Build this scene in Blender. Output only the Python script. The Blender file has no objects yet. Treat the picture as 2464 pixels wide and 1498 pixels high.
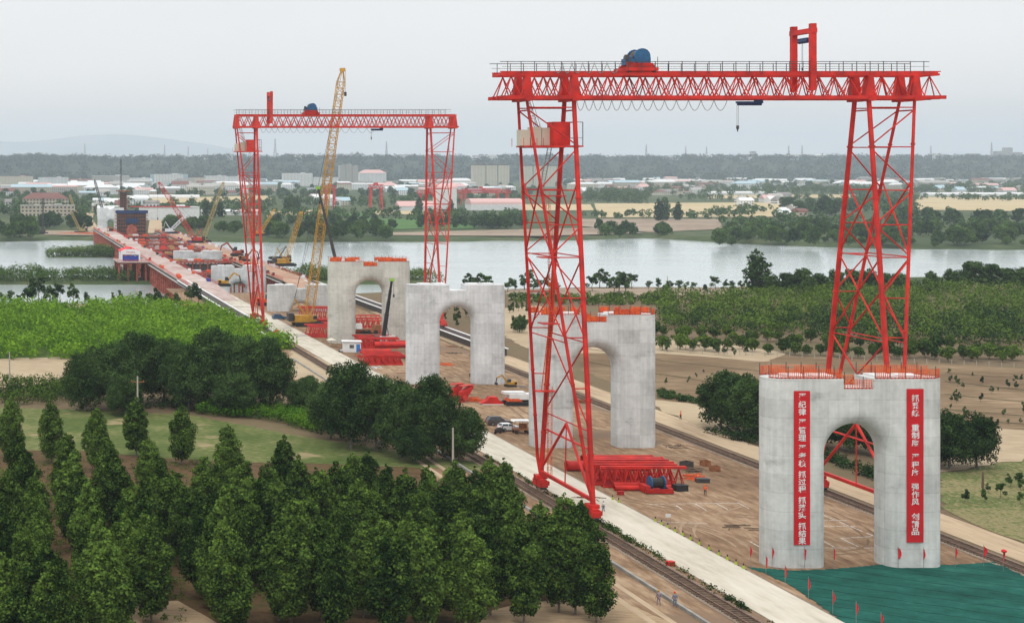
import bpy, math, random
import numpy as np
from mathutils import Vector, Matrix, noise as mnoise

C = bpy.context.scene.collection
SC = bpy.context.scene
rnd = random.Random(7)
R = math.radians

# ---------------------------------------------------------------- camera
H = 49.3            # camera height above the construction yard
FP = 3660.0         # focal length in photo units (photo measured 2464 wide)
VX, VY = -15.0, 403.0   # where the bridge axis meets the horizon
cam = bpy.data.cameras.new('camera')
cam.sensor_width = 36; cam.sensor_fit = 'HORIZONTAL'
cam.lens = 36 * FP / 2464
cam.shift_x = (1232 - VX) / 2464
cam.shift_y = (VY - 749) / 2464
cam.clip_start = 1; cam.clip_end = 90000
co = bpy.data.objects.new('camera', cam); C.objects.link(co)
co.location = (0, 0, H); co.rotation_euler = (R(90), 0, 0)
SC.camera = co

# ---------------------------------------------------------------- sky and sun
SUN_EL, SUN_AZ = R(58), R(215)      # azimuth measured clockwise from +Y
w = bpy.data.worlds.new('World'); SC.world = w; w.use_nodes = True
nt = w.node_tree; bg = nt.nodes['Background']
sky = nt.nodes.new('ShaderNodeTexSky'); sky.sky_type = 'NISHITA'; sky.sun_disc = False
sky.sun_elevation = SUN_EL; sky.sun_rotation = SUN_AZ
sky.dust_density = 4; sky.air_density = 1.0; sky.altitude = 300
mix = nt.nodes.new('ShaderNodeMix'); mix.data_type = 'RGBA'; mix.inputs[0].default_value = 0.95
nt.links.new(sky.outputs[0], mix.inputs[6])
# overcast layer: soft cloud sheet, a little brighter overhead
tc = nt.nodes.new('ShaderNodeTexCoord'); sep = nt.nodes.new('ShaderNodeSeparateXYZ')
nt.links.new(tc.outputs['Generated'], sep.inputs[0])
mp = nt.nodes.new('ShaderNodeMapping'); mp.inputs['Scale'].default_value = (1.2, 1.2, 7)
nt.links.new(tc.outputs['Generated'], mp.inputs[0])
nz = nt.nodes.new('ShaderNodeTexNoise'); nz.inputs['Scale'].default_value = 1.6; nz.inputs['Detail'].default_value = 4
nt.links.new(mp.outputs[0], nz.inputs[0])
ramp = nt.nodes.new('ShaderNodeValToRGB')
ramp.color_ramp.elements[0].position = 0.0; ramp.color_ramp.elements[0].color = (1.42, 1.30, 1.21, 1)
ramp.color_ramp.elements[1].position = 0.13; ramp.color_ramp.elements[1].color = (1.0, 1.0, 1.0, 1)
e = ramp.color_ramp.elements.new(0.06); e.color = (1.16, 1.11, 1.075, 1)
e = ramp.color_ramp.elements.new(0.4); e.color = (1.15, 1.15, 1.15, 1)
e = ramp.color_ramp.elements.new(1.0); e.color = (1.9, 1.9, 1.88, 1)
nt.links.new(sep.outputs[2], ramp.inputs[0])
sc_ = nt.nodes.new('ShaderNodeMath'); sc_.operation = 'MULTIPLY_ADD'
sc_.inputs[1].default_value = 1.6; sc_.inputs[2].default_value = 7.6
nt.links.new(nz.outputs[0], sc_.inputs[0])
vm = nt.nodes.new('ShaderNodeVectorMath'); vm.operation = 'SCALE'
nt.links.new(ramp.outputs[0], vm.inputs[0]); nt.links.new(sc_.outputs[0], vm.inputs['Scale'])
nt.links.new(vm.outputs[0], mix.inputs[7])
nt.links.new(mix.outputs[2], bg.inputs[0]); bg.inputs[1].default_value = 0.115
sl = bpy.data.lights.new('sun', 'SUN'); sl.energy = 1.3; sl.angle = R(16); sl.color = (1.0, 0.96, 0.9)
so = bpy.data.objects.new('sun', sl); C.objects.link(so)
sd = Vector((math.sin(SUN_AZ) * math.cos(SUN_EL), math.cos(SUN_AZ) * math.cos(SUN_EL), math.sin(SUN_EL)))
so.rotation_euler = sd.to_track_quat('Z', 'Y').to_euler(); so.location = (0, 0, 200)
SC.view_settings.view_transform = 'Standard'; SC.view_settings.look = 'None'
SC.view_settings.exposure = 0.0; SC.view_settings.gamma = 1.0
SC.cycles.volume_bounces = 2; SC.cycles.max_bounces = 5; SC.cycles.diffuse_bounces = 3
SC.cycles.transparent_max_bounces = 6

# ---------------------------------------------------------------- photo measures to the place
def G(x, y, z=0.0):
    """ground point seen at photo measure (x, y), on the level z"""
    Y = (H - z) * FP / (y - VY)
    return Vector(((x - VX) * Y / FP, Y, z))
def A(x, y, Y):
    """point seen at (x, y) standing Y metres away"""
    return Vector(((x - VX) * Y / FP, Y, H - (y - VY) * Y / FP))

# ---------------------------------------------------------------- materials
def mat(name, col, rough=0.7, metal=0.0, col2=None, scale=1.0, detail=4, spec=0.3, bump=0.0, bscale=None,
        stretch=(1, 1, 1), lo=0.35, hi=0.65, world=True):
    m = bpy.data.materials.new(name); m.use_nodes = True
    n = m.node_tree; b = n.nodes['Principled BSDF']
    b.inputs['Roughness'].default_value = rough; b.inputs['Metallic'].default_value = metal
    b.inputs['Specular IOR Level'].default_value = spec
    b.inputs['Base Color'].default_value = (*col, 1)
    if col2 or bump:
        if world:
            g = n.nodes.new('ShaderNodeNewGeometry'); src = g.outputs['Position']
        else:
            g = n.nodes.new('ShaderNodeTexCoord'); src = g.outputs['Object']
        mpn = n.nodes.new('ShaderNodeMapping'); mpn.inputs['Scale'].default_value = stretch
        n.links.new(src, mpn.inputs[0]); src = mpn.outputs[0]
    if col2:
        t = n.nodes.new('ShaderNodeTexNoise'); t.inputs['Scale'].default_value = scale; t.inputs['Detail'].default_value = detail
        n.links.new(src, t.inputs[0])
        r = n.nodes.new('ShaderNodeValToRGB')
        r.color_ramp.elements[0].position = lo; r.color_ramp.elements[0].color = (*col, 1)
        r.color_ramp.elements[1].position = hi; r.color_ramp.elements[1].color = (*col2, 1)
        n.links.new(t.outputs[0], r.inputs[0]); n.links.new(r.outputs[0], b.inputs['Base Color'])
    if bump:
        t2 = n.nodes.new('ShaderNodeTexNoise'); t2.inputs['Scale'].default_value = bscale or scale * 4; t2.inputs['Detail'].default_value = 5
        n.links.new(src, t2.inputs[0])
        bp = n.nodes.new('ShaderNodeBump'); bp.inputs['Strength'].default_value = bump; bp.inputs['Distance'].default_value = 0.4
        n.links.new(t2.outputs[0], bp.inputs['Height']); n.links.new(bp.outputs[0], b.inputs['Normal'])
    return m

def ramp_of(n, els):
    r = n.nodes.new('ShaderNodeValToRGB'); cr = r.color_ramp
    for i, (p, c) in enumerate(els):
        e = cr.elements[i] if i < 2 else cr.elements.new(p)
        e.position = p; e.color = (*c, 1)
    return r

def ground_mat(name, cols, big=0.02, small=0.8, bump=0.3, stripe=None, patch=None):
    """soil: three colours over a wide noise, broken by a finer noise and (maybe) plough lines"""
    m = bpy.data.materials.new(name); m.use_nodes = True
    n = m.node_tree; b = n.nodes['Principled BSDF']; b.inputs['Roughness'].default_value = 0.95
    b.inputs['Specular IOR Level'].default_value = 0.1
    g = n.nodes.new('ShaderNodeNewGeometry')
    mp = n.nodes.new('ShaderNodeMapping'); n.links.new(g.outputs['Position'], mp.inputs[0])
    if stripe: mp.inputs['Rotation'].default_value = (0, 0, stripe[0]); mp.inputs['Scale'].default_value = (stripe[1], stripe[2], 1)
    a = n.nodes.new('ShaderNodeTexNoise'); a.inputs['Scale'].default_value = big; a.inputs['Detail'].default_value = 6; a.inputs['Roughness'].default_value = 0.6
    n.links.new(g.outputs['Position'], a.inputs[0])
    s = n.nodes.new('ShaderNodeTexNoise'); s.inputs['Scale'].default_value = small; s.inputs['Detail'].default_value = 6; s.inputs['Roughness'].default_value = 0.65
    n.links.new(mp.outputs[0], s.inputs[0])
    ad = n.nodes.new('ShaderNodeMath'); ad.operation = 'MULTIPLY_ADD'; ad.inputs[1].default_value = 0.45
    ml = n.nodes.new('ShaderNodeMath'); ml.operation = 'MULTIPLY'; ml.inputs[1].default_value = 0.55
    n.links.new(s.outputs[0], ml.inputs[0]); n.links.new(a.outputs[0], ad.inputs[0]); n.links.new(ml.outputs[0], ad.inputs[2])
    k = len(cols)
    r = ramp_of(n, [(0.34 + 0.32 * i / (k - 1), c) for i, c in enumerate(cols)])
    n.links.new(ad.outputs[0], r.inputs[0]); out = r.outputs[0]
    if patch:
        v = n.nodes.new('ShaderNodeTexNoise'); v.inputs['Scale'].default_value = patch[0]; v.inputs['Detail'].default_value = 5
        n.links.new(g.outputs['Position'], v.inputs[0])
        r2 = ramp_of(n, [(patch[1], (0, 0, 0)), (patch[1] + 0.06, (1, 1, 1))]); n.links.new(v.outputs[0], r2.inputs[0])
        mx = n.nodes.new('ShaderNodeMix'); mx.data_type = 'RGBA'; n.links.new(r2.outputs[0], mx.inputs[0])
        n.links.new(out, mx.inputs[6]); mx.inputs[7].default_value = (*patch[2], 1); out = mx.outputs[2]
    n.links.new(out, b.inputs['Base Color'])
    if bump:
        bp = n.nodes.new('ShaderNodeBump'); bp.inputs['Strength'].default_value = bump; bp.inputs['Distance'].default_value = 0.5
        n.links.new(s.outputs[0], bp.inputs['Height']); n.links.new(bp.outputs[0], b.inputs['Normal'])
    return m

def leaf_mat(name, dark, light, trans=0.25, scale=0.35):
    m = bpy.data.materials.new(name); m.use_nodes = True
    n = m.node_tree
    for x in list(n.nodes): n.nodes.remove(x)
    out = n.nodes.new('ShaderNodeOutputMaterial')
    g = n.nodes.new('ShaderNodeNewGeometry'); oi = n.nodes.new('ShaderNodeObjectInfo')
    t = n.nodes.new('ShaderNodeTexNoise'); t.inputs['Scale'].default_value = scale; t.inputs['Detail'].default_value = 3
    n.links.new(g.outputs['Position'], t.inputs[0])
    a1 = n.nodes.new('ShaderNodeMath'); a1.operation = 'MULTIPLY_ADD'; a1.inputs[1].default_value = 0.35; a1.inputs[2].default_value = -0.17
    n.links.new(oi.outputs['Random'], a1.inputs[0])
    a2 = n.nodes.new('ShaderNodeMath'); a2.operation = 'MULTIPLY_ADD'; a2.inputs[1].default_value = 0.45; a2.inputs[2].default_value = -0.22
    n.links.new(g.outputs['Random Per Island'], a2.inputs[0])
    a3 = n.nodes.new('ShaderNodeMath'); a3.operation = 'ADD'; n.links.new(a1.outputs[0], a3.inputs[0]); n.links.new(a2.outputs[0], a3.inputs[1])
    a4 = n.nodes.new('ShaderNodeMath'); a4.operation = 'ADD'; n.links.new(a3.outputs[0], a4.inputs[0]); n.links.new(t.outputs[0], a4.inputs[1])
    r = ramp_of(n, [(0.28, dark), (0.88, light)]); n.links.new(a4.outputs[0], r.inputs[0])
    d = n.nodes.new('ShaderNodeBsdfDiffuse'); tr = n.nodes.new('ShaderNodeBsdfTranslucent'); mx = n.nodes.new('ShaderNodeMixShader')
    mx.inputs[0].default_value = trans
    n.links.new(r.outputs[0], d.inputs[0]); n.links.new(r.outputs[0], tr.inputs[0])
    n.links.new(d.outputs[0], mx.inputs[1]); n.links.new(tr.outputs[0], mx.inputs[2]); n.links.new(mx.outputs[0], out.inputs[0])
    return m

M = {}
M['red'] = mat('red_paint', (0.33, 0.016, 0.013), 0.55, col2=(0.60, 0.026, 0.017), scale=0.5, detail=7, spec=0.22)
M['red_far'] = mat('red_paint_weathered', (0.42, 0.03, 0.025), 0.6, col2=(0.60, 0.05, 0.035), scale=0.3, spec=0.25)
M['rust_red'] = mat('rusty_red_steel', (0.22, 0.045, 0.03), 0.7, col2=(0.38, 0.10, 0.06), scale=0.6)
M['orange'] = mat('orange_netting', (0.75, 0.13, 0.02), 0.7, col2=(0.5, 0.06, 0.02), scale=1.5)
M['yellow'] = mat('yellow_paint', (0.55, 0.30, 0.03), 0.5, col2=(0.38, 0.2, 0.03), scale=0.5)
M['paleyellow'] = mat('faded_yellow_paint', (0.42, 0.33, 0.13), 0.6, col2=(0.3, 0.22, 0.09), scale=0.5)
M['blue'] = mat('blue_machine_paint', (0.015, 0.11, 0.24), 0.45, col2=(0.02, 0.07, 0.16), scale=2)
M['navy'] = mat('navy_paint', (0.012, 0.03, 0.10), 0.45)
M['bannerblue'] = mat('blue_cloth', (0.03, 0.05, 0.28), 0.7)
M['black'] = mat('black_rubber', (0.02, 0.02, 0.022), 0.6)
M['dark'] = mat('dark_steel', (0.035, 0.035, 0.04), 0.55, col2=(0.07, 0.06, 0.055), scale=1)
M['steel'] = mat('grey_steel', (0.22, 0.22, 0.22), 0.5, metal=0.3, col2=(0.3, 0.29, 0.27), scale=1)
M['white'] = mat('white_paint', (0.72, 0.73, 0.74), 0.5, col2=(0.62, 0.62, 0.61), scale=0.4)
M['white2'] = mat('white_cladding', (0.62, 0.64, 0.66), 0.6, col2=(0.72, 0.73, 0.74), scale=0.05)
M['cream'] = mat('cream_panel', (0.55, 0.52, 0.42), 0.6)
M['beige'] = mat('beige_wall', (0.48, 0.42, 0.33), 0.8, col2=(0.4, 0.35, 0.28), scale=0.1)
M['pinkroof'] = mat('pale_red_roof', (0.60, 0.38, 0.36), 0.7)
M['redroof'] = mat('red_tiled_roof', (0.20, 0.085, 0.07), 0.8, col2=(0.16, 0.08, 0.07), scale=0.2)
M['greyroof'] = mat('grey_tiled_roof', (0.18, 0.17, 0.17), 0.8, col2=(0.26, 0.24, 0.22), scale=0.1)
M['blueroof'] = mat('pale_blue_roof', (0.38, 0.50, 0.56), 0.6)
M['glass'] = mat('window_glass', (0.03, 0.04, 0.05), 0.15, spec=0.6)
M['green'] = mat('lime_green_paint', (0.25, 0.5, 0.05), 0.5)
M['signgreen'] = mat('green_netting', (0.02, 0.12, 0.06), 0.8)
M['wood'] = mat('weathered_timber', (0.16, 0.11, 0.07), 0.9, col2=(0.09, 0.065, 0.05), scale=1.5)
M['trunk'] = mat('bark', (0.10, 0.085, 0.065), 0.95, col2=(0.2, 0.18, 0.15), scale=2)
M['pole'] = mat('pale_concrete_pole', (0.38, 0.35, 0.30), 0.9)
M['rail'] = mat('rail_steel', (0.11, 0.06, 0.045), 0.6, col2=(0.2, 0.12, 0.09), scale=1)
M['banner'] = mat('red_banner_cloth', (0.52, 0.008, 0.014), 0.75, col2=(0.46, 0.007, 0.012), scale=0.8)
M['flag'] = mat('red_flag_cloth', (0.62, 0.02, 0.03), 0.7)
M['skin'] = mat('skin', (0.35, 0.2, 0.13), 0.6)
M['workgrey'] = mat('blue_grey_workwear', (0.14, 0.17, 0.25), 0.9)
M['workgrey2'] = mat('grey_purple_workwear', (0.24, 0.2, 0.25), 0.9)
M['hivis'] = mat('orange_vest', (0.75, 0.1, 0.03), 0.8)
M['rust'] = mat('rust', (0.20, 0.07, 0.03), 0.9, col2=(0.3, 0.13, 0.06), scale=2)
M['carpaint'] = mat('grey_brown_car_paint', (0.11, 0.10, 0.095), 0.3, metal=0.5, spec=0.6)
M['doorblue'] = mat('blue_door_paint', (0.03, 0.18, 0.5), 0.6)
M['kerb'] = mat('old_kerb', (0.22, 0.215, 0.20), 0.9, col2=(0.32, 0.31, 0.28), scale=0.8)
M['lime'] = mat('lime_marking', (0.64, 0.62, 0.59), 0.9, col2=(0.50, 0.46, 0.41), scale=1.5)
M['tile'] = mat('concrete_slab', (0.42, 0.41, 0.38), 0.9, col2=(0.33, 0.32, 0.30), scale=0.4)
M['leafA'] = leaf_mat('poplar_leaves', (0.008, 0.026, 0.006), (0.135, 0.225, 0.040), trans=0.14, scale=0.6)
M['leafB'] = leaf_mat('dark_tree_leaves', (0.010, 0.030, 0.010), (0.085, 0.150, 0.040), trans=0.15)
M['leafC'] = leaf_mat('willow_leaves', (0.03, 0.065, 0.015), (0.12, 0.20, 0.05), scale=0.1, trans=0.15)
M['leafD'] = leaf_mat('vine_leaves', (0.03, 0.10, 0.008), (0.19, 0.34, 0.028), scale=0.06)
M['leafE'] = leaf_mat('orchard_leaves', (0.012, 0.036, 0.008), (0.115, 0.185, 0.028), scale=0.05, trans=0.12)
M['leafH'] = leaf_mat('far_wood_leaves', (0.020, 0.032, 0.022), (0.034, 0.052, 0.032), trans=0.05, scale=0.004)
M['leafF'] = leaf_mat('reed_leaves', (0.05, 0.10, 0.02), (0.14, 0.2, 0.06), scale=0.08)

def pier_mat(name, base, seed):
    m = bpy.data.materials.new(name); m.use_nodes = True
    n = m.node_tree; b = n.nodes['Principled BSDF']; b.inputs['Roughness'].default_value = 0.85; b.inputs['Specular IOR Level'].default_value = 0.15
    tcn = n.nodes.new('ShaderNodeTexCoord'); sx = n.nodes.new('ShaderNodeSeparateXYZ'); n.links.new(tcn.outputs['Object'], sx.inputs[0])
    def no(scale, st, det=5, off=0.0):
        mp = n.nodes.new('ShaderNodeMapping'); mp.inputs['Scale'].default_value = st; mp.inputs['Location'].default_value = (seed + off, seed * 2, off)
        n.links.new(tcn.outputs['Object'], mp.inputs[0])
        t = n.nodes.new('ShaderNodeTexNoise'); t.inputs['Scale'].default_value = scale; t.inputs['Detail'].default_value = det
        t.inputs['Roughness'].default_value = 0.6
        n.links.new(mp.outputs[0], t.inputs[0]); return t.outputs[0]
    def mth(op, a, b_, c=None):
        q = n.nodes.new('ShaderNodeMath'); q.operation = op
        for i, v in enumerate((a, b_, c)):
            if v is None: continue
            if isinstance(v, (int, float)): q.inputs[i].default_value = v
            else: n.links.new(v, q.inputs[i])
        return q.outputs[0]
    # one tone per pour lift (bands) and per shutter panel
    fl = mth('FLOOR', mth('DIVIDE', sx.outputs[2], 2.3), 0.0)
    fx = mth('FLOOR', mth('DIVIDE', mth('ADD', sx.outputs[0], 60.0), 3.75), 0.0)
    cb = n.nodes.new('ShaderNodeCombineXYZ'); n.links.new(fl, cb.inputs[0]); n.links.new(fx, cb.inputs[1]); cb.inputs[2].default_value = seed
    wn = n.nodes.new('ShaderNodeTexWhiteNoise'); n.links.new(cb.outputs[0], wn.inputs[0])
    fr = mth('FRACT', mth('DIVIDE', sx.outputs[2], 2.3), 0.0)
    line = mth('LESS_THAN', fr, 0.03)
    frx = mth('FRACT', mth('DIVIDE', mth('ADD', sx.outputs[0], 60.0), 3.75), 0.0)
    linex = mth('LESS_THAN', frx, 0.016)
    v = mth('MULTIPLY_ADD', no(0.16, (1, 1, 1)), 0.85, 0.58)
    v = mth('MULTIPLY_ADD', no(1.0, (2.2, 2.2, 0.10), 4, 3), 0.46, mth('ADD', v, -0.23))
    v = mth('MULTIPLY_ADD', no(1.3, (1, 1, 1), 6, 7), 0.42, mth('ADD', v, -0.21))
    v = mth('MULTIPLY_ADD', wn.outputs[0], 0.17, mth('ADD', v, -0.085))
    v = mth('MULTIPLY_ADD', line, -0.17, v); v = mth('MULTIPLY_ADD', linex, -0.10, v)
    st = mth('SMOOTH_MAX', mth('ADD', no(0.22, (1, 1, 2.2), 6, 11), -0.60), 0.0, 0.04)
    v = mth('MULTIPLY_ADD', st, -2.6, v)
    vv = n.nodes.new('ShaderNodeVectorMath'); vv.operation = 'SCALE'; vv.inputs[0].default_value = base
    n.links.new(v, vv.inputs['Scale']); n.links.new(vv.outputs[0], b.inputs['Base Color'])
    bp = n.nodes.new('ShaderNodeBump'); bp.inputs['Strength'].default_value = 0.25; bp.inputs['Distance'].default_value = 0.05
    n.links.new(mth('SUBTRACT', no(2.0, (1, 1, 1), 5, 5), line), bp.inputs['Height']); n.links.new(bp.outputs[0], b.inputs['Normal'])
    return m

def window_mat(base, sx_=4.2, sz_=3.3):
    m = M[base].copy(); m.name = base + '_windowed'; n = m.node_tree; b = n.nodes['Principled BSDF']
    tcn = n.nodes.new('ShaderNodeTexCoord'); sp = n.nodes.new('ShaderNodeSeparateXYZ'); n.links.new(tcn.outputs['Object'], sp.inputs[0])
    def q(op, a, v):
        k = n.nodes.new('ShaderNodeMath'); k.operation = op
        for i, x in enumerate((a, v)):
            if isinstance(x, (int, float)): k.inputs[i].default_value = x
            else: n.links.new(x, k.inputs[i])
        return k.outputs[0]
    fx = q('FRACT', q('DIVIDE', sp.outputs[0], sx_), 0); fz = q('FRACT', q('DIVIDE', sp.outputs[2], sz_), 0)
    a = q('MULTIPLY', q('MULTIPLY', q('GREATER_THAN', fx, .3), q('LESS_THAN', fx, .7)), q('MULTIPLY', q('GREATER_THAN', fz, .35), q('LESS_THAN', fz, .78)))
    mx = n.nodes.new('ShaderNodeMix'); mx.data_type = 'RGBA'; n.links.new(a, mx.inputs[0])
    src = b.inputs['Base Color'].links
    if src: n.links.new(src[0].from_socket, mx.inputs[6])
    else: mx.inputs[6].default_value = b.inputs['Base Color'].default_value
    mx.inputs[7].default_value = (.07, .08, .09, 1); n.links.new(mx.outputs[2], b.inputs['Base Color']); return m

def components(v, f):
    p = list(range(len(v)))
    def fd(a):
        while p[a] != a: p[a] = p[p[a]]; a = p[a]
        return a
    for q in f:
        r0 = fd(q[0])
        for i in q[1:]: p[fd(i)] = r0
    cp = {}
    for q in f: cp.setdefault(fd(q[0]), []).append(q)
    return list(cp.values())
def clusters(v, f, mg=0.12, limit=400):
    cs = components(v, f)
    if len(cs) < 2 or len(cs) > 2500: return None
    A_ = np.array([[min(v[i][k] for q in c for i in q) for k in range(3)] for c in cs]) - mg
    B_ = np.array([[max(v[i][k] for q in c for i in q) for k in range(3)] for c in cs]) + mg
    left = set(range(len(cs))); out = []
    while left:
        st = [left.pop()]; g = []
        while st:
            a = st.pop(); g.append(a)
            hit = np.where(np.all((A_[a] < B_) & (B_[a] > A_), axis=1))[0]
            for h in hit:
                if h in left: left.discard(h); st.append(h)
        out.append([q for a in g for q in cs[a]])
    return out
NOSPLIT = {'lettering', 'rail', 'guard_rail_far', 'crown', 'trunk'}
# ---------------------------------------------------------------- mesh building
class MB:
    def __init__(s): s.v = []; s.f = []
    def add(s, vs, fs):
        o = len(s.v); s.v.extend(tuple(v) for v in vs); s.f.extend(tuple(i + o for i in f) for f in fs); return s
    def box(s, c, d, rz=0.0, taper=1.0):
        hx, hy, hz = d[0] / 2, d[1] / 2, d[2] / 2; vs = []
        cr, sr = math.cos(rz), math.sin(rz)
        for sz in (-1, 1):
            k = taper if sz > 0 else 1
            for a, b in ((-1, -1), (1, -1), (1, 1), (-1, 1)):
                x, y = a * hx * k, b * hy * k
                vs.append((c[0] + x * cr - y * sr, c[1] + x * sr + y * cr, c[2] + sz * hz))
        return s.add(vs, [(3, 2, 1, 0), (4, 5, 6, 7), (0, 1, 5, 4), (1, 2, 6, 5), (2, 3, 7, 6), (3, 0, 4, 7)])
    def bar(s, p, q, wd, ht=None):
        p, q = Vector(p), Vector(q); d = q - p
        if d.length < 1e-6: return s
        ht = ht or wd; d.normalize()
        up = Vector((0, 0, 1)) if abs(d.z) < 0.95 else Vector((0, 1, 0))
        a = d.cross(up).normalized() * wd / 2; b = a.cross(d).normalized() * ht / 2
        vs = [p - a - b, p + a - b, p + a + b, p - a + b, q - a - b, q + a - b, q + a + b, q - a + b]
        return s.add(vs, [(0, 1, 2, 3), (7, 6, 5, 4), (1, 0, 4, 5), (2, 1, 5, 6), (3, 2, 6, 7), (0, 3, 7, 4)])
    def tube(s, p, q, r, r2=None, n=8, cap=True):
        p, q = Vector(p), Vector(q); d = q - p
        if d.length < 1e-6: return s
        r2 = r if r2 is None else r2; d.normalize()
        up = Vector((0, 0, 1)) if abs(d.z) < 0.95 else Vector((0, 1, 0))
        a = d.cross(up).normalized(); b = d.cross(a).normalized(); vs = []
        for P, rr in ((p, r), (q, r2)):
            for i in range(n):
                t = 2 * math.pi * i / n; vs.append(P + a * (rr * math.cos(t)) + b * (rr * math.sin(t)))
        fs = [(i, (i + 1) % n, n + (i + 1) % n, n + i) for i in range(n)]
        if cap: fs += [tuple(reversed(range(n))), tuple(range(n, 2 * n))]
        return s.add(vs, fs)
    def path(s, pts, r, n=6):
        for a, b in zip(pts[:-1], pts[1:]): s.tube(a, b, r, n=n)
        return s
    def prism(s, prof, axis, a0, a1):
        """prof: list of 2D points, extruded along axis 'x','y' or 'z' from a0 to a1"""
        k = len(prof)
        def P(u, v, t): return (t, u, v) if axis == 'x' else (u, t, v) if axis == 'y' else (u, v, t)
        vs = [P(u, v, a0) for u, v in prof] + [P(u, v, a1) for u, v in prof]
        fs = [(i, (i + 1) % k, k + (i + 1) % k, k + i) for i in range(k)] + [tuple(reversed(range(k))), tuple(range(k, 2 * k))]
        return s.add(vs, fs)
    def sheet(s, poly, z):
        return s.add([(p[0], p[1], z) for p in poly], [tuple(range(len(poly)))])
    def sphere(s, c, r, n=8, m=6, sz=1.0):
        vs = [(c[0], c[1], c[2] - r * sz)]
        for j in range(1, m):
            t = math.pi * j / m
            for i in range(n):
                a = 2 * math.pi * i / n
                vs.append((c[0] + r * math.sin(t) * math.cos(a), c[1] + r * math.sin(t) * math.sin(a), c[2] - r * sz * math.cos(t)))
        vs.append((c[0], c[1], c[2] + r * sz)); fs = []
        for i in range(n): fs.append((0, 1 + (i + 1) % n, 1 + i))
        for j in range(m - 2):
            for i in range(n):
                a = 1 + j * n + i; b = 1 + j * n + (i + 1) % n; fs.append((a, b, b + n, a + n))
        L = len(vs) - 1
        for i in range(n): fs.append((1 + (m - 2) * n + i, 1 + (m - 2) * n + (i + 1) % n, L))
        return s.add(vs, fs)
    def xf(s, mtx):
        s.v = [tuple(mtx @ Vector(v)) for v in s.v]; return s
    def mesh(s, name, m, smooth=False):
        me = bpy.data.meshes.new(name); me.from_pydata(s.v, [], s.f); me.materials.append(m); me.update()
        if smooth:
            me.shade_smooth()
            try: me.set_sharp_from_angle(angle=R(38))
            except Exception: pass
        return me
    def build(s, name, m, parent=None, smooth=False, raw=False):
        if isinstance(m, str): m = M[m]
        if parent and not raw:      # written in world measures: bring to the thing's own base
            root = parent
            while root.parent: root = root.parent
            l = root.location; s.v = [(v[0] - l.x, v[1] - l.y, v[2] - l.z) for v in s.v]
        g = clusters(s.v, s.f) if parent and name not in NOSPLIT else None
        if not g or len(g) < 2 or len(g) > 100: g = [s.f]
        for fs in g:
            mb = s
            if len(g) > 1:
                ids = sorted({i for q in fs for i in q}); mp = {a: i for i, a in enumerate(ids)}
                mb = MB(); mb.v = [s.v[i] for i in ids]; mb.f = [tuple(mp[i] for i in q) for q in fs]
            o = bpy.data.objects.new(name, mb.mesh(name, m, smooth)); C.objects.link(o)
            if parent: o.parent = parent
        return o

def tag(o, label, cat, group=None):
    o['label'] = label; o['category'] = cat
    if group: o['group'] = group
    return o
def thing(name, label, cat, loc=(0, 0, 0), rz=0.0, group=None):
    o = bpy.data.objects.new(name, None); o.empty_display_size = 0.5; C.objects.link(o)
    o.location = loc; o.rotation_euler = (0, 0, rz)
    return tag(o, label, cat, group)
def local(name, mb, m, parent, smooth=False):
    """part whose vertices are written in its thing's own coordinates"""
    return mb.build(name, m, parent, smooth, raw=True)
def struct(o): o['kind'] = 'structure'; return o
def stuff(o, label, cat): o['kind'] = 'stuff'; tag(o, label, cat); return o
def dup(root, loc, rz=0.0, label=None, scale=None, group=None):
    r = root.copy(); C.objects.link(r); r.location = loc; r.rotation_euler = (0, 0, rz)
    if scale is not None: r.scale = scale if hasattr(scale, '__len__') else (scale,) * 3
    if label: r['label'] = label
    if group: r['group'] = group
    for ch in list(root.children):
        c = ch.copy(); C.objects.link(c); c.parent = r
        for g in ch.children:
            d = g.copy(); C.objects.link(d); d.parent = c
    return r
ORD = ['first', 'second', 'third', 'fourth', 'fifth', 'sixth', 'seventh', 'eighth', 'ninth', 'tenth', 'eleventh', 'twelfth',
       'thirteenth', 'fourteenth', 'fifteenth', 'sixteenth', 'seventeenth', 'eighteenth', 'nineteenth', 'twentieth']
def ordn(i):
    if 0 <= i < 20: return ORD[i]
    n = i + 1
    if n >= 100:
        h_ = 'hundred' if n < 200 else 'two hundred'; q = n % 100
        return h_ + ' ' + ordn(q - 1) if q else h_ + 'th'
    t = {2: 'twenty', 3: 'thirty', 4: 'forty', 5: 'fifty', 6: 'sixty', 7: 'seventy', 8: 'eighty', 9: 'ninety'}[(n // 10) % 10]
    return (t + '-' + ORD[n % 10 - 1]) if n % 10 else t[:-1] + 'ieth'
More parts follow.
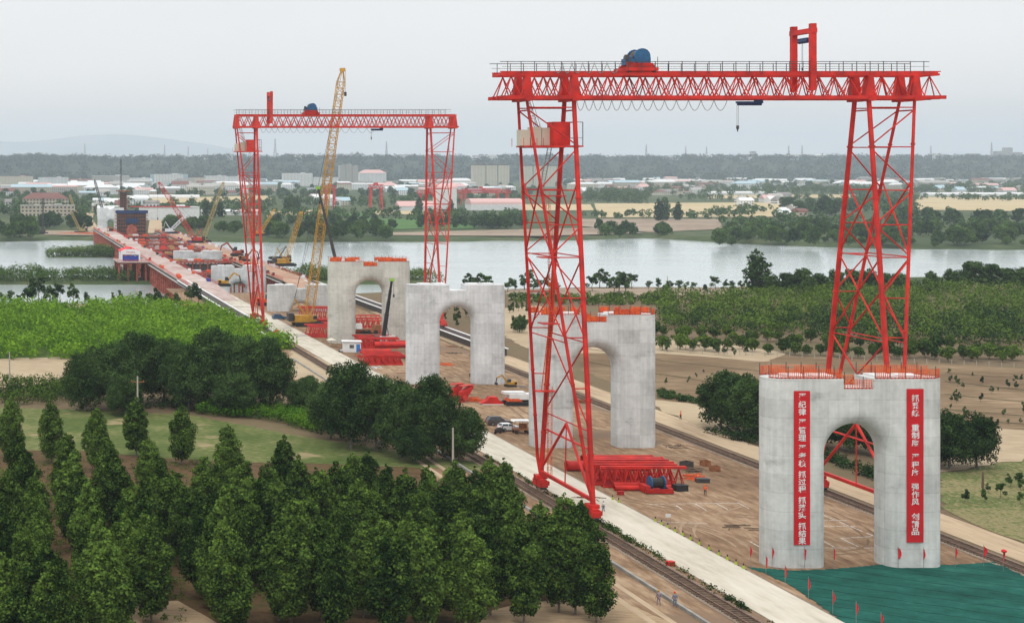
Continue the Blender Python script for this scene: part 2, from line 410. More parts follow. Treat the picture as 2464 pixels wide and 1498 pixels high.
# ================================================================ ground, river, hills
def interp(x, pts):
    if x <= pts[0][0]: return pts[0][1]
    for (a, b), (c, d) in zip(pts[:-1], pts[1:]):
        if x <= c: return b + (d - b) * (x - a) / (c - a)
    return pts[-1][1]
def sstep(a, b, x):
    t = min(1, max(0, (x - a) / (b - a))); return t * t * (3 - 2 * t)
NEAR = [(-200, 540), (2, 547), (60, 549), (100, 585), (216, 622), (312, 630), (380, 672), (472, 697), (1000, 800)]
FAR = [(-100, 1185), (5, 1187), (55, 1215), (210, 1180), (423, 1205), (540, 1250), (575, 1150), (640, 1083), (1200, 1050)]
ZF = -6.0
def gz(X, Y):
    yn = interp(X, NEAR) + 3 * math.sin(X * 0.08); yf = interp(X, FAR) + 4 * math.sin(X * 0.05) + 3 * math.sin(X * 0.13)
    if Y < yn: z = 0.0
    else: z = -14 * sstep(yn, yn + 45, Y)
    z += (-ZF * -1 + 14) * sstep(yf - 25, yf + 22, Y) if Y > yf - 25 else 0
    # river islands
    def island(y0, y1, x0, x1, h):
        return h * sstep(y0 - 6, y0 + 3, Y) * (1 - sstep(y1 - 3, y1 + 6, Y)) * sstep(x0 - 8, x0 + 6, X) * (1 - sstep(x1 - 6, x1 + 8, X))
    z += island(755, 797, -200, 226, 6.4) + island(982, 1000, 34, 80, 5.9)
    if Y > 5200:
        k = mnoise.noise(Vector((X * 0.0009, Y * 0.0009, 0))) ; k2 = mnoise.noise(Vector((X * 0.004, Y * 0.002, 3)))
        z += 92 * sstep(5700 + 250 * k, 7300 + 250 * k + 160 * k2, Y) + (7 * k2 + 6 * k) * sstep(5700, 6500, Y)
        z += 14 * sstep(7600, 9500, Y)
    return z
rows = list(np.arange(60, 540, 12)) + list(np.arange(540, 720, 4)) + list(np.arange(720, 1300, 8)) + list(np.arange(1300, 2200, 60)) + list(np.arange(2200, 5200, 250)) + list(np.arange(5200, 9800, 90)) + [10500, 12000, 15000]
NC = 220; vs = []; fs = []
for j, Y in enumerate(rows):
    for i in range(NC):
        t = -0.35 + 1.35 * i / (NC - 1); X = t * (Y + 260)
        vs.append((X, Y, gz(X, Y)))
for j in range(len(rows) - 1):
    for i in range(NC - 1):
        a = j * NC + i; fs.append((a, a + 1, a + NC + 1, a + NC))
gm = MB(); gm.v = vs; gm.f = fs
M['earth'] = ground_mat('field_earth', [(0.085, 0.062, 0.035), (0.16, 0.115, 0.07), (0.10, 0.105, 0.045)], 0.03, 0.5)
M['farland'] = ground_mat('far_green_land', [(0.035, 0.055, 0.025), (0.06, 0.085, 0.035), (0.12, 0.12, 0.065)], 0.006, 0.08, bump=0)
M['hillside'] = ground_mat('hill_slope', [(0.012, 0.02, 0.014), (0.025, 0.038, 0.022), (0.08, 0.08, 0.05)], 0.004, 0.03, bump=0)
terrain = gm.build('ground', M['earth'], smooth=True); struct(terrain)
terrain.data.materials.append(M['farland']); terrain.data.materials.append(M['hillside'])
for p in terrain.data.polygons:
    y = p.center[1]; p.material_index = 2 if y > 5600 else 1 if y > 640 else 0

# water
wm = bpy.data.materials.new('river_water'); wm.use_nodes = True; n = wm.node_tree; b = n.nodes['Principled BSDF']
b.inputs['Base Color'].default_value = (0.40, 0.45, 0.45, 1); b.inputs['Roughness'].default_value = 0.16; b.inputs['Specular IOR Level'].default_value = 0.9
b.inputs['IOR'].default_value = 1.33
g = n.nodes.new('ShaderNodeNewGeometry'); mp = n.nodes.new('ShaderNodeMapping'); mp.inputs['Scale'].default_value = (0.25, 1, 1); n.links.new(g.outputs['Position'], mp.inputs[0])
t1 = n.nodes.new('ShaderNodeTexNoise'); t1.inputs['Scale'].default_value = 0.5; t1.inputs['Detail'].default_value = 4; n.links.new(mp.outputs[0], t1.inputs[0])
t2 = n.nodes.new('ShaderNodeTexNoise'); t2.inputs['Scale'].default_value = 0.018; t2.inputs['Detail'].default_value = 3; n.links.new(mp.outputs[0], t2.inputs[0])
r = ramp_of(n, [(0.40, (0.02,) * 3), (0.62, (1,) * 3)]); n.links.new(t2.outputs[0], r.inputs[0])
bp = n.nodes.new('ShaderNodeBump'); bp.inputs['Distance'].default_value = 0.22
n.links.new(r.outputs[0], bp.inputs['Strength']); n.links.new(t1.outputs[0], bp.inputs['Height']); n.links.new(bp.outputs[0], b.inputs['Normal'])
water = MB().sheet([(-900, 500), (2600, 500), (2600, 1400), (-900, 1400)], -9.0).build('river_water', wm); struct(water)

# sheets of land lying on the ground, each a few centimetres above the one below
def land(name, pts, z, m, z0=0.0):
    poly = [G(x, y, z0) for x, y in pts]
    out = []
    for a, b_ in zip(poly, poly[1:] + poly[:1]):
        k = max(1, min(60, int((b_ - a).length / 2.5)))
        for i in range(k):
            p = a + (b_ - a) * (i / k); w_ = min(1.6, (b_ - a).length * .08)
            out.append((p.x + w_ * mnoise.noise(Vector((p.x * .23, p.y * .23, 0))), p.y + w_ * mnoise.noise(Vector((p.x * .23, p.y * .23, 7)))))
    return struct(MB().sheet(out, z0 + z).build(name, m))
def strip(name, xa, xb, ya, yb, z, m, seg=1):
    return struct(MB().sheet([(xa, ya), (xb, ya), (xb, yb), (xa, yb)], z).build(name, m))
M['dirt'] = ground_mat('yard_dirt', [(0.09, 0.052, 0.03), (0.235, 0.15, 0.09), (0.42, 0.31, 0.205)], 0.035, 0.9, stripe=(0.15, 1.0, 0.22), patch=(0.045, 0.57, (0.20, 0.135, 0.09)))
M['tan'] = ground_mat('pale_dry_field', [(0.26, 0.19, 0.12), (0.38, 0.30, 0.20), (0.47, 0.38, 0.26)], 0.03, 0.9, stripe=(0.2, 0.25, 1.6))
M['stubble'] = ground_mat('stubble_rows', [(0.20, 0.13, 0.08), (0.36, 0.26, 0.16), (0.44, 0.35, 0.23)], 0.04, 1.1, stripe=(-0.35, 0.3, 2.4), bump=0.6)
M['brown'] = ground_mat('ploughed_soil', [(0.085, 0.054, 0.03), (0.175, 0.12, 0.07), (0.33, 0.24, 0.15)], 0.03, 0.8, stripe=(0.1, 0.12, 1.3))
M['roaddirt'] = ground_mat('dirt_road', [(0.28, 0.20, 0.13), (0.42, 0.32, 0.215), (0.50, 0.40, 0.28)], 0.04, 0.7, stripe=(0.0, 1.6, 0.12))
M['conc'] = ground_mat('concrete_road', [(0.38, 0.34, 0.27), (0.52, 0.48, 0.40), (0.60, 0.56, 0.48)], 0.06, 0.6, stripe=(0, 1.2, 0.2), bump=0.05, patch=(0.05, 0.60, (0.34, 0.32, 0.28)))
M['grassy'] = ground_mat('grass_field', [(0.035, 0.065, 0.015), (0.095, 0.125, 0.035), (0.30, 0.25, 0.13)], 0.06, 1.3, stripe=(0.1, 0.5, 1.6), patch=(0.09, 0.60, (0.27, 0.22, 0.12)))
M['vinesoil'] = ground_mat('vineyard_floor', [(0.03, 0.06, 0.01), (0.05, 0.09, 0.02), (0.09, 0.12, 0.03)], 0.05, 0.7)
M['cabbage'] = ground_mat('vegetable_field', [(0.03, 0.07, 0.015), (0.26, 0.22, 0.11), (0.06, 0.10, 0.02), (0.44, 0.38, 0.22)], 0.05, 1.1, bump=0.7, stripe=(0.2, 1.4, 0.7))
M['plantsoil'] = ground_mat('plantation_floor', [(0.035, 0.026, 0.012), (0.115, 0.07, 0.036), (0.035, 0.055, 0.012)], 0.05, 0.5)
M['wheat'] = ground_mat('ripe_wheat', [(0.38, 0.30, 0.17), (0.46, 0.37, 0.22), (0.50, 0.42, 0.27)], 0.01, 0.1, bump=0)
M['greenfield'] = ground_mat('green_crop', [(0.05, 0.11, 0.03), (0.07, 0.15, 0.04), (0.10, 0.18, 0.05)], 0.02, 0.2, bump=0)
M['bankdirt'] = ground_mat('bank_earth', [(0.16, 0.12, 0.085), (0.28, 0.22, 0.165), (0.36, 0.29, 0.22)], 0.01, 0.12, bump=0)
M['gravel'] = ground_mat('track_ballast', [(0.15, 0.115, 0.085), (0.25, 0.195, 0.15), (0.33, 0.27, 0.21)], 0.1, 2.5, bump=0.6)

land('plantation_soil', [(-900, 1498), (-700, 1060), (200, 1050), (1150, 1108), (1230, 1160), (1420, 1290), (1450, 1380), (1470, 1498), (1400, 1900), (-900, 1900)], 0.02, M['plantsoil'])
land('stubble_field', [(150, 1600), (190, 1470), (300, 1452), (430, 1446), (520, 1498), (560, 1600)], 0.05, M['stubble'])
land('dry_grass_field', [(1040, 1600), (1180, 1468), (1300, 1445), (1440, 1436), (1530, 1462), (1620, 1498), (1760, 1600)], 0.05, M['stubble'])
land('grass_field', [(-300, 975), (200, 985), (470, 1000), (700, 1045), (860, 1072), (1140, 1110), (1200, 1135), (900, 1120), (500, 1110), (200, 1085), (-300, 1075)], 0.05, M['grassy'])
land('vineyard_ground', [(-300, 735), (470, 738), (640, 800), (760, 860), (560, 872), (0, 872), (-300, 870)], 0.03, M['vinesoil'])
land('bank_path', [(-300, 729), (420, 730), (480, 742), (0, 737), (-300, 738)], 0.06, M['bankdirt'])
land('orchard_clearing', [(-300, 872), (180, 858), (230, 900), (120, 930), (-300, 935)], 0.05, M['tan'])
land('dry_slope', [(700, 830), (860, 905), (900, 990), (820, 1010), (700, 900)], 0.05, M['tan'])
strip('construction_yard', 91.5, 127.5, 100, 600, 0.03, M['dirt'])
strip('track_bed', 70.0, 84.6, 100, 620, 0.035, M['dirt'])
strip('dirt_road', 128.6, 135.0, 100, 520, 0.05, M['roaddirt'])
strip('verge_ground', 84.4, 92.5, 100, 640, 0.045, M['gravel'])
# the concrete haul road is a slab with a real edge
rd = MB().box(((84.5 + 92) / 2, 355, 0.06), (7.5, 520, 0.16)); struct(rd.build('concrete_road', M['conc']))
land('vegetable_field', [(2262, 1142), (2464, 1105), (2700, 1060), (2900, 1500), (2464, 1306), (2262, 1228)], 0.06, M['cabbage'])
land('pale_field', [(1560, 962), (1830, 985), (1830, 1068), (1690, 1030), (1590, 985)], 0.07, M['tan'])
land('ripe_field', [(2270, 1040), (2380, 1030), (2700, 1046), (2700, 1110), (2464, 1104), (2270, 1138)], 0.07, M['tan'])
land('terraced_field', [(1400, 815), (1600, 818), (1830, 850), (2464, 886), (2900, 900), (2900, 1046), (2400, 1040), (1830, 985), (1560, 962), (1395, 890)], 0.04, M['brown'])
land('sapling_field', [(1150, 745), (1300, 735), (1420, 800), (1700, 822), (1900, 850), (1840, 870), (1590, 850), (1420, 850), (1290, 850), (1180, 790)], 0.06, M['tan'])
land('bank_field', [(1215, 696), (1500, 693), (1800, 693), (1830, 702), (1600, 712), (1225, 722)], 0.07, M['bankdirt'])
M['furrow'] = ground_mat('dark_furrow', [(0.045, 0.04, 0.022), (0.09, 0.075, 0.04), (0.06, 0.085, 0.025)], 0.1, 1.2, bump=0.8)
for (xa, ya, xb, yb, wd) in [(2273, 917, 2700, 966, .8), (2273, 948, 2700, 990, .6), (2273, 897, 2700, 930, .5), (2273, 985, 2700, 1020, .7), (1590, 868, 1830, 893, .6), (1590, 842, 1760, 858, .5), (1590, 900, 1700, 918, .5), (1400, 838, 1590, 866, .6), (1410, 870, 1590, 902, .5), (1400, 818, 1600, 832, .5), (2273, 1008, 2700, 1034, .5), (1430, 808, 1580, 820, .4)]:
    a, b_ = G(xa, ya), G(xb, yb); d = (b_ - a).normalized(); nn = Vector((-d.y, d.x, 0)); mb = MB(); pv = None; k = int((b_ - a).length / 2)
    for i in range(k + 1):
        p = a + (b_ - a) * (i / k) + nn * .8 * mnoise.noise(Vector((i * .13, xa, ya))); h_ = wd * (.5 + .5 * abs(mnoise.noise(Vector((i * .4, ya, 1)))) * 2)
        cur = (p - nn * h_, p + nn * h_)
        if pv: mb.add([(q.x, q.y, .085) for q in (pv[0], cur[0], cur[1], pv[1])], [(0, 1, 2, 3)])
        pv = cur
    struct(mb.build('field_furrow', M['furrow']))
# far bank fields (the plain lies at the level ZF)
M['farroad'] = M['roaddirt']
for nm, pts, m_ in [
    ('crop_field', [(862, 526), (1010, 528), (1025, 550), (900, 556)], 'greenfield'),
    ('crop_field', [(1060, 534), (1130, 532), (1150, 550), (1060, 552)], 'greenfield'),
    ('bank_earthwork', [(930, 561), (1240, 553), (1430, 549), (1550, 562), (1300, 569), (940, 567)], 'bankdirt'),
    ('ploughed_terrace', [(1400, 527), (1730, 528), (1740, 552), (1560, 560), (1400, 545)], 'bankdirt'),
    ('wheat_field', [(1430, 490), (1900, 487), (1920, 522), (1440, 524)], 'wheat'),
    ('wheat_field', [(2200, 474), (2700, 476), (2700, 512), (2200, 505)], 'wheat'),
    ('wheat_field', [(1260, 492), (1420, 492), (1430, 507), (1260, 507)], 'wheat'),
    ('wheat_field', [(900, 508), (1030, 508), (1040, 516), (900, 517)], 'wheat'),
    ('wheat_field', [(330, 478), (640, 471), (660, 482), (330, 491)], 'wheat'),
    ('wheat_field', [(640, 510), (780, 505), (790, 517), (640, 522)], 'wheat'),
    ('crop_field', [(700, 518), (900, 510), (900, 520), (700, 527)], 'greenfield'),
    ('wheat_field', [(1700, 470), (2060, 468), (2060, 476), (1700, 478)], 'wheat'),
    ('approach_road', [(208, 560), (236, 548), (222, 528), (226, 514), (205, 513), (198, 527)], 'roaddirt'),
    ('bank_earthwork', [(95, 556), (230, 556), (230, 568), (110, 566)], 'bankdirt'),
    ('bank_earthwork', [(360, 530), (395, 530), (400, 562), (355, 562)], 'roaddirt'),
]:
    poly = [G(x, y, ZF) for x, y in pts]
    struct(MB().sheet([(p.x, p.y) for p in poly], ZF + 0.5).build(nm, M[m_]))

# distant mountain on the left
mv = []; mf = []; NX, NY = 60, 14
for j in range(NY):
    for i in range(NX):
        X = -6000 + 16000 * i / (NX - 1); Y = 21000 + 4500 * j / (NY - 1)
        u = math.sin(math.pi * j / (NY - 1))
        h = 540 * math.exp(-((X - 1900) / 2200) ** 2) + 330 * math.exp(-((X + 900) / 1300) ** 2) + 190 * math.exp(-((X - 6000) / 1900) ** 2)
        mv.append((X, Y, -8 + u * (h + 60 * mnoise.noise(Vector((X * 0.0008, Y * 0.001, 1))))))
for j in range(NY - 1):
    for i in range(NX - 1):
        a = j * NX + i; mf.append((a, a + 1, a + NX + 1, a + NX))
mm = MB(); mm.v = mv; mm.f = mf; M['rock'] = mat('haze_paled_rock', (0.36, 0.37, 0.36), 1.0, col2=(0.44, 0.44, 0.42), scale=0.0008); struct(mm.build('mountain', M['rock'], smooth=True))  # rock colour lightened to paint extra haze over the mountain

# air: one closed box of haze round everything
hz = bpy.data.materials.new('haze'); hz.use_nodes = True; n = hz.node_tree
for x in list(n.nodes): n.nodes.remove(x)
o_ = n.nodes.new('ShaderNodeOutputMaterial'); v_ = n.nodes.new('ShaderNodeVolumePrincipled')
v_.inputs['Color'].default_value = (0.63, 0.735, 0.84, 1); v_.inputs['Density'].default_value = 0.000078; v_.inputs['Anisotropy'].default_value = 0.0
n.links.new(v_.outputs[0], o_.inputs['Volume'])
hb = MB().box((5000, 12900, 322), (36000, 26400, 676)).build('haze', hz); stuff(hb, 'pale blue-grey haze hanging in the air over the river plain', 'haze')

# ================================================================ crane rails, tracks
def track(label, xc, y0, y1, z0=0.0):
    t = thing('rail_track', label, 'rail track', (xc, y0, z0), group='crane rail tracks')
    rl = MB()
    for s_ in (-0.72, 0.72): rl.box((xc + s_, (y0 + y1) / 2, z0 + 0.30), (0.12, y1 - y0, 0.16))
    rl.build('rail', 'rail', t)
    r_ = random.Random(int(xc)); y = y0 + 0.3; k = 0; rest = MB()
    while y < y1:
        mb = MB() if 166 < y and k < 100 else rest
        mb.box((xc + r_.uniform(-.05, .05), y, z0 + 0.15), (2.3, 0.24, 0.14)); y += 0.66
        if mb is not rest: mb.build('sleeper', 'wood', t); k += 1
    NOSPLIT.add('sleepers'); q = rest.build('sleepers', 'wood', t); q['kind'] = 'stuff'
    return t
track('sleepered crane rail track on the left of the concrete road', 81.9, 150, 432)
track('sleepered crane rail track on the right of the piers beside the dirt road', 126.0, 150, 400)
struct(MB().box((81.9, 290, 0.05), (3.2, 284, 0.07)).build('track_ballast', M['gravel']))
struct(MB().box((126.0, 275, 0.05), (3.4, 254, 0.07)).build('track_ballast', M['gravel']))
# low kerb wall left of the left track
kb = MB().box((76.9, 260, 0.2), (0.35, 260, 0.45)); 
tag(kb.build('kerb_wall', 'kerb'), 'long low concrete kerb wall left of the crane rail track', 'kerb wall')
# black girder tracks further on
def girder_track(label, xc, y0, y1, ztop, wdt=3.6):
    t = thing('girder_track', label, 'rail girder', (xc, y0, 0), group='raised crane rail girders')
    g1 = MB()
    for s_ in (-1, 1): g1.box((xc + s_ * wdt * 0.42, (y0 + y1) / 2, ztop - 1.1), (0.5, y1 - y0, 1.9))
    g1.build('girder', 'dark', t)
    e_ = MB()
    for s_ in (-1, 1): e_.box((xc + s_ * (wdt * 0.5 + 0.15), (y0 + y1) / 2, ztop - 0.06), (0.7, y1 - y0, 0.16))
    e_.build('walkway', 'white', t)
    d_ = MB().box((xc, (y0 + y1) / 2, ztop - 0.12), (wdt * 0.8, y1 - y0, 0.12)); d_.build('deck', 'black', t)
    r_ = MB()
    for s_ in (-0.7, 0.7): r_.box((xc + s_, (y0 + y1) / 2, ztop + 0.03), (0.15, y1 - y0, 0.16))
    r_.build('rail', 'rail', t)
    p_ = MB(); y = y0 + 2
    while y < y1:
        z_ = gz(xc, y) - 0.3
        for s_ in (-1, 1): p_.tube((xc + s_ * wdt * 0.42, y, z_), (xc + s_ * wdt * 0.42, y, ztop - 2.0), 0.35)
        y += 12
    p_.build('piles', 'rust_red', t)
    return t
girder_track('raised black rail girder with white edge on the left of the road by the vineyard', 79.2, 415, 640, 2.0)
girder_track('raised black rail girder with white edge seen through the pier arches on the right', 132.5, 398, 640, 2.0)
# ================================================================ bridge piers
PW, PT = 21.8, 4.4
def pier_mesh(ztop, r_out=2.05, r_arch=1.7, zbase=0.0, arch=True, zsp=13.9, aw=3.65):
    """stadium-ended wall with an arched opening; its outline edges rounded by distance"""
    hw = PW / 2; cx = 0.0; v = []; f = []; T = PT / 2
    zcut = ztop - 1.25
    apex = zsp + aw
    rows_ = []
    z = zbase
    while z < zsp - 0.01: rows_.append(z); z += 0.8
    na = 18
    rows_ += [zsp + aw * math.sin(math.pi / 2 * i / na) for i in range(na + 1)]
    z = apex + 0.3
    while z < zcut - 0.2: rows_.append(z); z += 0.5
    rows_.append(zcut)
    if not arch: rows_ = list(np.arange(zbase, zcut, 0.8)) + [zcut]
    us = [0, .006, .02, .045, .08, .12, .17, .23, .30, .38, .46, .54, .62, .70, .77, .83, .88, .925, .96, .985, 1.0]
    def dep(x, z):
        d1 = hw - abs(x)
        h = 0.0
        if d1 < r_out: h = max(h, r_out - math.sqrt(max(0, r_out ** 2 - (r_out - d1) ** 2)))
        if arch:
            if z < zsp: d2 = abs(x) - aw
            else: d2 = math.hypot(x, z - zsp) - aw
            d2 = max(0, d2)
            if d2 < r_arch: h = max(h, r_arch - math.sqrt(max(0, r_arch ** 2 - (r_arch - d2) ** 2)))
        return T - h
    for side in (-1, 1):
        base = len(v); n_ = len(us)
        for z in rows_:
            if arch and z < apex: ib = aw if z <= zsp else math.sqrt(max(0, aw ** 2 - (z - zsp) ** 2))
            else: ib = 0.0
            for yy in (-1, 1):
                for u in us:
                    x = side * (hw + (ib - hw) * u); v.append((x, yy * dep(x, z), z))
        for j in range(len(rows_) - 1):
            for q in (0, 1):
                for i in range(n_ - 1):
                    a = base + (j * 2 + q) * n_ + i; b_ = a + 1; c = b_ + 2 * n_; d = a + 2 * n_
                    f.append((a, b_, c, d) if (q == 0) == (side < 0) else (d, c, b_, a))
            # outer edge and opening wall
            a = base + j * 2 * n_; b_ = a + n_; f.append((b_, a, a + 2 * n_, b_ + 2 * n_) if side < 0 else (a, b_, b_ + 2 * n_, a + 2 * n_))
            if arch and rows_[j + 1] <= apex + 0.001:
                a = base + j * 2 * n_ + n_ - 1; b_ = a + n_; f.append((a, b_, b_ + 2 * n_, a + 2 * n_) if side < 0 else (b_, a, a + 2 * n_, b_ + 2 * n_))
        # top face
        j = len(rows_) - 1
        for i in range(n_ - 1):
            a = base + j * 2 * n_ + i; f.append((a, a + 1, a + 1 + n_, a + n_) if side < 0 else (a + n_, a + 1 + n_, a + 1, a))
    mb = MB(); mb.v = v; mb.f = f
    # shoulders either side of the bearing notch
    def top(x0, x1):
        k = 26; pr = []
        for i in range(k + 1):
            x = x0 + (x1 - x0) * i / k; pr.append((x, -dep(x, 99)))
        for i in range(k, -1, -1):
            x = x0 + (x1 - x0) * i / k; pr.append((x, dep(x, 99)))
        mb.prism(pr, 'z', zcut, ztop)
    def dep(x, z, _r=r_out):
        d1 = hw - abs(x)
        return T - (r_out - math.sqrt(max(0, r_out ** 2 - (r_out - d1) ** 2)) if d1 < r_out else 0)
    top(-hw, -1.9); top(1.9, hw)
    return mb, dep, zcut

def pier(label, y, ztop, base, seed, rail=None, x0=95.6, arch=True, zsp=13.9, aw=3.65, zbase=0.0, pads=True):
    cx = x0 + PW / 2
    t = thing('bridge_pier', label, 'bridge pier', (cx, y + PT / 2, 0), group='concrete bridge piers')
    mb, dep, zc = pier_mesh(ztop, arch=arch, zsp=zsp, aw=aw, zbase=zbase)
    o = local('pier_shaft', mb, pier_mat('pier_concrete', base, seed), t, smooth=True)
    if pads:
        p_ = MB()
        for a, b_, c, d in ((-8.2, -5.6, -1.5, 1.3), (-5.0, -2.4, -1.2, 1.2), (2.6, 5.2, -1.3, 1.5), (5.8, 8.4, -1.0, 1.4)):
            p_.box(((a + b_) / 2, (c + d) / 2, ztop + 0.14), (b_ - a, d - c, 0.28))
        local('bearing_pad', p_, 'white', t)
    if rail:
        net = MB(); post = MB()
        edge = MB()
        def run(x0_, x1_, z, sides=(-1, 1)):
            n_ = max(2, int(abs(x1_ - x0_) / 0.9)); xs = [x0_ + (x1_ - x0_) * i / n_ for i in range(n_ + 1)]
            for s_ in sides:
                pts = [(x, s_ * (dep(x, 99) - 0.15), z) for x in xs]
                for k, (p, q) in enumerate(zip(pts[:-1], pts[1:])):
                    for hh in (0.35, 0.75, 1.15): net.bar((p[0], p[1], z + hh), (q[0], q[1], z + hh), 0.05)
                    # netting: close mesh strands
                    if rail == 'net' and rnd.random() < 0.75:
                        for i in range(4):
                            f_ = (i + 0.5) / 4; X_ = p[0] + (q[0] - p[0]) * f_; Y_ = p[1] + (q[1] - p[1]) * f_
                            net.bar((X_, Y_, z + 0.05), (X_, Y_, z + 1.15), 0.055)
                        for hh in (0.15, 0.55, 0.95): net.bar((p[0], p[1], z + hh), (q[0], q[1], z + hh), 0.045)
                    if rail == 'panel' and rnd.random() < 0.7:
                        net.add([(p[0], p[1], z), (q[0], q[1], z), (q[0], q[1], z + 1.0), (p[0], p[1], z + 1.0)], [(0, 1, 2, 3)])
                    edge.bar((p[0], p[1], z + 0.08), (q[0], q[1], z + 0.08), 0.08, 0.14)
                for p in pts[::2]: post.tube(p, (p[0], p[1], z + 1.55), 0.045, n=5)
        hw = PW / 2
        run(-hw + 0.35, -2.05, ztop); run(2.05, hw - 0.35, ztop); run(-1.75, 1.75, zc)
        local('guard_rail', net, 'orange', t); local('rail_post', post, 'dark', t)
        local('toe_board', edge, M['stripe'], t)
    return t
# black and red hazard boards
m = bpy.data.materials.new('hazard_stripe'); m.use_nodes = True; n = m.node_tree; b = n.nodes['Principled BSDF']
tcn = n.nodes.new('ShaderNodeTexCoord'); wv = n.nodes.new('ShaderNodeTexWave'); wv.inputs['Scale'].default_value = 0.7; wv.bands_direction = 'X'
n.links.new(tcn.outputs['Object'], wv.inputs[0]); r = ramp_of(n, [(0.49, (0.02, 0.02, 0.02)), (0.51, (0.6, 0.05, 0.03))]); n.links.new(wv.outputs[0], r.inputs[0]); n.links.new(r.outputs[0], b.inputs['Base Color'])
M['stripe'] = m

P1 = pier('nearest grey arched pier with two red banners and orange netting on top', 187.2, 23.3, (0.52, 0.535, 0.52), 1.0, 'net')
P2 = pier('grey arched pier with orange railed top standing behind the huge crane leg', 267.4, 23.4, (0.54, 0.555, 0.55), 4.0, 'panel')
P3 = pier('pale arched pier with bare white top edge, between a railed pier and the crane leg', 346.0, 22.6, (0.56, 0.57, 0.58), 9.0, None)
P4 = pier('arched pier with orange railings, black crane boom rising behind its top', 426.7, 22.9, (0.50, 0.495, 0.45), 15.0, 'panel')
P5 = pier('low pier behind the yellow crawler crane with only its arch crown showing', 521.0, 9.0, (0.48, 0.49, 0.49), 21.0, None, arch=True, zsp=-0.7, aw=3.45, zbase=-2)
P6 = pier('low pier by the river with a yellow machine in front of it', 656.0, 6.9, (0.50, 0.51, 0.51), 27.0, None, arch=True, zsp=-3.5, aw=3.4, zbase=-14)
P7 = pier('low pier standing on the river platform with brown pads on top', 797.0, 5.6, (0.55, 0.56, 0.57), 33.0, None, arch=False, zbase=-14)

for p_, x0_, w_ in ((P2, 95.0, 22.0), (P3, 94.4, 22.4), (P4, 94.2, 23.0), (P5, 94.0, 23.0), (P6, 94.0, 23.8), (P7, 94.3, 25.6)):
    p_.location.x = x0_ + w_ / 2; p_.scale[0] = w_ / PW
# banners with white characters
def banner(label, xa, xb, ytop, ybot, groups, off, pitch):
    Y = 187.2 - 0.10
    a = A(xa, ytop, Y); b_ = A(xb, ybot, Y); wd = b_.x - a.x; cx = (a.x + b_.x) / 2
    t = thing('banner', label, 'banner', (cx, Y, b_.z), group='red banners hanging on the nearest pier')
    mb = MB(); k = 40; hh = a.z - b_.z; vs = []
    for side in (0, 1):
        for i in range(k + 1):
            z = b_.z + hh * i / k
            for xx in (-wd / 2, 0, wd / 2): vs.append((cx + xx, Y - 0.025 + side * 0.05 + 0.012 * math.sin(i * 0.9 + xx), z))
    fs = []
    n3 = 3 * (k + 1)
    for i in range(k):
        for j in range(2):
            a_ = i * 3 + j; fs.append((a_, a_ + 1, a_ + 4, a_ + 3)); fs.append((n3 + a_ + 3, n3 + a_ + 4, n3 + a_ + 1, n3 + a_))
        fs.append((i * 3, i * 3 + 3, n3 + i * 3 + 3, n3 + i * 3)); fs.append((i * 3 + 5, i * 3 + 2, n3 + i * 3 + 2, n3 + i * 3 + 5))
    mb.v = vs; mb.f = fs; mb.build('banner_cloth', 'banner', t)
    dg = None
    for gi, word in enumerate(groups):
        for ci, ch in enumerate(word):
            cu = bpy.data.curves.new('t', 'FONT'); cu.body = ch; cu.size = 1.0; cu.align_x = 'CENTER'; cu.align_y = 'CENTER'; cu.offset = 0.016; cu.extrude = 0.01
            ob = bpy.data.objects.new('t', cu); C.objects.link(ob)
            bpy.context.view_layer.update()
            me = bpy.data.meshes.new_from_object(ob.evaluated_get(bpy.context.evaluated_depsgraph_get()))
            bpy.data.objects.remove(ob); 
            zc = a.z - off - gi * pitch - ci * 0.92
            xs = [v.co.x for v in me.vertices]; ys = [v.co.y for v in me.vertices]
            mx, my = (min(xs) + max(xs)) / 2, (min(ys) + max(ys)) / 2
            # seated like brush lettering: fitted to one square
            sx, sy = 0.93 / max(0.5, max(xs) - min(xs)), 0.84 / max(0.5, max(ys) - min(ys))
            for v in me.vertices:
                v.co = Vector(((v.co.x - mx) * sx, -0.055 - v.co.z, (v.co.y - my) * sy + zc - b_.z))
            me.materials.clear(); me.materials.append(M['white']); me.name = 'character'
            o = bpy.data.objects.new('character', me); C.objects.link(o); o.parent = t
    return t
banner('long red banner of white characters on the left leg of the nearest pier', 1910.5, 1949, 940, 1310, ['严纪律', '严管理', '严考核', '抓过程', '抓落实', '抓结果'], 0.72, 3.17)
banner('long red banner of white characters on the right leg of the nearest pier', 2182, 2222, 935, 1304, ['抓系统', '重制度', '严程序', '强作风', '创精品'], 1.12, 3.64)

# ================================================================ lattice helpers
def lattice(mb, p, q, w0, w1, r, n_, r2=None, sec=4):
    """square lattice boom from p to q"""
    p, q = Vector(p), Vector(q); d = (q - p).normalized(); r2 = r2 or r * 0.55
    side = d.cross(Vector((0, 0, 1))).normalized() if abs(d.z) < 0.97 else d.cross(Vector((1, 0, 0))).normalized()
    up = side.cross(d).normalized()
    def cor(t, k):
        w_ = (w0 + (w1 - w0) * t) / 2; c = p + (q - p) * t
        return c + side * w_ * (1 if k in (0, 3) else -1) + up * w_ * (1 if k in (0, 1) else -1)
    for k in range(4): mb.tube(cor(0, k), cor(1, k), r, n=5, cap=False)
    for i in range(n_):
        t0, t1 = i / n_, (i + 1) / n_
        for k in range(4):
            k2 = (k + 1) % 4
            mb.tube(cor(t0, k), cor(t1, k2), r2, n=4, cap=False) if i % 2 == 0 else mb.tube(cor(t0, k2), cor(t1, k), r2, n=4, cap=False)
            mb.tube(cor(t0, k), cor(t0, k2), r2, n=4, cap=False)
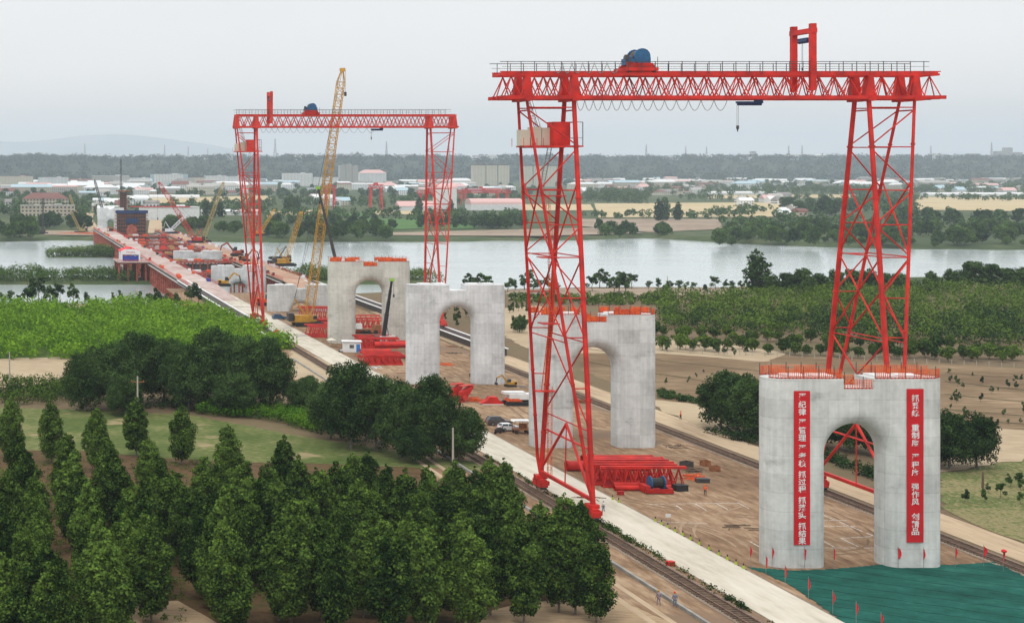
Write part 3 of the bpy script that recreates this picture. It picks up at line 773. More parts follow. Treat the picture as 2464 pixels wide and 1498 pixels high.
def lerp(a, b_, t): return Vector(a) * (1 - t) + Vector(b_) * t

def gantry(label, group, Yc, wb, zr, zb, hb_, bl, br, LO, LI, LF, RI, RO, RF, red, portal_x, swap=False, detail=True):
    t = thing('gantry_crane', label, 'gantry crane', ((LF + RF) / 2, Yc, zr), group=group)
    dy = 1.8; zf = zr + 2.6
    # two triangular trusses
    for by, s_ in ((Yc - dy, -1), (Yc + dy, 1)):
        ch = MB(); web = MB(); zt = zb + hb_ - 0.35
        ch.box(((bl + br) / 2 - 0.2, by, zt), (br - bl - 1.2, 0.62, 0.52))
        ch.box(((bl + br) / 2, by, zt + 0.36), (br - bl - 0.6, 0.3, 0.14))
        for q in (-0.75, 0.75): ch.box(((bl + br) / 2, by + q, zb + 0.28), (br - bl, 0.42, 0.5))
        n_ = int((br - bl) / 2.35); pw = (br - bl - 1.4) / n_
        for i in range(n_):
            x0 = bl + 0.7 + i * pw; xm = x0 + pw / 2
            for q in (-0.75, 0.75):
                web.tube((x0, by + q, zb + 0.5), (xm, by, zt - 0.28), 0.088, n=6, cap=False)
                web.tube((xm, by, zt - 0.28), (x0 + pw, by + q, zb + 0.5), 0.088, n=6, cap=False)
            web.tube((x0, by - 0.75, zb + 0.3), (x0, by + 0.75, zb + 0.3), 0.07, n=5)
            web.tube((x0, by - 0.75, zb + 0.3), (x0 + pw, by + 0.75, zb + 0.3), 0.06, n=5)
        ch.build('main_beam', red, t); web.build('truss_web', red, t)
    # heavy stiffened frames over the legs, end ties
    fr = MB()
    for x in (LO, LI, RI, RO): 
        fr.box((x, Yc, zb + 0.05), (1.1, 2 * dy + 2.2, 0.55))
        for s_ in (-1, 1):
            fr.prism([(x - 0.75, zb + 0.4), (x + 0.75, zb + 0.4), (x + 0.35, zb + hb_ - 0.6), (x - 0.35, zb + hb_ - 0.6)], 'y', Yc + s_ * dy - 0.62, Yc + s_ * dy + 0.62)
    for x in (bl + 0.5, br - 0.5): fr.bar((x, Yc - dy, zb + hb_ - 0.4), (x, Yc + dy, zb + hb_ - 0.4), 0.3); fr.bar((x, Yc - dy, zb + 0.2), (x, Yc + dy, zb + 0.2), 0.3)
    fr.build('leg_head_frame', red, t)
    # legs
    front, rear = Yc - wb / 2, Yc + wb / 2
    for nm_, out, inn, foot, sg in (('left', LO, LI, LF, -1), ('right', RO, RI, RF, 1)):
        tubes = {}
        for yk, yt, yb in (('f', Yc - dy, front), ('r', Yc + dy, rear)):
            tubes[yk + 'o'] = (Vector((out, yt, zb)), Vector((foot + sg * 0.6, yb, zf + 1.2)))
            tubes[yk + 'i'] = (Vector((inn, yt, zb)), Vector((foot - sg * 0.12, yb, zf - 0.4)))
        for k, (a, b_) in tubes.items():
            leg = MB()
            ra = 0.34 if k[1] == 'i' else 0.22
            if k[1] == 'o': b2 = Vector((foot - sg * -0.45, b_.y + (0.35 if k[0] == 'f' else -0.35) * 0, zf + 2.6)); leg.tube(b2, (foot, b_.y, zf), ra * 1.15, n=10); b_ = b2; tubes[k] = (a, b_)
            leg.tube(b_, a, ra * 1.12, ra * 0.95, n=10)
            for q in (0.25, 0.5, 0.75, 0.12, 0.88):        # flange rings
                c = lerp(b_, a, q); d = (a - b_).normalized(); leg.tube(c - d * 0.12, c + d * 0.12, ra * 1.35, n=10)
            leg.build('leg', red, t, smooth=True)
        def at(k, z):
            a, b_ = tubes[k]; return b_ + (a - b_) * ((z - b_.z) / (a.z - b_.z))
        br_ = MB(); k0 = zr - 0
        lv = [k0 + v for v in (57.6, 51.9, 45.7, 40.8, 36.2, 30.5, 25.0, 18.0)]
        for yk in ('f', 'r'):
            for i, z in enumerate(lv): br_.tube(at(yk + 'o', z), at(yk + 'i', z), 0.095, n=6)
            for i in range(len(lv) - 2):
                a, b_ = lv[i] - 0.35, lv[i + 1] + 0.35
                p, q = (at(yk + 'o', a), at(yk + 'i', b_)) if i % 2 == 0 else (at(yk + 'i', a), at(yk + 'o', b_))
                br_.tube(p, q, 0.10, n=6)
        for e_ in ('i', 'o'):
            for a, b_ in ((47.0, 36.6), (36.0, 24.6), (24.2, 12.4)):
                if e_ == 'o' and a < 30: continue
                a += k0; b_ += k0
                br_.tube(at('f' + e_, a), at('r' + e_, b_), 0.12, n=6); br_.tube(at('r' + e_, a), at('f' + e_, b_), 0.12, n=6)
                br_.tube(at('f' + e_, b_ - 0.3), at('r' + e_, b_ - 0.3), 0.095, n=6)
            br_.tube(at('f' + e_, k0 + 57.2), at('r' + e_, k0 + 57.2), 0.12, n=6)
        # lower A-bracing between front and rear bogie, and the sill beam
        ap = (at('fi', k0 + 11.8) + at('ri', k0 + 11.8)) / 2; fb = Vector((foot, front, k0 + 3.0)); rb = Vector((foot, rear, k0 + 3.0))
        br_.tube(fb, ap, 0.20, n=8); br_.tube(rb, ap, 0.20, n=8); br_.tube((fb + rb) / 2, ap, 0.095, n=6)
        br_.tube(at('fi', k0 + 9.6), at('ri', k0 + 9.6), 0.15, n=6)
        br_.build('leg_bracing', red, t)
        sb = MB(); sb.bar(fb + Vector((0, 0, -0.1)), rb + Vector((0, 0, -0.1)), 0.42, 0.5); sb.bar(fb, rb, 0.5, 0.1); sb.build('sill_beam', red, t)
        for yb in (front, rear):
            bo = MB(); bo.box((foot, yb, zf - 0.5), (1.5, 1.6, 0.5)); bo.box((foot, yb, zf - 1.0), (0.9, 3.0, 0.55))
            for q in (-0.95, 0.95):
                bo.box((foot, yb + q, zf - 1.45), (1.15, 1.6, 0.7)); bo.prism([(yb + q - 0.7, zf - 1.9), (yb + q + 0.7, zf - 1.9), (yb + q + 0.35, zf - 0.85), (yb + q - 0.35, zf - 0.85)], 'x', foot - 0.6, foot + 0.6)
            bo.box((foot + 0.8, yb - 0.8, zf - 1.35), (0.45, 0.6, 0.6)); bg_ = bo.build('bogie', red, t)
            wh = MB()
            for q in (-1.4, -0.5, 0.5, 1.4): wh.tube((foot - 0.35, yb + q, zr + 0.72), (foot + 0.35, yb + q, zr + 0.72), 0.36, n=12)
            wh.build('wheel', 'dark', bg_)
    # control cabin, cabinets and platforms inside the left leg
    xi, xo = LI, LO
    yf_, yr_ = Yc - 1.6, Yc + 2.6; zp = zr + 52.0; s_ = 1 if RF > LF else -1
    pl = MB(); pl.box(((LO + LI) / 2 + 0.6, Yc + 0.2, zp), (7.9, 5.2, 0.22)); pl.box((xo + 2.8 + 1.2, Yc + 1.4, zp - 7.2), (5.0, 2.2, 0.14)); pl.box((xo + 4.4, Yc + 1.9, zp - 16.2), (2.4, 2.6, 0.14))
    pl.box((xo + 5.0, Yc + 3.2, zp - 26.0), (2.4, 2.6, 0.14)); pl.box((LF - 0.3, Yc + 7.0, zr + 15.5), (3.0, 1.6, 0.14))
    for k in range(9):
        x = xo - 0.6 + k * 0.95
        for yy in (Yc - 2.3, Yc + 2.7): pl.tube((x, yy, zp), (x, yy, zp + 1.2), 0.04, n=4)
    pl.build('platform', red, t)
    cb_ = MB(); cb_.box((xi - 1.6, Yc - 0.2, zp + 1.85), (2.4, 2.6, 3.4)); ob_ = cb_.build('control_cabin', red, t)
    gl = MB(); gl.box((xi - 0.35, Yc - 0.2, zp + 2.1), (0.12, 2.1, 1.7)); gl.build('window', 'glass', ob_)
    cf = MB(); x_ = xi + 0.2
    for yy in (Yc - 1.5, Yc + 1.1):
        cf.bar((xi - 0.4, yy, zp + 3.5), (xi + 1.4, yy, zp + 3.5), 0.09); cf.bar((xi + 1.4, yy, zp + 3.5), (xi + 1.4, yy, zp), 0.09); cf.bar((xi - 0.4, yy, zp + 1.2), (xi + 1.4, yy, zp + 1.2), 0.06)
    cf.build('cage', 'dark', t)
    cc = MB()
    for k, (x, hh, ww) in enumerate(((xo + 0.45, 2.3, 1.5), (xo + 2.05, 2.7, 1.5), (xo + 3.5, 2.6, 1.2), (xo + 4.6, 2.6, 0.9))): cc.box((x, Yc + 0.8, zp + 0.12 + hh / 2), (ww, 1.5, hh))
    cc.build('electric_cabinet', 'cream', t)
    # zigzag ladders
    def ladder(p, q, m_, w_=0.55):
        p, q = Vector(p), Vector(q); l = MB(); sx = Vector((w_ / 2, 0, 0)); n_ = int((q - p).length / 0.45)
        for s2 in (-1, 1): l.bar(p + sx * s2, q + sx * s2, 0.07); l.bar(p + sx * s2 + Vector((0, -0.5, 0.6)), q + sx * s2 + Vector((0, -0.5, 0.6)), 0.045)
        for k in range(n_ + 1):
            c = lerp(p, q, k / n_); l.bar(c - sx, c + sx, 0.05)
            if k % 3 == 0: l.bar(c - sx, c - sx + Vector((0, -0.5, 0.6)), 0.04); l.bar(c + sx, c + sx + Vector((0, -0.5, 0.6)), 0.04)
        l.build('ladder', m_, t)
    ladder((xo + 1.4, Yc + 1.2, zp + 2.6), (xo + 1.0 + 3.2, Yc + 1.2, zb + hb_ - 2.0 - 2), 'steel') if False else ladder((xo + 3.6, Yc + 1.8, zp), (xo + 1.4, Yc + 1.8, zb), 'rust_red')
    ladder((xo + 3.2, Yc + 1.7, zp - 7.1), (xo + 4.6, Yc + 1.7, zp), 'steel')
    ladder((xo + 5.0, Yc + 2.2, zp - 16), (xo + 4.0, Yc + 1.6, zp - 7.2), 'orange')
    ladder((xo + 5.6, Yc + 3.6, zp - 26), (xo + 4.8, Yc + 2.2, zp - 16), 'orange')
    ladder((LF - 0.9, Yc + 6.4, zr + 15.6), (xo + 5.4, Yc + 3.4, zp - 26), 'orange')
    ladder((LF + 0.9, rear - 1.2, zr + 2.0), (LF + 0.3, Yc + 7.0, zr + 15.6), 'orange')
    # hand rails along the beams
    hr = MB(); zt = zb + hb_ + 0.05
    for yy in (Yc - dy - 0.5, Yc + dy + 0.5):
        x0, x1 = bl + 0.1, br - 2.2
        hr.bar((x0, yy, zt + 1.35), (x1, yy, zt + 1.35), 0.09); hr.bar((x0 + 0.3, yy, zt + 0.65), (x1, yy, zt + 0.65), 0.045)
        x = x0 + 1.1; 
        while x < x1: hr.bar((x, yy, zt - 0.3), (x, yy, zt + 1.42), 0.08); x += 1.93
    hr.build('hand_rail', 'dark', t)
    # portal over the beams
    po = MB()
    for yy in (Yc - dy - 0.4, Yc + dy + 1.2): po.box((portal_x, yy, zb + hb_ / 2 + 4.1), (0.78, 0.72, hb_ + 5.6))
    po.box((portal_x, Yc + 0.4, zb + hb_ + 4.75 + 1.15), (0.8, 2 * dy + 2.6, 0.7)); po.build('hoist_portal', red, t)
    ph = MB(); ph.box((portal_x, Yc + 0.2, zb + hb_ + 4.75), (0.5, 2.6, 0.45)); ph.tube((portal_x, Yc - 1.0, zb + hb_ + 4.5), (portal_x, Yc + 1.5, zb + hb_ + 4.5), 0.3); ph.build('hoist', 'navy', t)
    pc = MB()
    for q in (-0.12, 0.12): pc.tube((portal_x, Yc + 0.6 + q, zb + hb_ + 0.6), (portal_x, Yc + 0.6 + q, zb + hb_ + 4.4), 0.025, n=4)
    pc.box((portal_x, Yc + 0.6, zb + hb_ + 0.5), (0.16, 0.16, 0.4)); pc.build('hoist_rope', 'dark', t)
    return t, zb, hb_, Yc, dy

def festoon(gt, x0, x1, z, y, n_, sag, grow=1.0):
    mb = MB(); x = x0; wd = (x1 - x0) / n_
    for i in range(n_):
        w_ = wd * (0.75 + 0.5 * i / n_) * 1.0
        pts = [(x + w_ * k / 8, y, z - sag * (1 - (2 * k / 8 - 1) ** 2) ) for k in range(9)]
        mb.path(pts, 0.045, 4); x += w_
    mb.build('festoon_cable', 'steel', gt)
def hoist_trolley(label, cx, Yc, zt, s=1.0):
    t = thing('winch_trolley', label, 'crane trolley', (cx, Yc, zt))
    f_ = MB(); f_.box((0, 0, 0.35), (4.6, 4.6, 0.5)); f_.prism([(-2.0, 0.6), (2.0, 0.6), (1.6, 1.25), (-1.3, 1.25)], 'y', -2.0, -1.5); f_.prism([(-2.0, 0.6), (2.0, 0.6), (1.6, 1.25), (-1.3, 1.25)], 'y', 1.3, 1.8)
    f_.box((-1.7, -1.9, 0.9), (0.8, 0.5, 1.1)); local('trolley_frame', f_, 'red', t)
    w_ = MB()
    for x in (-1.7, 1.7):
        for y in (-1.8, 1.8): w_.tube((x, y - 0.15, 0.15), (x, y + 0.15, 0.15), 0.28, n=12)
    local('wheel', w_, 'dark', t)
    d_ = MB(); d_.tube((0.35, -1.25, 2.25), (0.35, 1.2, 2.25), 0.92, n=20); local('rope_drum', d_, 'dark', t, True)
    b_ = MB()
    for y in (-1.35, 1.25): b_.tube((0.35, y - 0.1, 2.25), (0.35, y + 0.1, 2.25), 1.15, n=22); b_.prism([(-0.7, 0.6), (1.5, 0.6), (1.0, 1.9), (-0.1, 1.9)], 'y', y - 0.12, y + 0.12)
    b_.box((-1.3, -0.6, 1.45), (1.5, 1.6, 0.9)); b_.box((1.6, 0.2, 1.6), (0.7, 1.4, 1.2)); b_.tube((-1.9, -0.5, 2.0), (-0.9, -0.5, 2.0), 0.38, n=12)
    local('winch_motor', b_, 'blue', t, True)
    r_ = MB()
    for x in (-2.2, -1.7, 2.2):
        r_.bar((x, -2.2, 0.6), (x, -2.2, 2.1), 0.06)
    r_.bar((-2.2, -2.2, 2.1), (-1.7, -2.2, 2.1), 0.06); r_.box((-2.0, -1.6, 2.1), (0.5, 0.5, 0.7)); local('control_box', r_, 'dark', t)
    return t
def hook_hoist(label, cx, Yc, zb, drop):
    t = thing('electric_hoist', label, 'hoist', (cx, Yc, zb))
    b_ = MB(); b_.box((0, 0, -0.42), (3.7, 0.6, 0.28)); b_.tube((-1.7, 0, -0.62), (1.7, 0, -0.62), 0.26, n=10); b_.box((1.3, 0, -0.2), (0.9, 0.9, 0.3)); local('hoist_body', b_, 'navy', t)
    r_ = MB()
    for q in (-0.1, 0.1): r_.tube((-1.7 + q, 0, -0.7), (-1.7 + q, 0, -drop + 0.6), 0.03, n=4)
    local('hoist_rope', r_, 'steel', t)
    h_ = MB(); h_.box((-1.7, 0, -drop + 0.4), (0.3, 0.25, 0.5)); h_.tube((-1.7, 0, -drop + 0.2), (-1.7, 0, -drop - 0.25), 0.13, 0.05, n=6); local('hook_block', h_, 'dark', t)
    return t

g1, *_ = gantry('huge red gantry crane spanning the road and the nearest piers', None, 221.0, 20.0, 0.35, 59.1, 4.0, 72.7, 136.7, 76.8, 83.6, 83.0, 126.1, 132.7, 125.3, 'red', 117.8)

festoon(g1, 83.9, 106.0, 59.0, 219.0, 14, 1.5)
festoon(g1, 80.5, 90.6, 64.35, 218.8, 6, 1.5)
hoist_trolley('blue and red winch trolley on top of the huge gantry crane', 93.3, 221.0, 63.1)
hook_hoist('dark blue hoist hanging under the beam of the huge gantry crane', 109.0, 219.4, 59.1, 4.4)
g2, *_ = gantry('smaller-looking red gantry crane further along the road near the river', None, 458.0, 18.0, 2.1, 61.2, 4.0, 72.3, 139.2, 73.0, 78.9, 79.5, 131.0, 138.2, 132.4, 'red_far', 83.2)
festoon(g2, 80.0, 115.0, 61.1, 456.0, 16, 1.4)
hoist_trolley('blue and red winch trolley on top of the further gantry crane', 95.4, 458.0, 65.2)
hook_hoist('dark hoist hanging under the beam of the further gantry crane', 115.0, 456.4, 61.2, 3.4)
# ================================================================ trees
def crown_arrays(seed, clumps, nleaf, size, up=0.35, flat=1.0):
    """leaf-sized quads scattered over many small clumps; clumps: list of (cx, cy, cz, r)"""
    rg = np.random.default_rng(seed)
    cl = np.array(clumps, float); wgt = cl[:, 3] ** 2; wgt /= wgt.sum()
    idx = rg.choice(len(cl), nleaf, p=wgt); c = cl[idx]
    d = rg.normal(size=(nleaf, 3)); d /= np.linalg.norm(d, axis=1)[:, None]
    d[:, 2] = np.where(rg.random(nleaf) < 0.35, np.abs(d[:, 2]), d[:, 2])
    rad = c[:, 3] * (0.62 + 0.52 * rg.random(nleaf)); pos = c[:, :3] + d * rad[:, None] * np.array([1, 1, flat])
    nrm = d + rg.normal(size=(nleaf, 3)) * 0.55 + np.array([0, 0, up]); nrm /= np.linalg.norm(nrm, axis=1)[:, None]
    t = np.cross(nrm, rg.normal(size=(nleaf, 3))); t /= np.linalg.norm(t, axis=1)[:, None] + 1e-9
    b_ = np.cross(nrm, t); s = size * (0.6 + 0.8 * rg.random(nleaf))[:, None]
    v = np.empty((nleaf, 4, 3)); v[:, 0] = pos - t * s * .5; v[:, 1] = pos + b_ * s * 0.33 - nrm * s * 0.08; v[:, 2] = pos + t * s * .5; v[:, 3] = pos - b_ * s * 0.33 - nrm * s * 0.08
    return v.reshape(-1, 3)
def quads_mesh(name, v, m):
    me = bpy.data.meshes.new(name); nq = len(v) // 4
    me.vertices.add(len(v)); me.vertices.foreach_set('co', v.astype(np.float32).ravel())
    me.loops.add(nq * 4); me.loops.foreach_set('vertex_index', np.arange(nq * 4, dtype=np.int32))
    me.polygons.add(nq); me.polygons.foreach_set('loop_start', np.arange(0, nq * 4, 4, dtype=np.int32))
    try: me.polygons.foreach_set('loop_total', np.full(nq, 4, dtype=np.int32))
    except Exception: pass
    me.materials.append(m); me.update(calc_edges=True); return me
def poplar_clumps(rg, h, rmax, base=1.2, n=46):
    out = []; e = rg.uniform(0.7, 1.25)
    for i in range(n):
        t = (i + 0.5) / n; z = base + (h - base) * t
        prof = rmax * (0.62 + 0.38 * min(1, t / 0.22)) * (1 if t < .35 else max(0.02, 1 - ((t - .35) / .66) ** (2.5 * e)))
        prof = max(prof, 0.16); a = i * 2.4 + rg.uniform(-.7, .7); rr = prof * rg.uniform(0.40, 0.88)
        out.append((rr * math.cos(a), rr * math.sin(a), z + rg.uniform(-.3, .3), prof * rg.uniform(0.28, 0.52) + 0.14))
    for i in range(7): out.append((0, 0, base + (h - base) * (i + .5) / 9, rmax * (0.5 if i < 5 else .3)))
    return out
def broad_clumps(rg, h, rmax, base=1.5, n=60, sp=1.0):
    out = []
    for i in range(n):
        a = rg.uniform(0, 6.28); ph = math.acos(rg.uniform(-0.75, 1)); k = rg.uniform(0.55, 1.0)
        hz_ = (h - base) / 2; r = rmax * k * math.sin(ph)
        r_c = rmax * rg.uniform(0.16, 0.30)
        out.append((r * 0.85 * math.cos(a), r * 0.85 * math.sin(a), base + hz_ + (hz_ - r_c) * k * math.cos(ph), r_c))
    for i in range(5): out.append((0, 0, base + (h - base) * (0.3 + .1 * i), rmax * .45))
    return out
def trunk_mb(rg, h, r, n=7, lean=0.2, top=0.75):
    mb = MB(); p = Vector((0, 0, -0.3)); k = 6; pts = [p]
    for i in range(1, k + 1): pts.append(Vector((rg.uniform(-lean, lean) * i / k, rg.uniform(-lean, lean) * i / k, h * top * i / k)))
    for i in range(k): mb.tube(pts[i], pts[i + 1], r * (1 - i / (k + 1)), r * (1 - (i + 1) / (k + 1)), n=n, cap=False)
    for i in range(7):
        t = rg.uniform(0.25, 0.95); j = min(k - 1, int(t * k)); b_ = pts[j]; a = rg.uniform(0, 6.28); L = h * rg.uniform(.12, .24)
        mb.tube(b_, b_ + Vector((math.cos(a) * L * .7, math.sin(a) * L * .7, L * .8)), r * .35, r * .08, n=5, cap=False)
    return mb
PROTO = {}
def proto(kind, seed, h, rmax, clumps, nleaf, size, m, trunk=True, tr=0.15, up=0.35):
    rg = random.Random(seed); cl = clumps(rg)
    me = quads_mesh('crown', crown_arrays(seed, cl, nleaf, size, up), M[m])
    tm = trunk_mb(rg, h, tr).mesh('trunk', M['trunk']) if trunk else None
    PROTO.setdefault(kind, []).append((me, tm))
for s_ in range(5):
    h = 10.6 + 0.5 * s_
    proto('poplar', 100 + s_, h, 2.1, lambda rg, h=h: poplar_clumps(rg, h, 1.9 + 0.5 * rg.random(), base=1.5, n=44), 14500, 0.33, 'leafA', tr=0.15)
for s_ in range(3):
    proto('bigtree', 200 + s_, 16, 7.0, lambda rg: broad_clumps(rg, 16, 6.6, -0.6, 110), 26000, 0.45, 'leafB', tr=0.35)
for s_ in range(3):
    proto('roundtree', 220 + s_, 12, 5.0, lambda rg: broad_clumps(rg, 12, 5.0, -0.9, 80), 16000, 0.40, 'leafB', tr=0.25)
for s_ in range(4):
    proto('sapling', 300 + s_, 4.5, 1.3, lambda rg: [(rg.uniform(-.8, .8), rg.uniform(-.8, .8), rg.uniform(1.3, 4.1), rg.uniform(.3, .62)) for i in range(10)], 520, 0.40, 'leafB', tr=0.09)
for s_ in range(4):
    proto('orchard', 320 + s_, 3.6, 2.0, lambda rg: broad_clumps(rg, 3.6, 2.0, 0.5, 16), 800, 0.5, 'leafE', tr=0.08)
for s_ in range(4):
    proto('willow', 340 + s_, 13, 8, lambda rg: broad_clumps(rg, 13, 7.5, -0.6, 42), 2200, 1.25, 'leafC', tr=0.3, up=0.6)
for s_ in range(3):
    proto('bankdark', 360 + s_, 14, 6, lambda rg: broad_clumps(rg, 14, 5.6, -0.5, 40), 2000, 1.2, 'leafB', tr=0.3, up=0.6)
for s_ in range(3):
    proto('bankpoplar', 380 + s_, 18, 4, lambda rg: poplar_clumps(rg, 18, 3.8, base=0.5, n=34), 1500, 1.2, 'leafB', tr=0.3, up=0.5)
for s_ in range(2):
    proto('shrub', 390 + s_, 2.2, 1.6, lambda rg: broad_clumps(rg, 2.2, 1.6, -0.3, 14), 700, 0.36, 'leafE', trunk=False)

def plant(kind, name, loc, sc, label, cat, group, k=None, rz=None, parts=True):
    me, tm = PROTO[kind][(rnd.randrange(len(PROTO[kind])) if k is None else k) % len(PROTO[kind])]
    rz = rnd.uniform(0, 6.28) if rz is None else rz
    sc = sc if hasattr(sc, '__len__') else (sc, sc, sc)
    if parts and tm:
        t = thing(name, label, cat, loc, rz, group); t.scale = sc
        c = bpy.data.objects.new('crown', me); C.objects.link(c); c.parent = t
        b_ = bpy.data.objects.new('trunk', tm); C.objects.link(b_); b_.parent = t
    else:
        t = bpy.data.objects.new(name, me); C.objects.link(t); t.location = loc; t.rotation_euler = (0, 0, rz); t.scale = sc
        tag(t, label, cat, group)
    return t

# --- young poplar plantation: photo measures of the crown tops
TOPS = [(25,951),(123,961),(233,971),(328,951),(437,968),(547,1018),(683,1041),(43,1035),(63,1075),(160,1035),(257,1041),(280,1095),(357,1048),(377,1080),
 (83,1135),(193,1128),(213,1148),(317,1155),(337,1171),(417,1125),(440,1155),(493,1088),(520,1105),(587,1098),(557,1141),(717,1088),(643,1108),(777,1118),
 (810,1098),(667,1148),(82,1170),(92,1222),(106,1297),(137,1328),(219,1185),(239,1246),(274,1321),(363,1256),(470,1165),(489,1198),(513,1225),
 (561,1266),(582,1177),(609,1198),(712,1187),(759,1122),(671,1235),(773,1235),(804,1266),(3,1314),(7,1225),(342,1190),(300,1225),
 (850,1085),(885,1080),(930,1110),(975,1120),(1030,1112),(1095,1100),(1145,1120),(1180,1095),(1215,1100),(860,1150),(900,1160),(960,1165),(1010,1170),(1060,1158),
 (1110,1165),(1160,1162),(1210,1152),(1240,1185),(920,1238),(985,1222),(1050,1232),(1110,1216),(1180,1232),(1260,1240),(1300,1200),(1360,1182),(1400,1195),(1435,1262),
 (810,1208),(740,1192),(1345,1222),(540,1240),(700,1260),(875,1245),(690,1155),(625,1150),(830,1180),(20,1120),(-8,1180),(172,1085),(60,1262),(88,1262),(228,1216),(256,1285),(268,1068),(118,1352),(40,1400),(295,1200),(350,1225),(390,1118),(1020,1262),(1130,1262),(940,1262),(1385,1238)]
pl_ = []
for (x, y) in TOPS:
    hgt = rnd.uniform(10.3, 11.9)
    yb = VY + (y - VY) / (1 - hgt / H); g_ = G(x, yb); pl_.append((g_.y, g_.x, hgt, x))
pl_.sort()
rowsz = [pl_[i:i + 12] for i in range(0, len(pl_), 12)]
for ri, row in enumerate(rowsz):
    row.sort(key=lambda q: q[3])
    for ci, (Y, X, hh, x) in enumerate(row):
        k = rnd.randrange(5); s_ = hh / (10.6 + 0.5 * k + 0.4)
        big = 1.06 - 0.08 * min(1, max(0, (x - 350) / 600))
        plant('poplar', 'poplar_tree', (X, Y, 0), (s_ * rnd.uniform(.84, 1.12) * big, s_ * rnd.uniform(.84, 1.12) * big, s_),
              f'leafy young poplar, {ordn(ci)} from the left in the {ordn(ri)} rank of the plantation', 'poplar tree', 'young poplars in the plantation', k)

# --- big dark trees left of the road
BIG = [(205, 988, 12.5, .8), (262, 985, 14.5, 1.0), (330, 975, 16, 1.0), (395, 965, 14, .95), (455, 985, 14.5, 1), (520, 975, 17, 1.1), (590, 985, 16.5, 1.0), (650, 985, 15.5, .9), (300, 1000, 9, .7), (560, 998, 9, .8)]
for i, (x, yb, hh, s_) in enumerate(sorted(BIG)):
    g_ = G(x, yb); plant('bigtree', 'broadleaf_tree', (g_.x, g_.y, 0), (s_ * .92, s_ * .92, hh / 16), f'big dark tree, {ordn(i)} from the left in the dark grove', 'tree', 'dark grove between the vineyards', i)
B2 = [(795, 1055, 11, .7), (845, 1080, 16.5, .85), (905, 1085, 14, .7), (965, 1100, 14, .72), (1040, 1105, 15, .75), (1105, 1110, 10, .66), (1000, 1112, 7, .6), (730, 995, 7.5, .55), (745, 960, 5.5, .4), (880, 1060, 12, .6)]
for i, (x, yb, hh, s_) in enumerate(sorted(B2)):
    g_ = G(x, yb); plant('bigtree', 'broadleaf_tree', (g_.x, g_.y, 0), (s_, s_, hh / 16), f'dense dark tree beside the concrete road, {ordn(i)} from the left', 'tree', 'dark trees beside the concrete road', i + 1)
B3 = [(1735, 1030, 11.5, 1.0), (1775, 1040, 12.5, 1.0), (1812, 1052, 11.5, .95), (1850, 1060, 12, 1)]
for i, (x, yb, hh, s_) in enumerate(B3):
    g_ = G(x, yb); plant('roundtree', 'broadleaf_tree', (g_.x, g_.y, 0), (s_, s_, hh / 12), f'dark bushy tree beside the dirt road, {ordn(i)} from the left', 'tree', 'bushy trees by the dirt road', i)
B4 = [(1985, 1075, 9, .8), (2045, 1085, 10, .9), (2110, 1095, 10, .9)]
for i, (x, yb, hh, s_) in enumerate(B4):
    g_ = G(x, yb); plant('roundtree', 'broadleaf_tree', (g_.x, g_.y, 0), (s_, s_, hh / 12), f'dark tree seen through the nearest arch, {ordn(i)} from the left', 'tree', 'trees seen through the nearest arch', i)
B5 = [(2285, 1130, 10.5, .85), (2350, 1125, 9.5, .75), (2240, 1120, 9, .8)]
for i, (x, yb, hh, s_) in enumerate(sorted(B5)):
    g_ = G(x, yb); plant('roundtree', 'broadleaf_tree', (g_.x, g_.y, 0), (s_, s_, hh / 12), f'bushy tree beside the vegetable field, {ordn(i)} from the left', 'tree', 'bushy trees beside the vegetable field', i)
g_ = G(1820, 702); plant('bankpoplar', 'poplar_tree', (g_.x, g_.y, 0), (1.25, 1.25, .95), 'tall dark poplar standing alone on the near river bank', 'poplar tree', None, 0)
g_ = G(1250, 800); plant('roundtree', 'broadleaf_tree', (g_.x, g_.y, 0), .45, 'small bushy tree right of the bare topped pier', 'tree', None, 0)
# near bank dark clumps
i = 0
for x, yb, hh in [(1858, 706, 8), (1895, 708, 10), (1935, 708, 12), (1975, 706, 9), (2010, 706, 10), (2050, 704, 11), (2090, 704, 10), (2130, 703, 9), (2165, 703, 9), (2240, 697, 8), (2290, 697, 9), (2335, 695, 13), (2380, 697, 12), (2425, 697, 10), (2462, 698, 11)]:
    g_ = G(x, yb); plant('bankdark', 'broadleaf_tree', (g_.x, g_.y, 0), (hh / 13, hh / 13, hh / 14), f'dark round tree on the near river bank, {ordn(i)} from the left', 'tree', 'dark trees on the near bank at the right'); i += 1
# saplings along the banks
i = 0
for x, yb, hh in [(8, 737, 5), (23, 733, 5), (45, 733, 3.5), (65, 735, 11), (93, 722, 9), (110, 733, 7), (130, 733, 6), (145, 730, 7), (177, 733, 8), (212, 735, 5), (235, 735, 4), (277, 733, 5), (295, 734, 6), (333, 732, 5), (355, 732, 4), (375, 740, 8), (390, 742, 5), (400, 741, 6), (430, 745, 6), (460, 728, 7), (478, 732, 8)]:
    g_ = G(x, yb); plant('sapling', 'young_tree', (g_.x, g_.y, 0), (hh / 4, hh / 4, hh / 4.5), f'dark young tree beyond the bright vineyard, {ordn(i)} from the left', 'young tree', 'young trees on the bank beyond the vineyard'); i += 1
i = 0
XS = [1222, 1240, 1262, 1283, 1300, 1322, 1340, 1425, 1443, 1460, 1478, 1490, 1505, 1520, 1560, 1583, 1600, 1612, 1632, 1650, 1668, 1700, 1722, 1742, 1760, 1785, 1150, 1130, 1172, 1862, 1845]
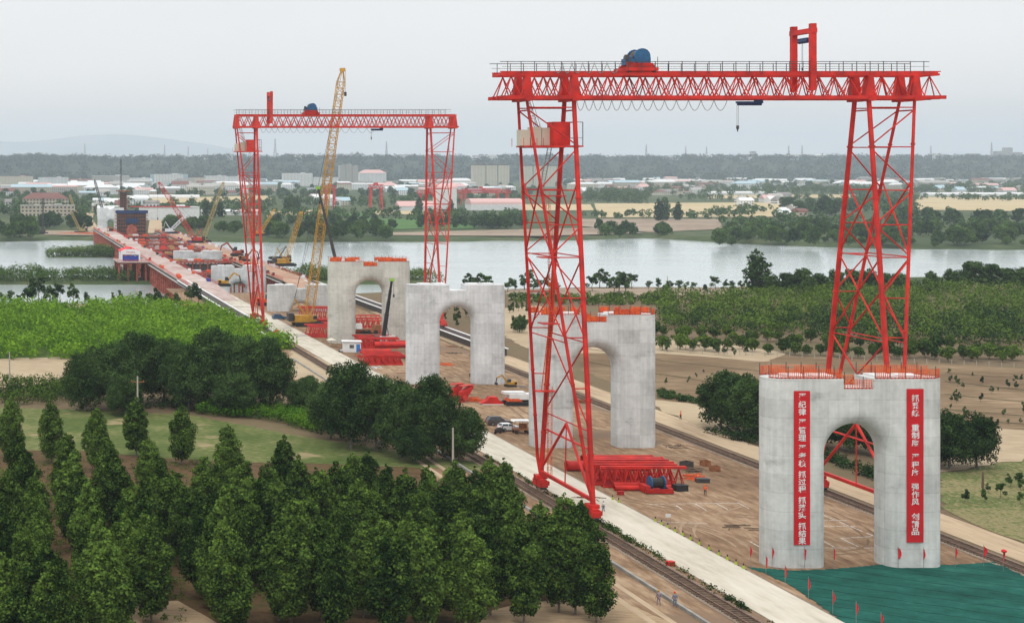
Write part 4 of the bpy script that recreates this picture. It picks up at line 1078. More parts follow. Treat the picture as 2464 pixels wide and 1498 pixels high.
for x in sorted(XS):
    yb = rnd.uniform(692, 706); hh = rnd.uniform(4, 8.5) if x < 1540 else rnd.uniform(3, 5.5)
    g_ = G(x, yb); plant('sapling', 'young_tree', (g_.x, g_.y, 0), (hh / 3.2, hh / 3.2, hh / 4.5), f'dark sapling at the river edge right of the piers, {ordn(i)} from the left', 'young tree', 'saplings at the river edge'); i += 1
# saplings scattered over the pale and brown fields
i = 0; pts = []
def scatter(xa, xb, ya, yb, n_, h0, h1):
    for _ in range(n_): pts.append((rnd.uniform(xa, xb), rnd.uniform(ya, yb), rnd.uniform(h0, h1)))
scatter(1225, 1275, 730, 800, 14, 2, 4); scatter(1145, 1215, 745, 800, 9, 2, 3.5); scatter(1062, 1135, 745, 790, 10, 2, 3.5)
scatter(1600, 1830, 825, 860, 12, 2.2, 4.5); scatter(2280, 2464, 900, 1030, 34, .9, 2.0); scatter(1590, 1700, 880, 950, 5, .8, 1.8); scatter(2320, 2464, 1170, 1230, 8, 1.4, 2.8); scatter(1430, 1560, 800, 860, 8, 2, 3.5)
for x, y, hh in sorted(pts):
    g_ = G(x, y); plant('sapling', 'sapling', (g_.x, g_.y, 0), hh / 4.2, f'thin sapling on bare ground at the right, {ordn(i)} from the left', 'sapling', 'saplings on the bare fields'); i += 1
# front rows of the orchard on the right: individuals; the rest reads as one mass
i = 0; orch = []
for x in np.arange(1470, 2464, 27):
    orch.append((x + rnd.uniform(-9, 9), 800 + (x - 1470) * 0.062 + rnd.uniform(-9, 9) + (0 if x > 1560 else 12), rnd.uniform(2.8, 4.6)))
for x in np.arange(1600, 2464, 31):
    orch.append((x + rnd.uniform(-9, 9), 838 + (x - 1600) * 0.04 + rnd.uniform(-6, 6), rnd.uniform(3.0, 4.8)))
for x, y, hh in sorted(orch):
    g_ = G(x, y); plant('orchard', 'orchard_tree', (g_.x, g_.y, 0), (hh / 3.4, hh / 3.4, hh / 3.6), f'low fruit tree on the near orchard edge, {ordn(i)} from the left', 'fruit tree', 'fruit trees on the near edge of the orchard'); i += 1
def in_poly(x, y, poly):
    c = False; j = len(poly) - 1
    for i in range(len(poly)):
        if (poly[i][1] > y) != (poly[j][1] > y) and x < (poly[j][0] - poly[i][0]) * (y - poly[i][1]) / (poly[j][1] - poly[i][1]) + poly[i][0]: c = not c
        j = i
    return c
def world_poly(pts, z=0): return [(p.x, p.y) for p in (G(x, y, z) for x, y in pts)]
def mass(name, label, cat, poly, z, nclump, rr, nleaf, size, m, up=0.6, seed=1, rows=None, zfun=None):
    rg = random.Random(seed); xs = [p[0] for p in poly]; ys = [p[1] for p in poly]; cl = []
    tries = 0
    while len(cl) < nclump and tries < nclump * 40:
        tries += 1
        # even in the picture as well as on the land: near clumps are not crowded out
        y = rg.uniform(min(ys), max(ys)); x = rg.uniform(min(xs), max(xs))
        if rows: x = round(x / rows) * rows + rg.uniform(-.5, .5)
        if not in_poly(x, y, poly): continue
        r = rg.uniform(*rr); q = mnoise.noise(Vector((x * 0.05, y * 0.05, seed))); r *= 1 + 0.5 * q
        cl.append((x, y, (zfun(x, y) if zfun else z) + r * 0.55, r))
    me = quads_mesh(name, crown_arrays(seed, cl, nleaf, size, up), M[m]); o = bpy.data.objects.new(name, me); C.objects.link(o)
    return stuff(o, label, cat)
mass('vineyard_vines', 'bright green vineyard canopy covering the ground on the left', 'vines', world_poly([(-250, 738), (300, 740), (475, 743), (560, 768), (640, 805), (700, 840), (560, 868), (0, 866), (-250, 866)]), 0.6, 2000, (0.9, 2.8), 80000, 0.8, 'leafD', seed=5)
mass('vine_rows', 'rows of trellised vines behind the poplars in the middle left', 'vines', world_poly([(470, 968), (560, 970), (700, 990), (860, 1030), (880, 1050), (760, 1042), (640, 1012), (480, 1000)]), 0.7, 420, (0.8, 1.2), 16000, 0.4, 'leafD', seed=6)
mass('vine_rows', 'vines at the far left edge behind the first poplars', 'vines', world_poly([(-250, 925), (150, 925), (190, 955), (150, 975), (-250, 970)]), 0.7, 420, (0.8, 1.2), 16000, 0.42, 'leafE', seed=7)
mass('orchard_mass', 'green orchard spreading over the land right of the huge crane', 'orchard', world_poly([(1580, 722), (1800, 706), (1860, 702), (2464, 695), (2900, 690), (2900, 855), (2464, 838), (2000, 812), (1600, 790)]), 0.8, 2300, (1.0, 2.8), 75000, 0.8, 'leafE', seed=8)
mass('orchard_mass', 'darker row of orchard trees along the near side of the green orchard', 'orchard', world_poly([(1560, 770), (1800, 762), (2464, 770), (2900, 775), (2900, 862), (2464, 842), (2000, 818), (1620, 800)]), 1.3, 460, (1.3, 2.7), 24000, 0.60, 'leafB', seed=18)
mass('scrub', 'low green scrub in the field between the piers and the river', 'scrub', world_poly([(1225, 715), (1580, 712), (1600, 735), (1460, 735), (1300, 732), (1225, 728)]), 0.3, 240, (0.6, 1.4), 6000, 0.8, 'leafE', seed=9)
mass('scrub', 'low weeds and brush under the dark grove on the left', 'scrub', world_poly([(150, 965), (700, 960), (900, 1040), (1160, 1105), (1100, 1112), (860, 1075), (700, 1020), (480, 985), (200, 990)]), 0.1, 320, (0.5, 1.0), 12000, 0.4, 'leafB', seed=10)
mass('verge_weeds', 'weeds growing along the kerb between the left rail track and the concrete road', 'weeds', [(83.4, 150), (84.2, 150), (84.2, 260), (83.4, 260)], 0.0, 200, (0.25, 0.5), 6000, 0.22, 'leafE', seed=11)
mass('undergrowth', 'sparse grass between the poplar rows at the lower left', 'grass', world_poly([(-60, 1110), (480, 1110), (460, 1498), (-60, 1498)]), -0.15, 800, (0.3, 0.7), 20000, 0.24, 'leafE', seed=15)
mass('hedge', 'low dark hedge along the dirt road beside the brown field', 'hedge', world_poly([(1590, 950), (1700, 968), (1830, 1002), (1830, 1012), (1700, 978), (1590, 958)]), 0.2, 120, (0.6, 1.1), 5000, 0.4, 'leafB', seed=12)
mass('hedge', 'scrubby brush at the foot of the bushy trees beside the dirt road', 'hedge', world_poly([(1690, 1040), (1830, 1075), (2040, 1130), (2110, 1160), (2110, 1140), (2040, 1110), (1830, 1050)]), 0.2, 160, (0.6, 1.0), 7000, 0.36, 'leafB', seed=13)
mass('undergrowth', 'low grass and weeds growing between the plantation poplars', 'grass', world_poly([(100, 1180), (700, 1180), (1200, 1250), (1440, 1380), (1440, 1440), (1100, 1450), (600, 1440), (450, 1360), (200, 1420), (60, 1300)]), -0.1, 1100, (0.4, 0.9), 26000, 0.26, 'leafE', seed=14)
for lab, poly, zz in (('reed covered river island left of the trestle bridge', [(-200, 758), (70, 758), (76, 776), (76, 796), (-200, 794)], 1), ('reeds on the far thin river island at the left', [(35, 985), (80, 985), (80, 1000), (35, 999)], 1), ('reeds on the river island right of the piers', [(134, 762), (226, 762), (226, 796), (134, 796)], 1)):
    mass('reeds', lab, 'reeds', poly, 0, 520 if poly[0][0] < 0 else 200, (2.0, 3.6), 26000 if poly[0][0] < 0 else 9000, 1.0, 'leafF', seed=int(abs(poly[0][0])) + 3, zfun=lambda x, y: gz(x, y) + 0.9)

# --- far bank trees, placed on the plain beyond the river
BELT = []
def belt(n_, xa, xb, ya, yb, kinds, h0, h1):
    for _ in range(n_): BELT.append((rnd.uniform(xa, xb), rnd.uniform(ya, yb), rnd.choice(kinds), rnd.uniform(h0, h1)))
belt(16, -20, 95, 545, 572, ['bankdark', 'willow'], 11, 16)
belt(17, 95, 215, 540, 552, ['bankdark'], 12, 15)
belt(10, 395, 470, 543, 556, ['bankdark', 'willow'], 9, 14)
belt(10, 470, 580, 548, 562, ['bankdark', 'willow'], 8, 13)
belt(24, 640, 952, 556, 578, ['bankdark', 'willow', 'bankdark'], 11, 16)
belt(14, 660, 960, 538, 552, ['bankdark'], 9, 13)
belt(17, 1140, 1260, 543, 552, ['bankdark'], 12, 16)
belt(8, 1010, 1140, 536, 548, ['bankdark'], 9, 13)
belt(14, 1440, 1600, 555, 570, ['bankdark', 'willow'], 8, 12)
belt(34, 1730, 2080, 558, 590, ['willow', 'willow', 'bankdark'], 10, 15)
belt(34, 2080, 2464, 555, 590, ['willow', 'willow', 'willow', 'bankdark'], 9, 15)
belt(16, 1700, 2464, 582, 594, ['willow'], 4, 7)
belt(14, 2120, 2464, 528, 545, ['bankdark'], 14, 19)
belt(9, 1880, 2060, 505, 525, ['bankdark'], 17, 23)
for x, y, h in ((1600, 530, 26), (1585, 532, 24), (1632, 530, 20), (700, 510, 24), (715, 512, 22), (690, 512, 20), (495, 522, 22), (512, 524, 20), (530, 522, 21), (1008, 515, 22), (1085, 512, 18), (1010, 548, 14), (1095, 548, 14)):
    BELT.append((x, y, 'bankpoplar', h))
BELT.sort()
for i, (x, y, kd, hh) in enumerate(BELT):
    g_ = G(x, y, ZF); hp = {'willow': 13, 'bankdark': 14, 'bankpoplar': 18}[kd]; s_ = hh / hp
    lb = {'willow': 'pale green willow', 'bankdark': 'dark green tree', 'bankpoplar': 'tall dark poplar'}[kd]
    plant(kd, {'willow': 'willow_tree', 'bankdark': 'broadleaf_tree', 'bankpoplar': 'poplar_tree'}[kd], (g_.x, g_.y, ZF), (s_ * 1.05, s_ * 1.05, s_), f'{lb} on the far bank, {ordn(i)} from the left', 'tree', 'trees on the far river bank', parts=True)
# woods far off: one mass each
def belts_mass(name, label, lst, seed, size=5.0, z=ZF, m='leafB', quads=26):
    rg = random.Random(seed); cl = []
    for (n_, xa, xb, ya, yb, h0, h1) in lst:
        for _ in range(n_):
            g_ = G(rg.uniform(xa, xb), rg.uniform(ya, yb), z); hh = rg.uniform(h0, h1)
            for q in range(3): cl.append((g_.x + rg.uniform(-.3, .3) * hh, g_.y + rg.uniform(-.3, .3) * hh, z + hh * rg.uniform(0.3, 0.75), hh * rg.uniform(0.28, 0.42)))
    me = quads_mesh(name, crown_arrays(seed, cl, len(cl) * quads, size, 0.8), M[m]); o = bpy.data.objects.new(name, me); C.objects.link(o); return stuff(o, label, 'woodland')
belts_mass('woodland', 'belts of trees across the plain behind the far river bank', [
    (120, -50, 240, 478, 520, 9, 15), (90, 240, 640, 486, 522, 8, 13), (120, 640, 1270, 513, 532, 7, 10), (60, 640, 1000, 482, 500, 9, 14), (40, 1000, 1270, 478, 500, 9, 14),
    (110, 1400, 1560, 462, 490, 10, 18), (40, 1400, 1720, 517, 528, 6, 9), (140, 1560, 2100, 452, 472, 12, 20), (90, 2050, 2200, 470, 512, 10, 16), (140, 2180, 2500, 448, 466, 12, 18), (70, 1730, 2500, 530, 556, 8, 13),
    (110, 1640, 2470, 476, 484, 7, 12), (60, 1720, 2000, 500, 524, 7, 10)], 31, 3.0)
belts_mass('far_woodland', 'hazy tree masses among the houses of the distant town', [
    (330, -100, 1300, 436, 476, 9, 17), (330, 1300, 2550, 428, 452, 10, 20)], 32, 6.0)
# ragged tree line on top of the plateau
rg = random.Random(44); cl = []
for _ in range(1500):
    Y = rg.uniform(7400, 9300); X = rg.uniform(-0.02, 0.72) * Y; z = gz(X, Y); hh = rg.uniform(10, 26) * (1 + 0.5 * mnoise.noise(Vector((X * .002, 0, 0)))); 
    for q in range(2): cl.append((X + rg.uniform(-25, 25), Y, z + hh * .4, hh * rg.uniform(.5, .9)))
me = quads_mesh('plateau_trees', crown_arrays(44, cl, 60000, 9, 0.8), M['leafH']); o = bpy.data.objects.new('plateau_trees', me); C.objects.link(o); stuff(o, 'ragged hazy tree line along the top of the far plateau', 'woodland')
rg = random.Random(45); cl = []
for _ in range(1500):
    Y = rg.uniform(5700, 7200); X = rg.uniform(-0.02, 0.72) * Y; z = gz(X, Y); hh = rg.uniform(14, 30)
    cl.append((X, Y, z + hh * .3, hh * .8))
me = quads_mesh('slope_woods', crown_arrays(45, cl, 50000, 10, 0.8), M['leafH']); o = bpy.data.objects.new('slope_woods', me); C.objects.link(o); stuff(o, 'hazy woods covering the slope of the far plateau', 'woodland')
# ================================================================ trestle bridges over the river
def trestle(name_label, x0, x1, y0, y1, zt, deckm, ramp=True, bent=9.0, side=-1, cat='trestle bridge'):
    t = thing('trestle_bridge', name_label, cat, ((x0 + x1) / 2, y0, zt), group='steel trestle bridges')
    d = MB()
    def slab(xa, xb, ya, yb, za, zb_, th):
        d.add([(xa, ya, za), (xb, ya, za), (xb, yb, zb_), (xa, yb, zb_), (xa, ya, za - th), (xb, ya, za - th), (xb, yb, zb_ - th), (xa, yb, zb_ - th)],
              [(0, 1, 2, 3), (7, 6, 5, 4), (0, 4, 5, 1), (1, 5, 6, 2), (2, 6, 7, 3), (3, 7, 4, 0)])
    if ramp: slab(x0, x1, y0 - 50, y0, 0.22, zt, 0.35)
    slab(x0, x1, y0, y1, zt, zt, 0.35); d.build('deck', deckm, t)
    g_ = MB()
    for x in (x0 + 0.3, x0 + 3.5, (x0 + x1) / 2, x1 - 3.5, x1 - 0.3): g_.box((x, (y0 + y1) / 2, zt - 1.0), (0.45, y1 - y0, 1.25))
    g_.build('girder', 'dark', t)
    w_ = MB().box((x0 - 0.5, (y0 + y1) / 2, zt - 1.3), (0.9, y1 - y0, 0.18)); w_.build('service_walkway', 'tile', t)
    y = y0 + 3
    while y < y1:
        b_ = MB(); zb_ = gz(x0, y) - 1.0
        for x in (x0 + 0.6, (x0 + x1) / 2, x1 - 0.6): b_.tube((x, y, zb_), (x, y, zt - 2.2), 0.62, n=10)
        b_.box(((x0 + x1) / 2, y, zt - 1.95), (x1 - x0 + 0.8, 0.8, 0.6))
        b_.bar((x0 + .6, y, zt - 3), ((x0 + x1) / 2, y, max(zb_, -8.5)), 0.25); b_.bar(((x0 + x1) / 2, y, zt - 3), (x1 - .6, y, max(zb_, -8.5)), 0.25)
        b_.build('pile_bent', 'rust_red', t); y += bent
    h = MB()
    for x in (x0 + 0.15, x1 - 0.15):
        for hh in (0.4, 0.8, 1.2): h.box((x, (y0 + y1) / 2, zt + hh), (0.07, y1 - y0, 0.07))
        y = y0
        while y < y1: h.box((x, y, zt + 0.62), (0.09, 0.09, 1.24)); y += 3
    h.build('guard_rail', 'red_far', t)
    return t
M['deck'] = ground_mat('worn_deck', [(0.27, 0.17, 0.145), (0.42, 0.33, 0.30), (0.56, 0.50, 0.47)], 0.03, 0.3, bump=0)
M['deck2'] = ground_mat('rusty_deck', [(0.26, 0.14, 0.09), (0.38, 0.24, 0.17), (0.45, 0.33, 0.25)], 0.03, 0.3, bump=0)
trestle('long trestle bridge on red steel piles crossing the river to the far bank', 78.0, 90.4, 612, 1192, 2.0, M['deck'])
trestle('second trestle deck on the right running past the river piers', 121.5, 133.5, 640, 1150, 2.0, M['deck2'])
# side platform with the pavilion
t = thing('side_platform', 'side platform on red piles carrying a blue and white pavilion', 'platform', (69.5, 775, 2.0))
MB().box((69.8, 775, 1.85), (16, 26, 0.4)).build('deck', M['deck'], t)
b_ = MB()
for x in (63, 67.5, 72, 76.5):
    for y in (764, 775, 786): b_.tube((x, y, gz(x, y) - 1), (x, y, 0.9), 0.6, n=10)
for y in (764, 775, 786): b_.box((69.8, y, 1.25), (15.5, 0.8, 0.7))
b_.build('piles', 'rust_red', t)
h = MB()
for hh in (0.4, 0.8, 1.2): h.box((69.8, 762.2, 2 + hh), (16, 0.07, 0.07)); h.box((62, 775, 2 + hh), (0.07, 26, 0.07))
for k in range(9): h.box((62 + 2 * k, 762.2, 2.6), (0.09, 0.09, 1.2))
h.build('guard_rail', 'red_far', t)
t = thing('pavilion', 'white pavilion with blue scalloped cloth and red roof beside the trestle deck', 'pavilion', (69, 770, 2.05))
w_ = MB(); w_.prism([(64.2, 2.05), (65.0, 2.05), (65.0, 5.4), (73.2, 5.4), (73.2, 2.05), (74.0, 2.05), (74.0, 7.2), (71.5, 8.1), (66.5, 8.1), (64.2, 7.2)], 'y', 768.0, 768.5)
w_.box((64.4, 775, 4.4), (0.3, 13, 4.6)); w_.box((73.8, 775, 4.4), (0.3, 13, 4.6)); w_.build('wall', 'white', t)
r_ = MB(); r_.prism([(63.8, 6.9), (69, 8.6), (74.4, 6.9), (74.4, 7.1), (69, 8.9), (63.8, 7.1)], 'y', 768.6, 783); r_.build('roof', 'flag', t)
c_ = MB(); pr = [(65.05, 2.4), (73.15, 2.4), (73.15, 5.2)]
for k in range(1, 25): x = 73.15 - 8.1 * k / 24; pr.append((x, 5.4 - 0.9 * abs(math.sin(k * math.pi / 8))))
c_.prism(pr, 'y', 768.1, 768.2); c_.build('cloth', 'bannerblue', t)
s_ = MB()
for k in range(6): s_.box((67.2 + k * 0.75, 767.96, 6.5), (0.42, 0.05, 0.5))
s_.build('lettering', 'red_far', t)
# cofferdam platforms between the two decks
for i, (Y, dd) in enumerate(((700, 14), (775, 16), (850, 8), (884, 8), (918, 9), (952, 10), (1006, 14), (1060, 12))):
    t = thing('work_platform', f'red work platform between the trestle decks, {ordn(i)} from the near bank', 'platform', (106, Y, 1.0), group='work platforms between the trestle decks')
    d = MB(); zt = 1.0 + (0.6 if i % 2 else 0)
    d.box((106, Y - dd / 2, zt), (30.5, 1.2, 0.8)); d.box((106, Y + dd / 2, zt), (30.5, 1.2, 0.8))
    for k in range(9): d.box((92 + 3.5 * k, Y, zt - 0.1), (0.6, dd, 0.5))
    d.build('frame_beams', 'rust_red', t)
    p_ = MB()
    for k in range(8):
        for yy in (-1, 1): p_.tube((92.5 + 3.86 * k, Y + yy * dd / 2, gz(106, Y) - 1), (92.5 + 3.86 * k, Y + yy * dd / 2, zt - .4), 0.4, n=8)
    p_.build('piles', 'rust_red', t)
    sh = MB(); sh.box((106, Y - dd / 2 + 0.4, zt - 2.6), (29, 0.3, 3.6)); sh.build('sheet_wall', 'dark', t)
    q = MB()
    for k in range(20):
        x = 91.6 + 1.52 * k
        q.box((x, Y - dd / 2 - 0.6, zt + 1.0), (0.08, 0.08, 1.3))
    for hh in (0.8, 1.3): q.box((106, Y - dd / 2 - 0.6, zt + hh), (29.5, 0.07, 0.07))
    q.build('guard_rail', 'red_far', t)
    # clutter lying on each platform: a stack and a slab of its own
    for k in range(6):
        m_ = ['white2', 'orange', 'steel', 'tile', 'red_far', 'paleyellow'][(i * 5 + k) % 6]
        cx_ = 94 + 4.8 * k + rnd.uniform(-2, 2); L = rnd.uniform(2.2, 4.2)
        s_ = MB()
        for j in range(4): s_.box((cx_ + rnd.uniform(-.2, .2), Y + rnd.uniform(-.2, .2) - 1.2 + .8 * j, zt + 0.55 + 0.4 * (j % 2)), (L, 0.95, 0.6))
        tag(s_.build('material_stack', m_), f'{dict(white2="white", orange="orange", steel="grey", tile="pale grey", red_far="red", paleyellow="yellowish")[m_]} goods, {ordn(k)} from the left on the {ordn(i)} river platform', 'stack', 'material stacks on the river platforms')

cl_ = random.Random(5); k = 0
for (xa, xb, ya, yb, n_) in ((79.5, 89, 625, 1180, 34), (122.5, 132.5, 650, 1140, 34)):
    side = 'left' if xa < 100 else 'right'
    for i in range(n_):
        y = ya + (yb - ya) * (i + cl_.random() * .8) / n_; x = cl_.choice([xa, xb]) + cl_.uniform(-.3, .3); m_ = cl_.choice(['white2', 'orange', 'steel', 'red_far', 'paleyellow', 'dark', 'bannerblue'])
        mb = MB(); L = cl_.uniform(1.6, 5)
        for j in range(3): mb.box((x + cl_.uniform(-.2, .2), y + cl_.uniform(-.3, .3), 2.2 + .45 * j), (cl_.uniform(.8, 1.6), L * (1 - .15 * j), .42))
        tag(mb.build('deck_load', m_), f'small {dict(white2="white", orange="orange", steel="grey", red_far="red", paleyellow="yellowish", dark="dark", bannerblue="blue")[m_]} load on the {side} trestle deck, {ordn(i)} from the near end', 'load', 'loads on the trestle decks')
# ================================================================ scaffolded towers on the far bank
def scaffold(label, x0, x1, y0, dp, zb, zt, lift=1.9, net=True, arch=False, bw=0.35):
    t = thing('scaffolded_tower', label, 'scaffolded tower', ((x0 + x1) / 2, y0, zb))
    if zt > 25: MB().box(((x0 + x1) / 2, y0 + dp / 2, zt + .3), (x1 - x0 + 3.5, dp + 3, .8)).build('top_platform', 'rust', t)
    c = MB().box(((x0 + x1) / 2, y0 + dp / 2, (zb + zt) / 2 - 0.5), (x1 - x0 - 2.4, dp - 2.4, zt - zb - 1)); c.build('core', 'dark', t)
    f_ = MB(); z = zb + 1.5
    while z < zt: f_.box(((x0 + x1) / 2, y0 + dp / 2, z), (x1 - x0, dp, bw)); z += lift
    f_.build('walkway', 'rust', t)
    p_ = MB(); n_ = max(3, int((x1 - x0) / 1.8))
    for i in range(n_ + 1):
        x = x0 + (x1 - x0) * i / n_
        for y in (y0, y0 + dp): p_.tube((x, y, zb), (x, y, zt + 0.6), 0.09, n=4)
    p_.build('scaffold_poles', 'rust_red', t)
    if arch:
        a = MB(); cx = (x0 + x1) / 2
        pr = [(cx - 4.0, zb), (cx - 4.0, zb + 9)] + [(cx + 4.0 * -math.cos(math.pi * k / 12), zb + 9 + 4.0 * math.sin(math.pi * k / 12)) for k in range(1, 12)] + [(cx + 4.0, zb + 9), (cx + 4.0, zb)]
        a.prism(pr, 'y', y0 - 0.6, y0 - 0.15); a.build('arch_formwork', 'rust_red', t)
        nn = MB(); nn.box((cx, y0 - 0.3, zb + 15.8), (9.2, 0.3, 3.2)); nn.box((cx, y0 - 0.3, zt - 0.4), (x1 - x0, 0.35, 2.4)); nn.build('safety_net', 'navy', t)
    return t
scaffold('wide scaffolded pier with red arch formwork at the far end of the trestle', 90.5, 114.5, 1130, 8, -6, 16.8, 2.6, arch=True)
scaffold('tall narrow scaffold tower behind the wide scaffolded pier', 107, 115, 1300, 8, -6, 29, 2.2)
t = scaffold('short scaffold bay standing left of the wide scaffolded pier', 84.5, 90.2, 1128, 6, -6, 5, 2.2)
pr = pier('far white pier with one small arch beyond the end of the trestle', 1245, 16.2, (0.62, 0.63, 0.64), 40, None, x0=85.0, zsp=3.5, aw=2.6, zbase=-6, pads=False)
t = thing('mast', 'thin dark lattice mast rising above the scaffold tower', 'mast', (110, 1340, -6)); b_ = MB(); lattice(b_, (112, 1340, -6), (112, 1340, 57), 1.6, 1.0, 0.16, 18); b_.build('lattice', 'dark', t)
MB().box((112, 1340, -5.4), (2.6, 2.6, 1.2)).build('footing', 'tile', t)

# ================================================================ cranes
def crawler(label, base, tip, Yb, col, wd, body_dir=1, boom_r=0.13, n_=34, mast=True, hook=None, zg=0.0, jib=False):
    bx, by = base; X = (bx - VX) * Yb / FP; g0 = Vector((X, Yb, zg))
    tp = A(tip[0], tip[1], Yb + 3); t = thing('crawler_crane', label, 'crawler crane', g0, group='crawler cranes')
    foot = g0 + Vector((0, 0, 2.6)); s_ = 1 if tp.x > foot.x else -1
    tr = MB()
    for y in (-2.6, 2.6):
        L = 4.6; pr = [(X - L, zg + 0.45), (X - L + .4, zg), (X + L - .4, zg), (X + L, zg + 0.45), (X + L, zg + 0.95), (X + L - .4, zg + 1.35), (X - L + .4, zg + 1.35), (X - L, zg + 0.95)]
        tr.prism(pr, 'y', Yb + y - 0.55, Yb + y + 0.55)
    tr.build('track', 'black', t)
    bd = MB(); bd.box((X - s_ * 2.0, Yb, zg + 1.55), (7.4, 3.4, 0.5)); bd.box((X - s_ * 2.2, Yb, zg + 2.6), (4.6, 3.0, 1.6)); bd.box((X + s_ * 1.2, Yb - 1.9, zg + 2.6), (1.7, 1.2, 1.9)); bd.build('superstructure', col, t)
    cw = MB()
    for k in range(4): cw.box((X - s_ * 5.6, Yb, zg + 1.9 + 0.62 * k), (1.7, 3.6, 0.56))
    cw.build('counterweight', 'dark', t)
    gl = MB().box((X + s_ * 1.6, Yb - 2.0, zg + 2.9), (1.2, 1.2, 1.0)); gl.build('cab_window', 'glass', t)
    bm = MB(); d = (tp - foot); a = foot + d * 0.05; b_ = foot + d * 0.95
    lattice(bm, foot, a, 0.5, wd, boom_r, 1); lattice(bm, a, b_, wd, wd * .85, boom_r, n_); lattice(bm, b_, tp, wd * .85, 0.5, boom_r, 1); bm.box(tp, (1.6, 1.0, 1.0)); bm.build('boom', col, t)
    ln = MB(); mt = g0 + Vector((-s_ * 4.2, 0, 8.5 if mast else 5.5))
    ln.tube(mt, tp, 0.06, n=4); ln.tube(mt + Vector((0, .8, 0)), foot + d * .6 + Vector((0, .8, 0)), 0.05, n=4)
    ln.build('pendant_rope', 'dark', t)
    ms = MB(); ms.bar(foot + Vector((-s_ * .5, -0.8, 0)), mt + Vector((0, -.4, 0)), 0.3); ms.bar(foot + Vector((-s_ * .5, 0.8, 0)), mt + Vector((0, .4, 0)), 0.3); ms.bar(mt, g0 + Vector((-s_ * 5.6, 0, 3.5)), 0.18); ms.build('mast', col, t)
    hk = MB(); L = hook or 10; q = tp + Vector((s_ * 0.9, 0, 0)); hk.tube(q, q + Vector((0, 0, -L)), 0.05, n=4); hk.build('hoist_rope', 'dark', t)
    hb_ = MB(); hb_.box(q + Vector((0, 0, -L - 0.6)), (0.7, 0.5, 1.3)); hb_.build('hook_block', 'dark', t)
    return t
crawler('tall yellow crawler crane with its boom rising past the further gantry beam', (742, 784), (824, 168), 473.6, 'yellow', 2.5, n_=36, boom_r=0.13, hook=7)
crawler('yellow crawler crane leaning right beyond the tall yellow one, short boom', (688, 640), (725, 511), 730, 'yellow', 1.9, boom_r=0.09, n_=12, zg=2.1, hook=5)
crawler('small yellow crawler crane just right of the further gantry leg', (628, 567), (660, 505), 1056, 'yellow', 1.6, boom_r=0.10, n_=10, zg=2.1, hook=4)
crawler('olive yellow crawler crane on the right trestle, tall boom leaning right', (490, 583), (537, 440), 962, 'paleyellow', 1.9, boom_r=0.12, n_=14, zg=2.1, hook=6)
crawler('red crawler crane on the trestle with its boom leaning left', (468, 584), (383, 440), 956, 'red_far', 2.6, boom_r=0.17, n_=16, zg=2.1, hook=22)
crawler('small white crawler crane beyond the river work platforms', (412, 562), (448, 517), 1089, 'white2', 1.8, boom_r=0.12, n_=9, zg=2.1, hook=4)
crawler('yellow crawler crane on the far bank left of the trestle end', (192, 549), (171, 509), 1290, 'paleyellow', 1.8, boom_r=0.13, n_=9, zg=-6, hook=4)
crawler('dark crawler crane far beyond the trestle end, boom leaning left', (253, 498), (228, 434), 1560, 'dark', 2.0, boom_r=0.26, n_=12, zg=-6, hook=8)
crawler('faint yellow crawler crane far off above the brown roofed house', (181, 490), (168, 468), 1800, 'paleyellow', 2.0, boom_r=0.26, n_=8, zg=-6, hook=5)
crawler('dark piling rig with upright mast on the far bank at the left', (103, 562), (103.5, 478), 1270, 'dark', 1.6, boom_r=0.2, n_=16, zg=-6, hook=6)
crawler('short dark crawler crane standing behind the further gantry leg', (668, 641), (650, 620), 750, 'dark', 1.4, boom_r=0.12, n_=6, zg=2.1, hook=2)
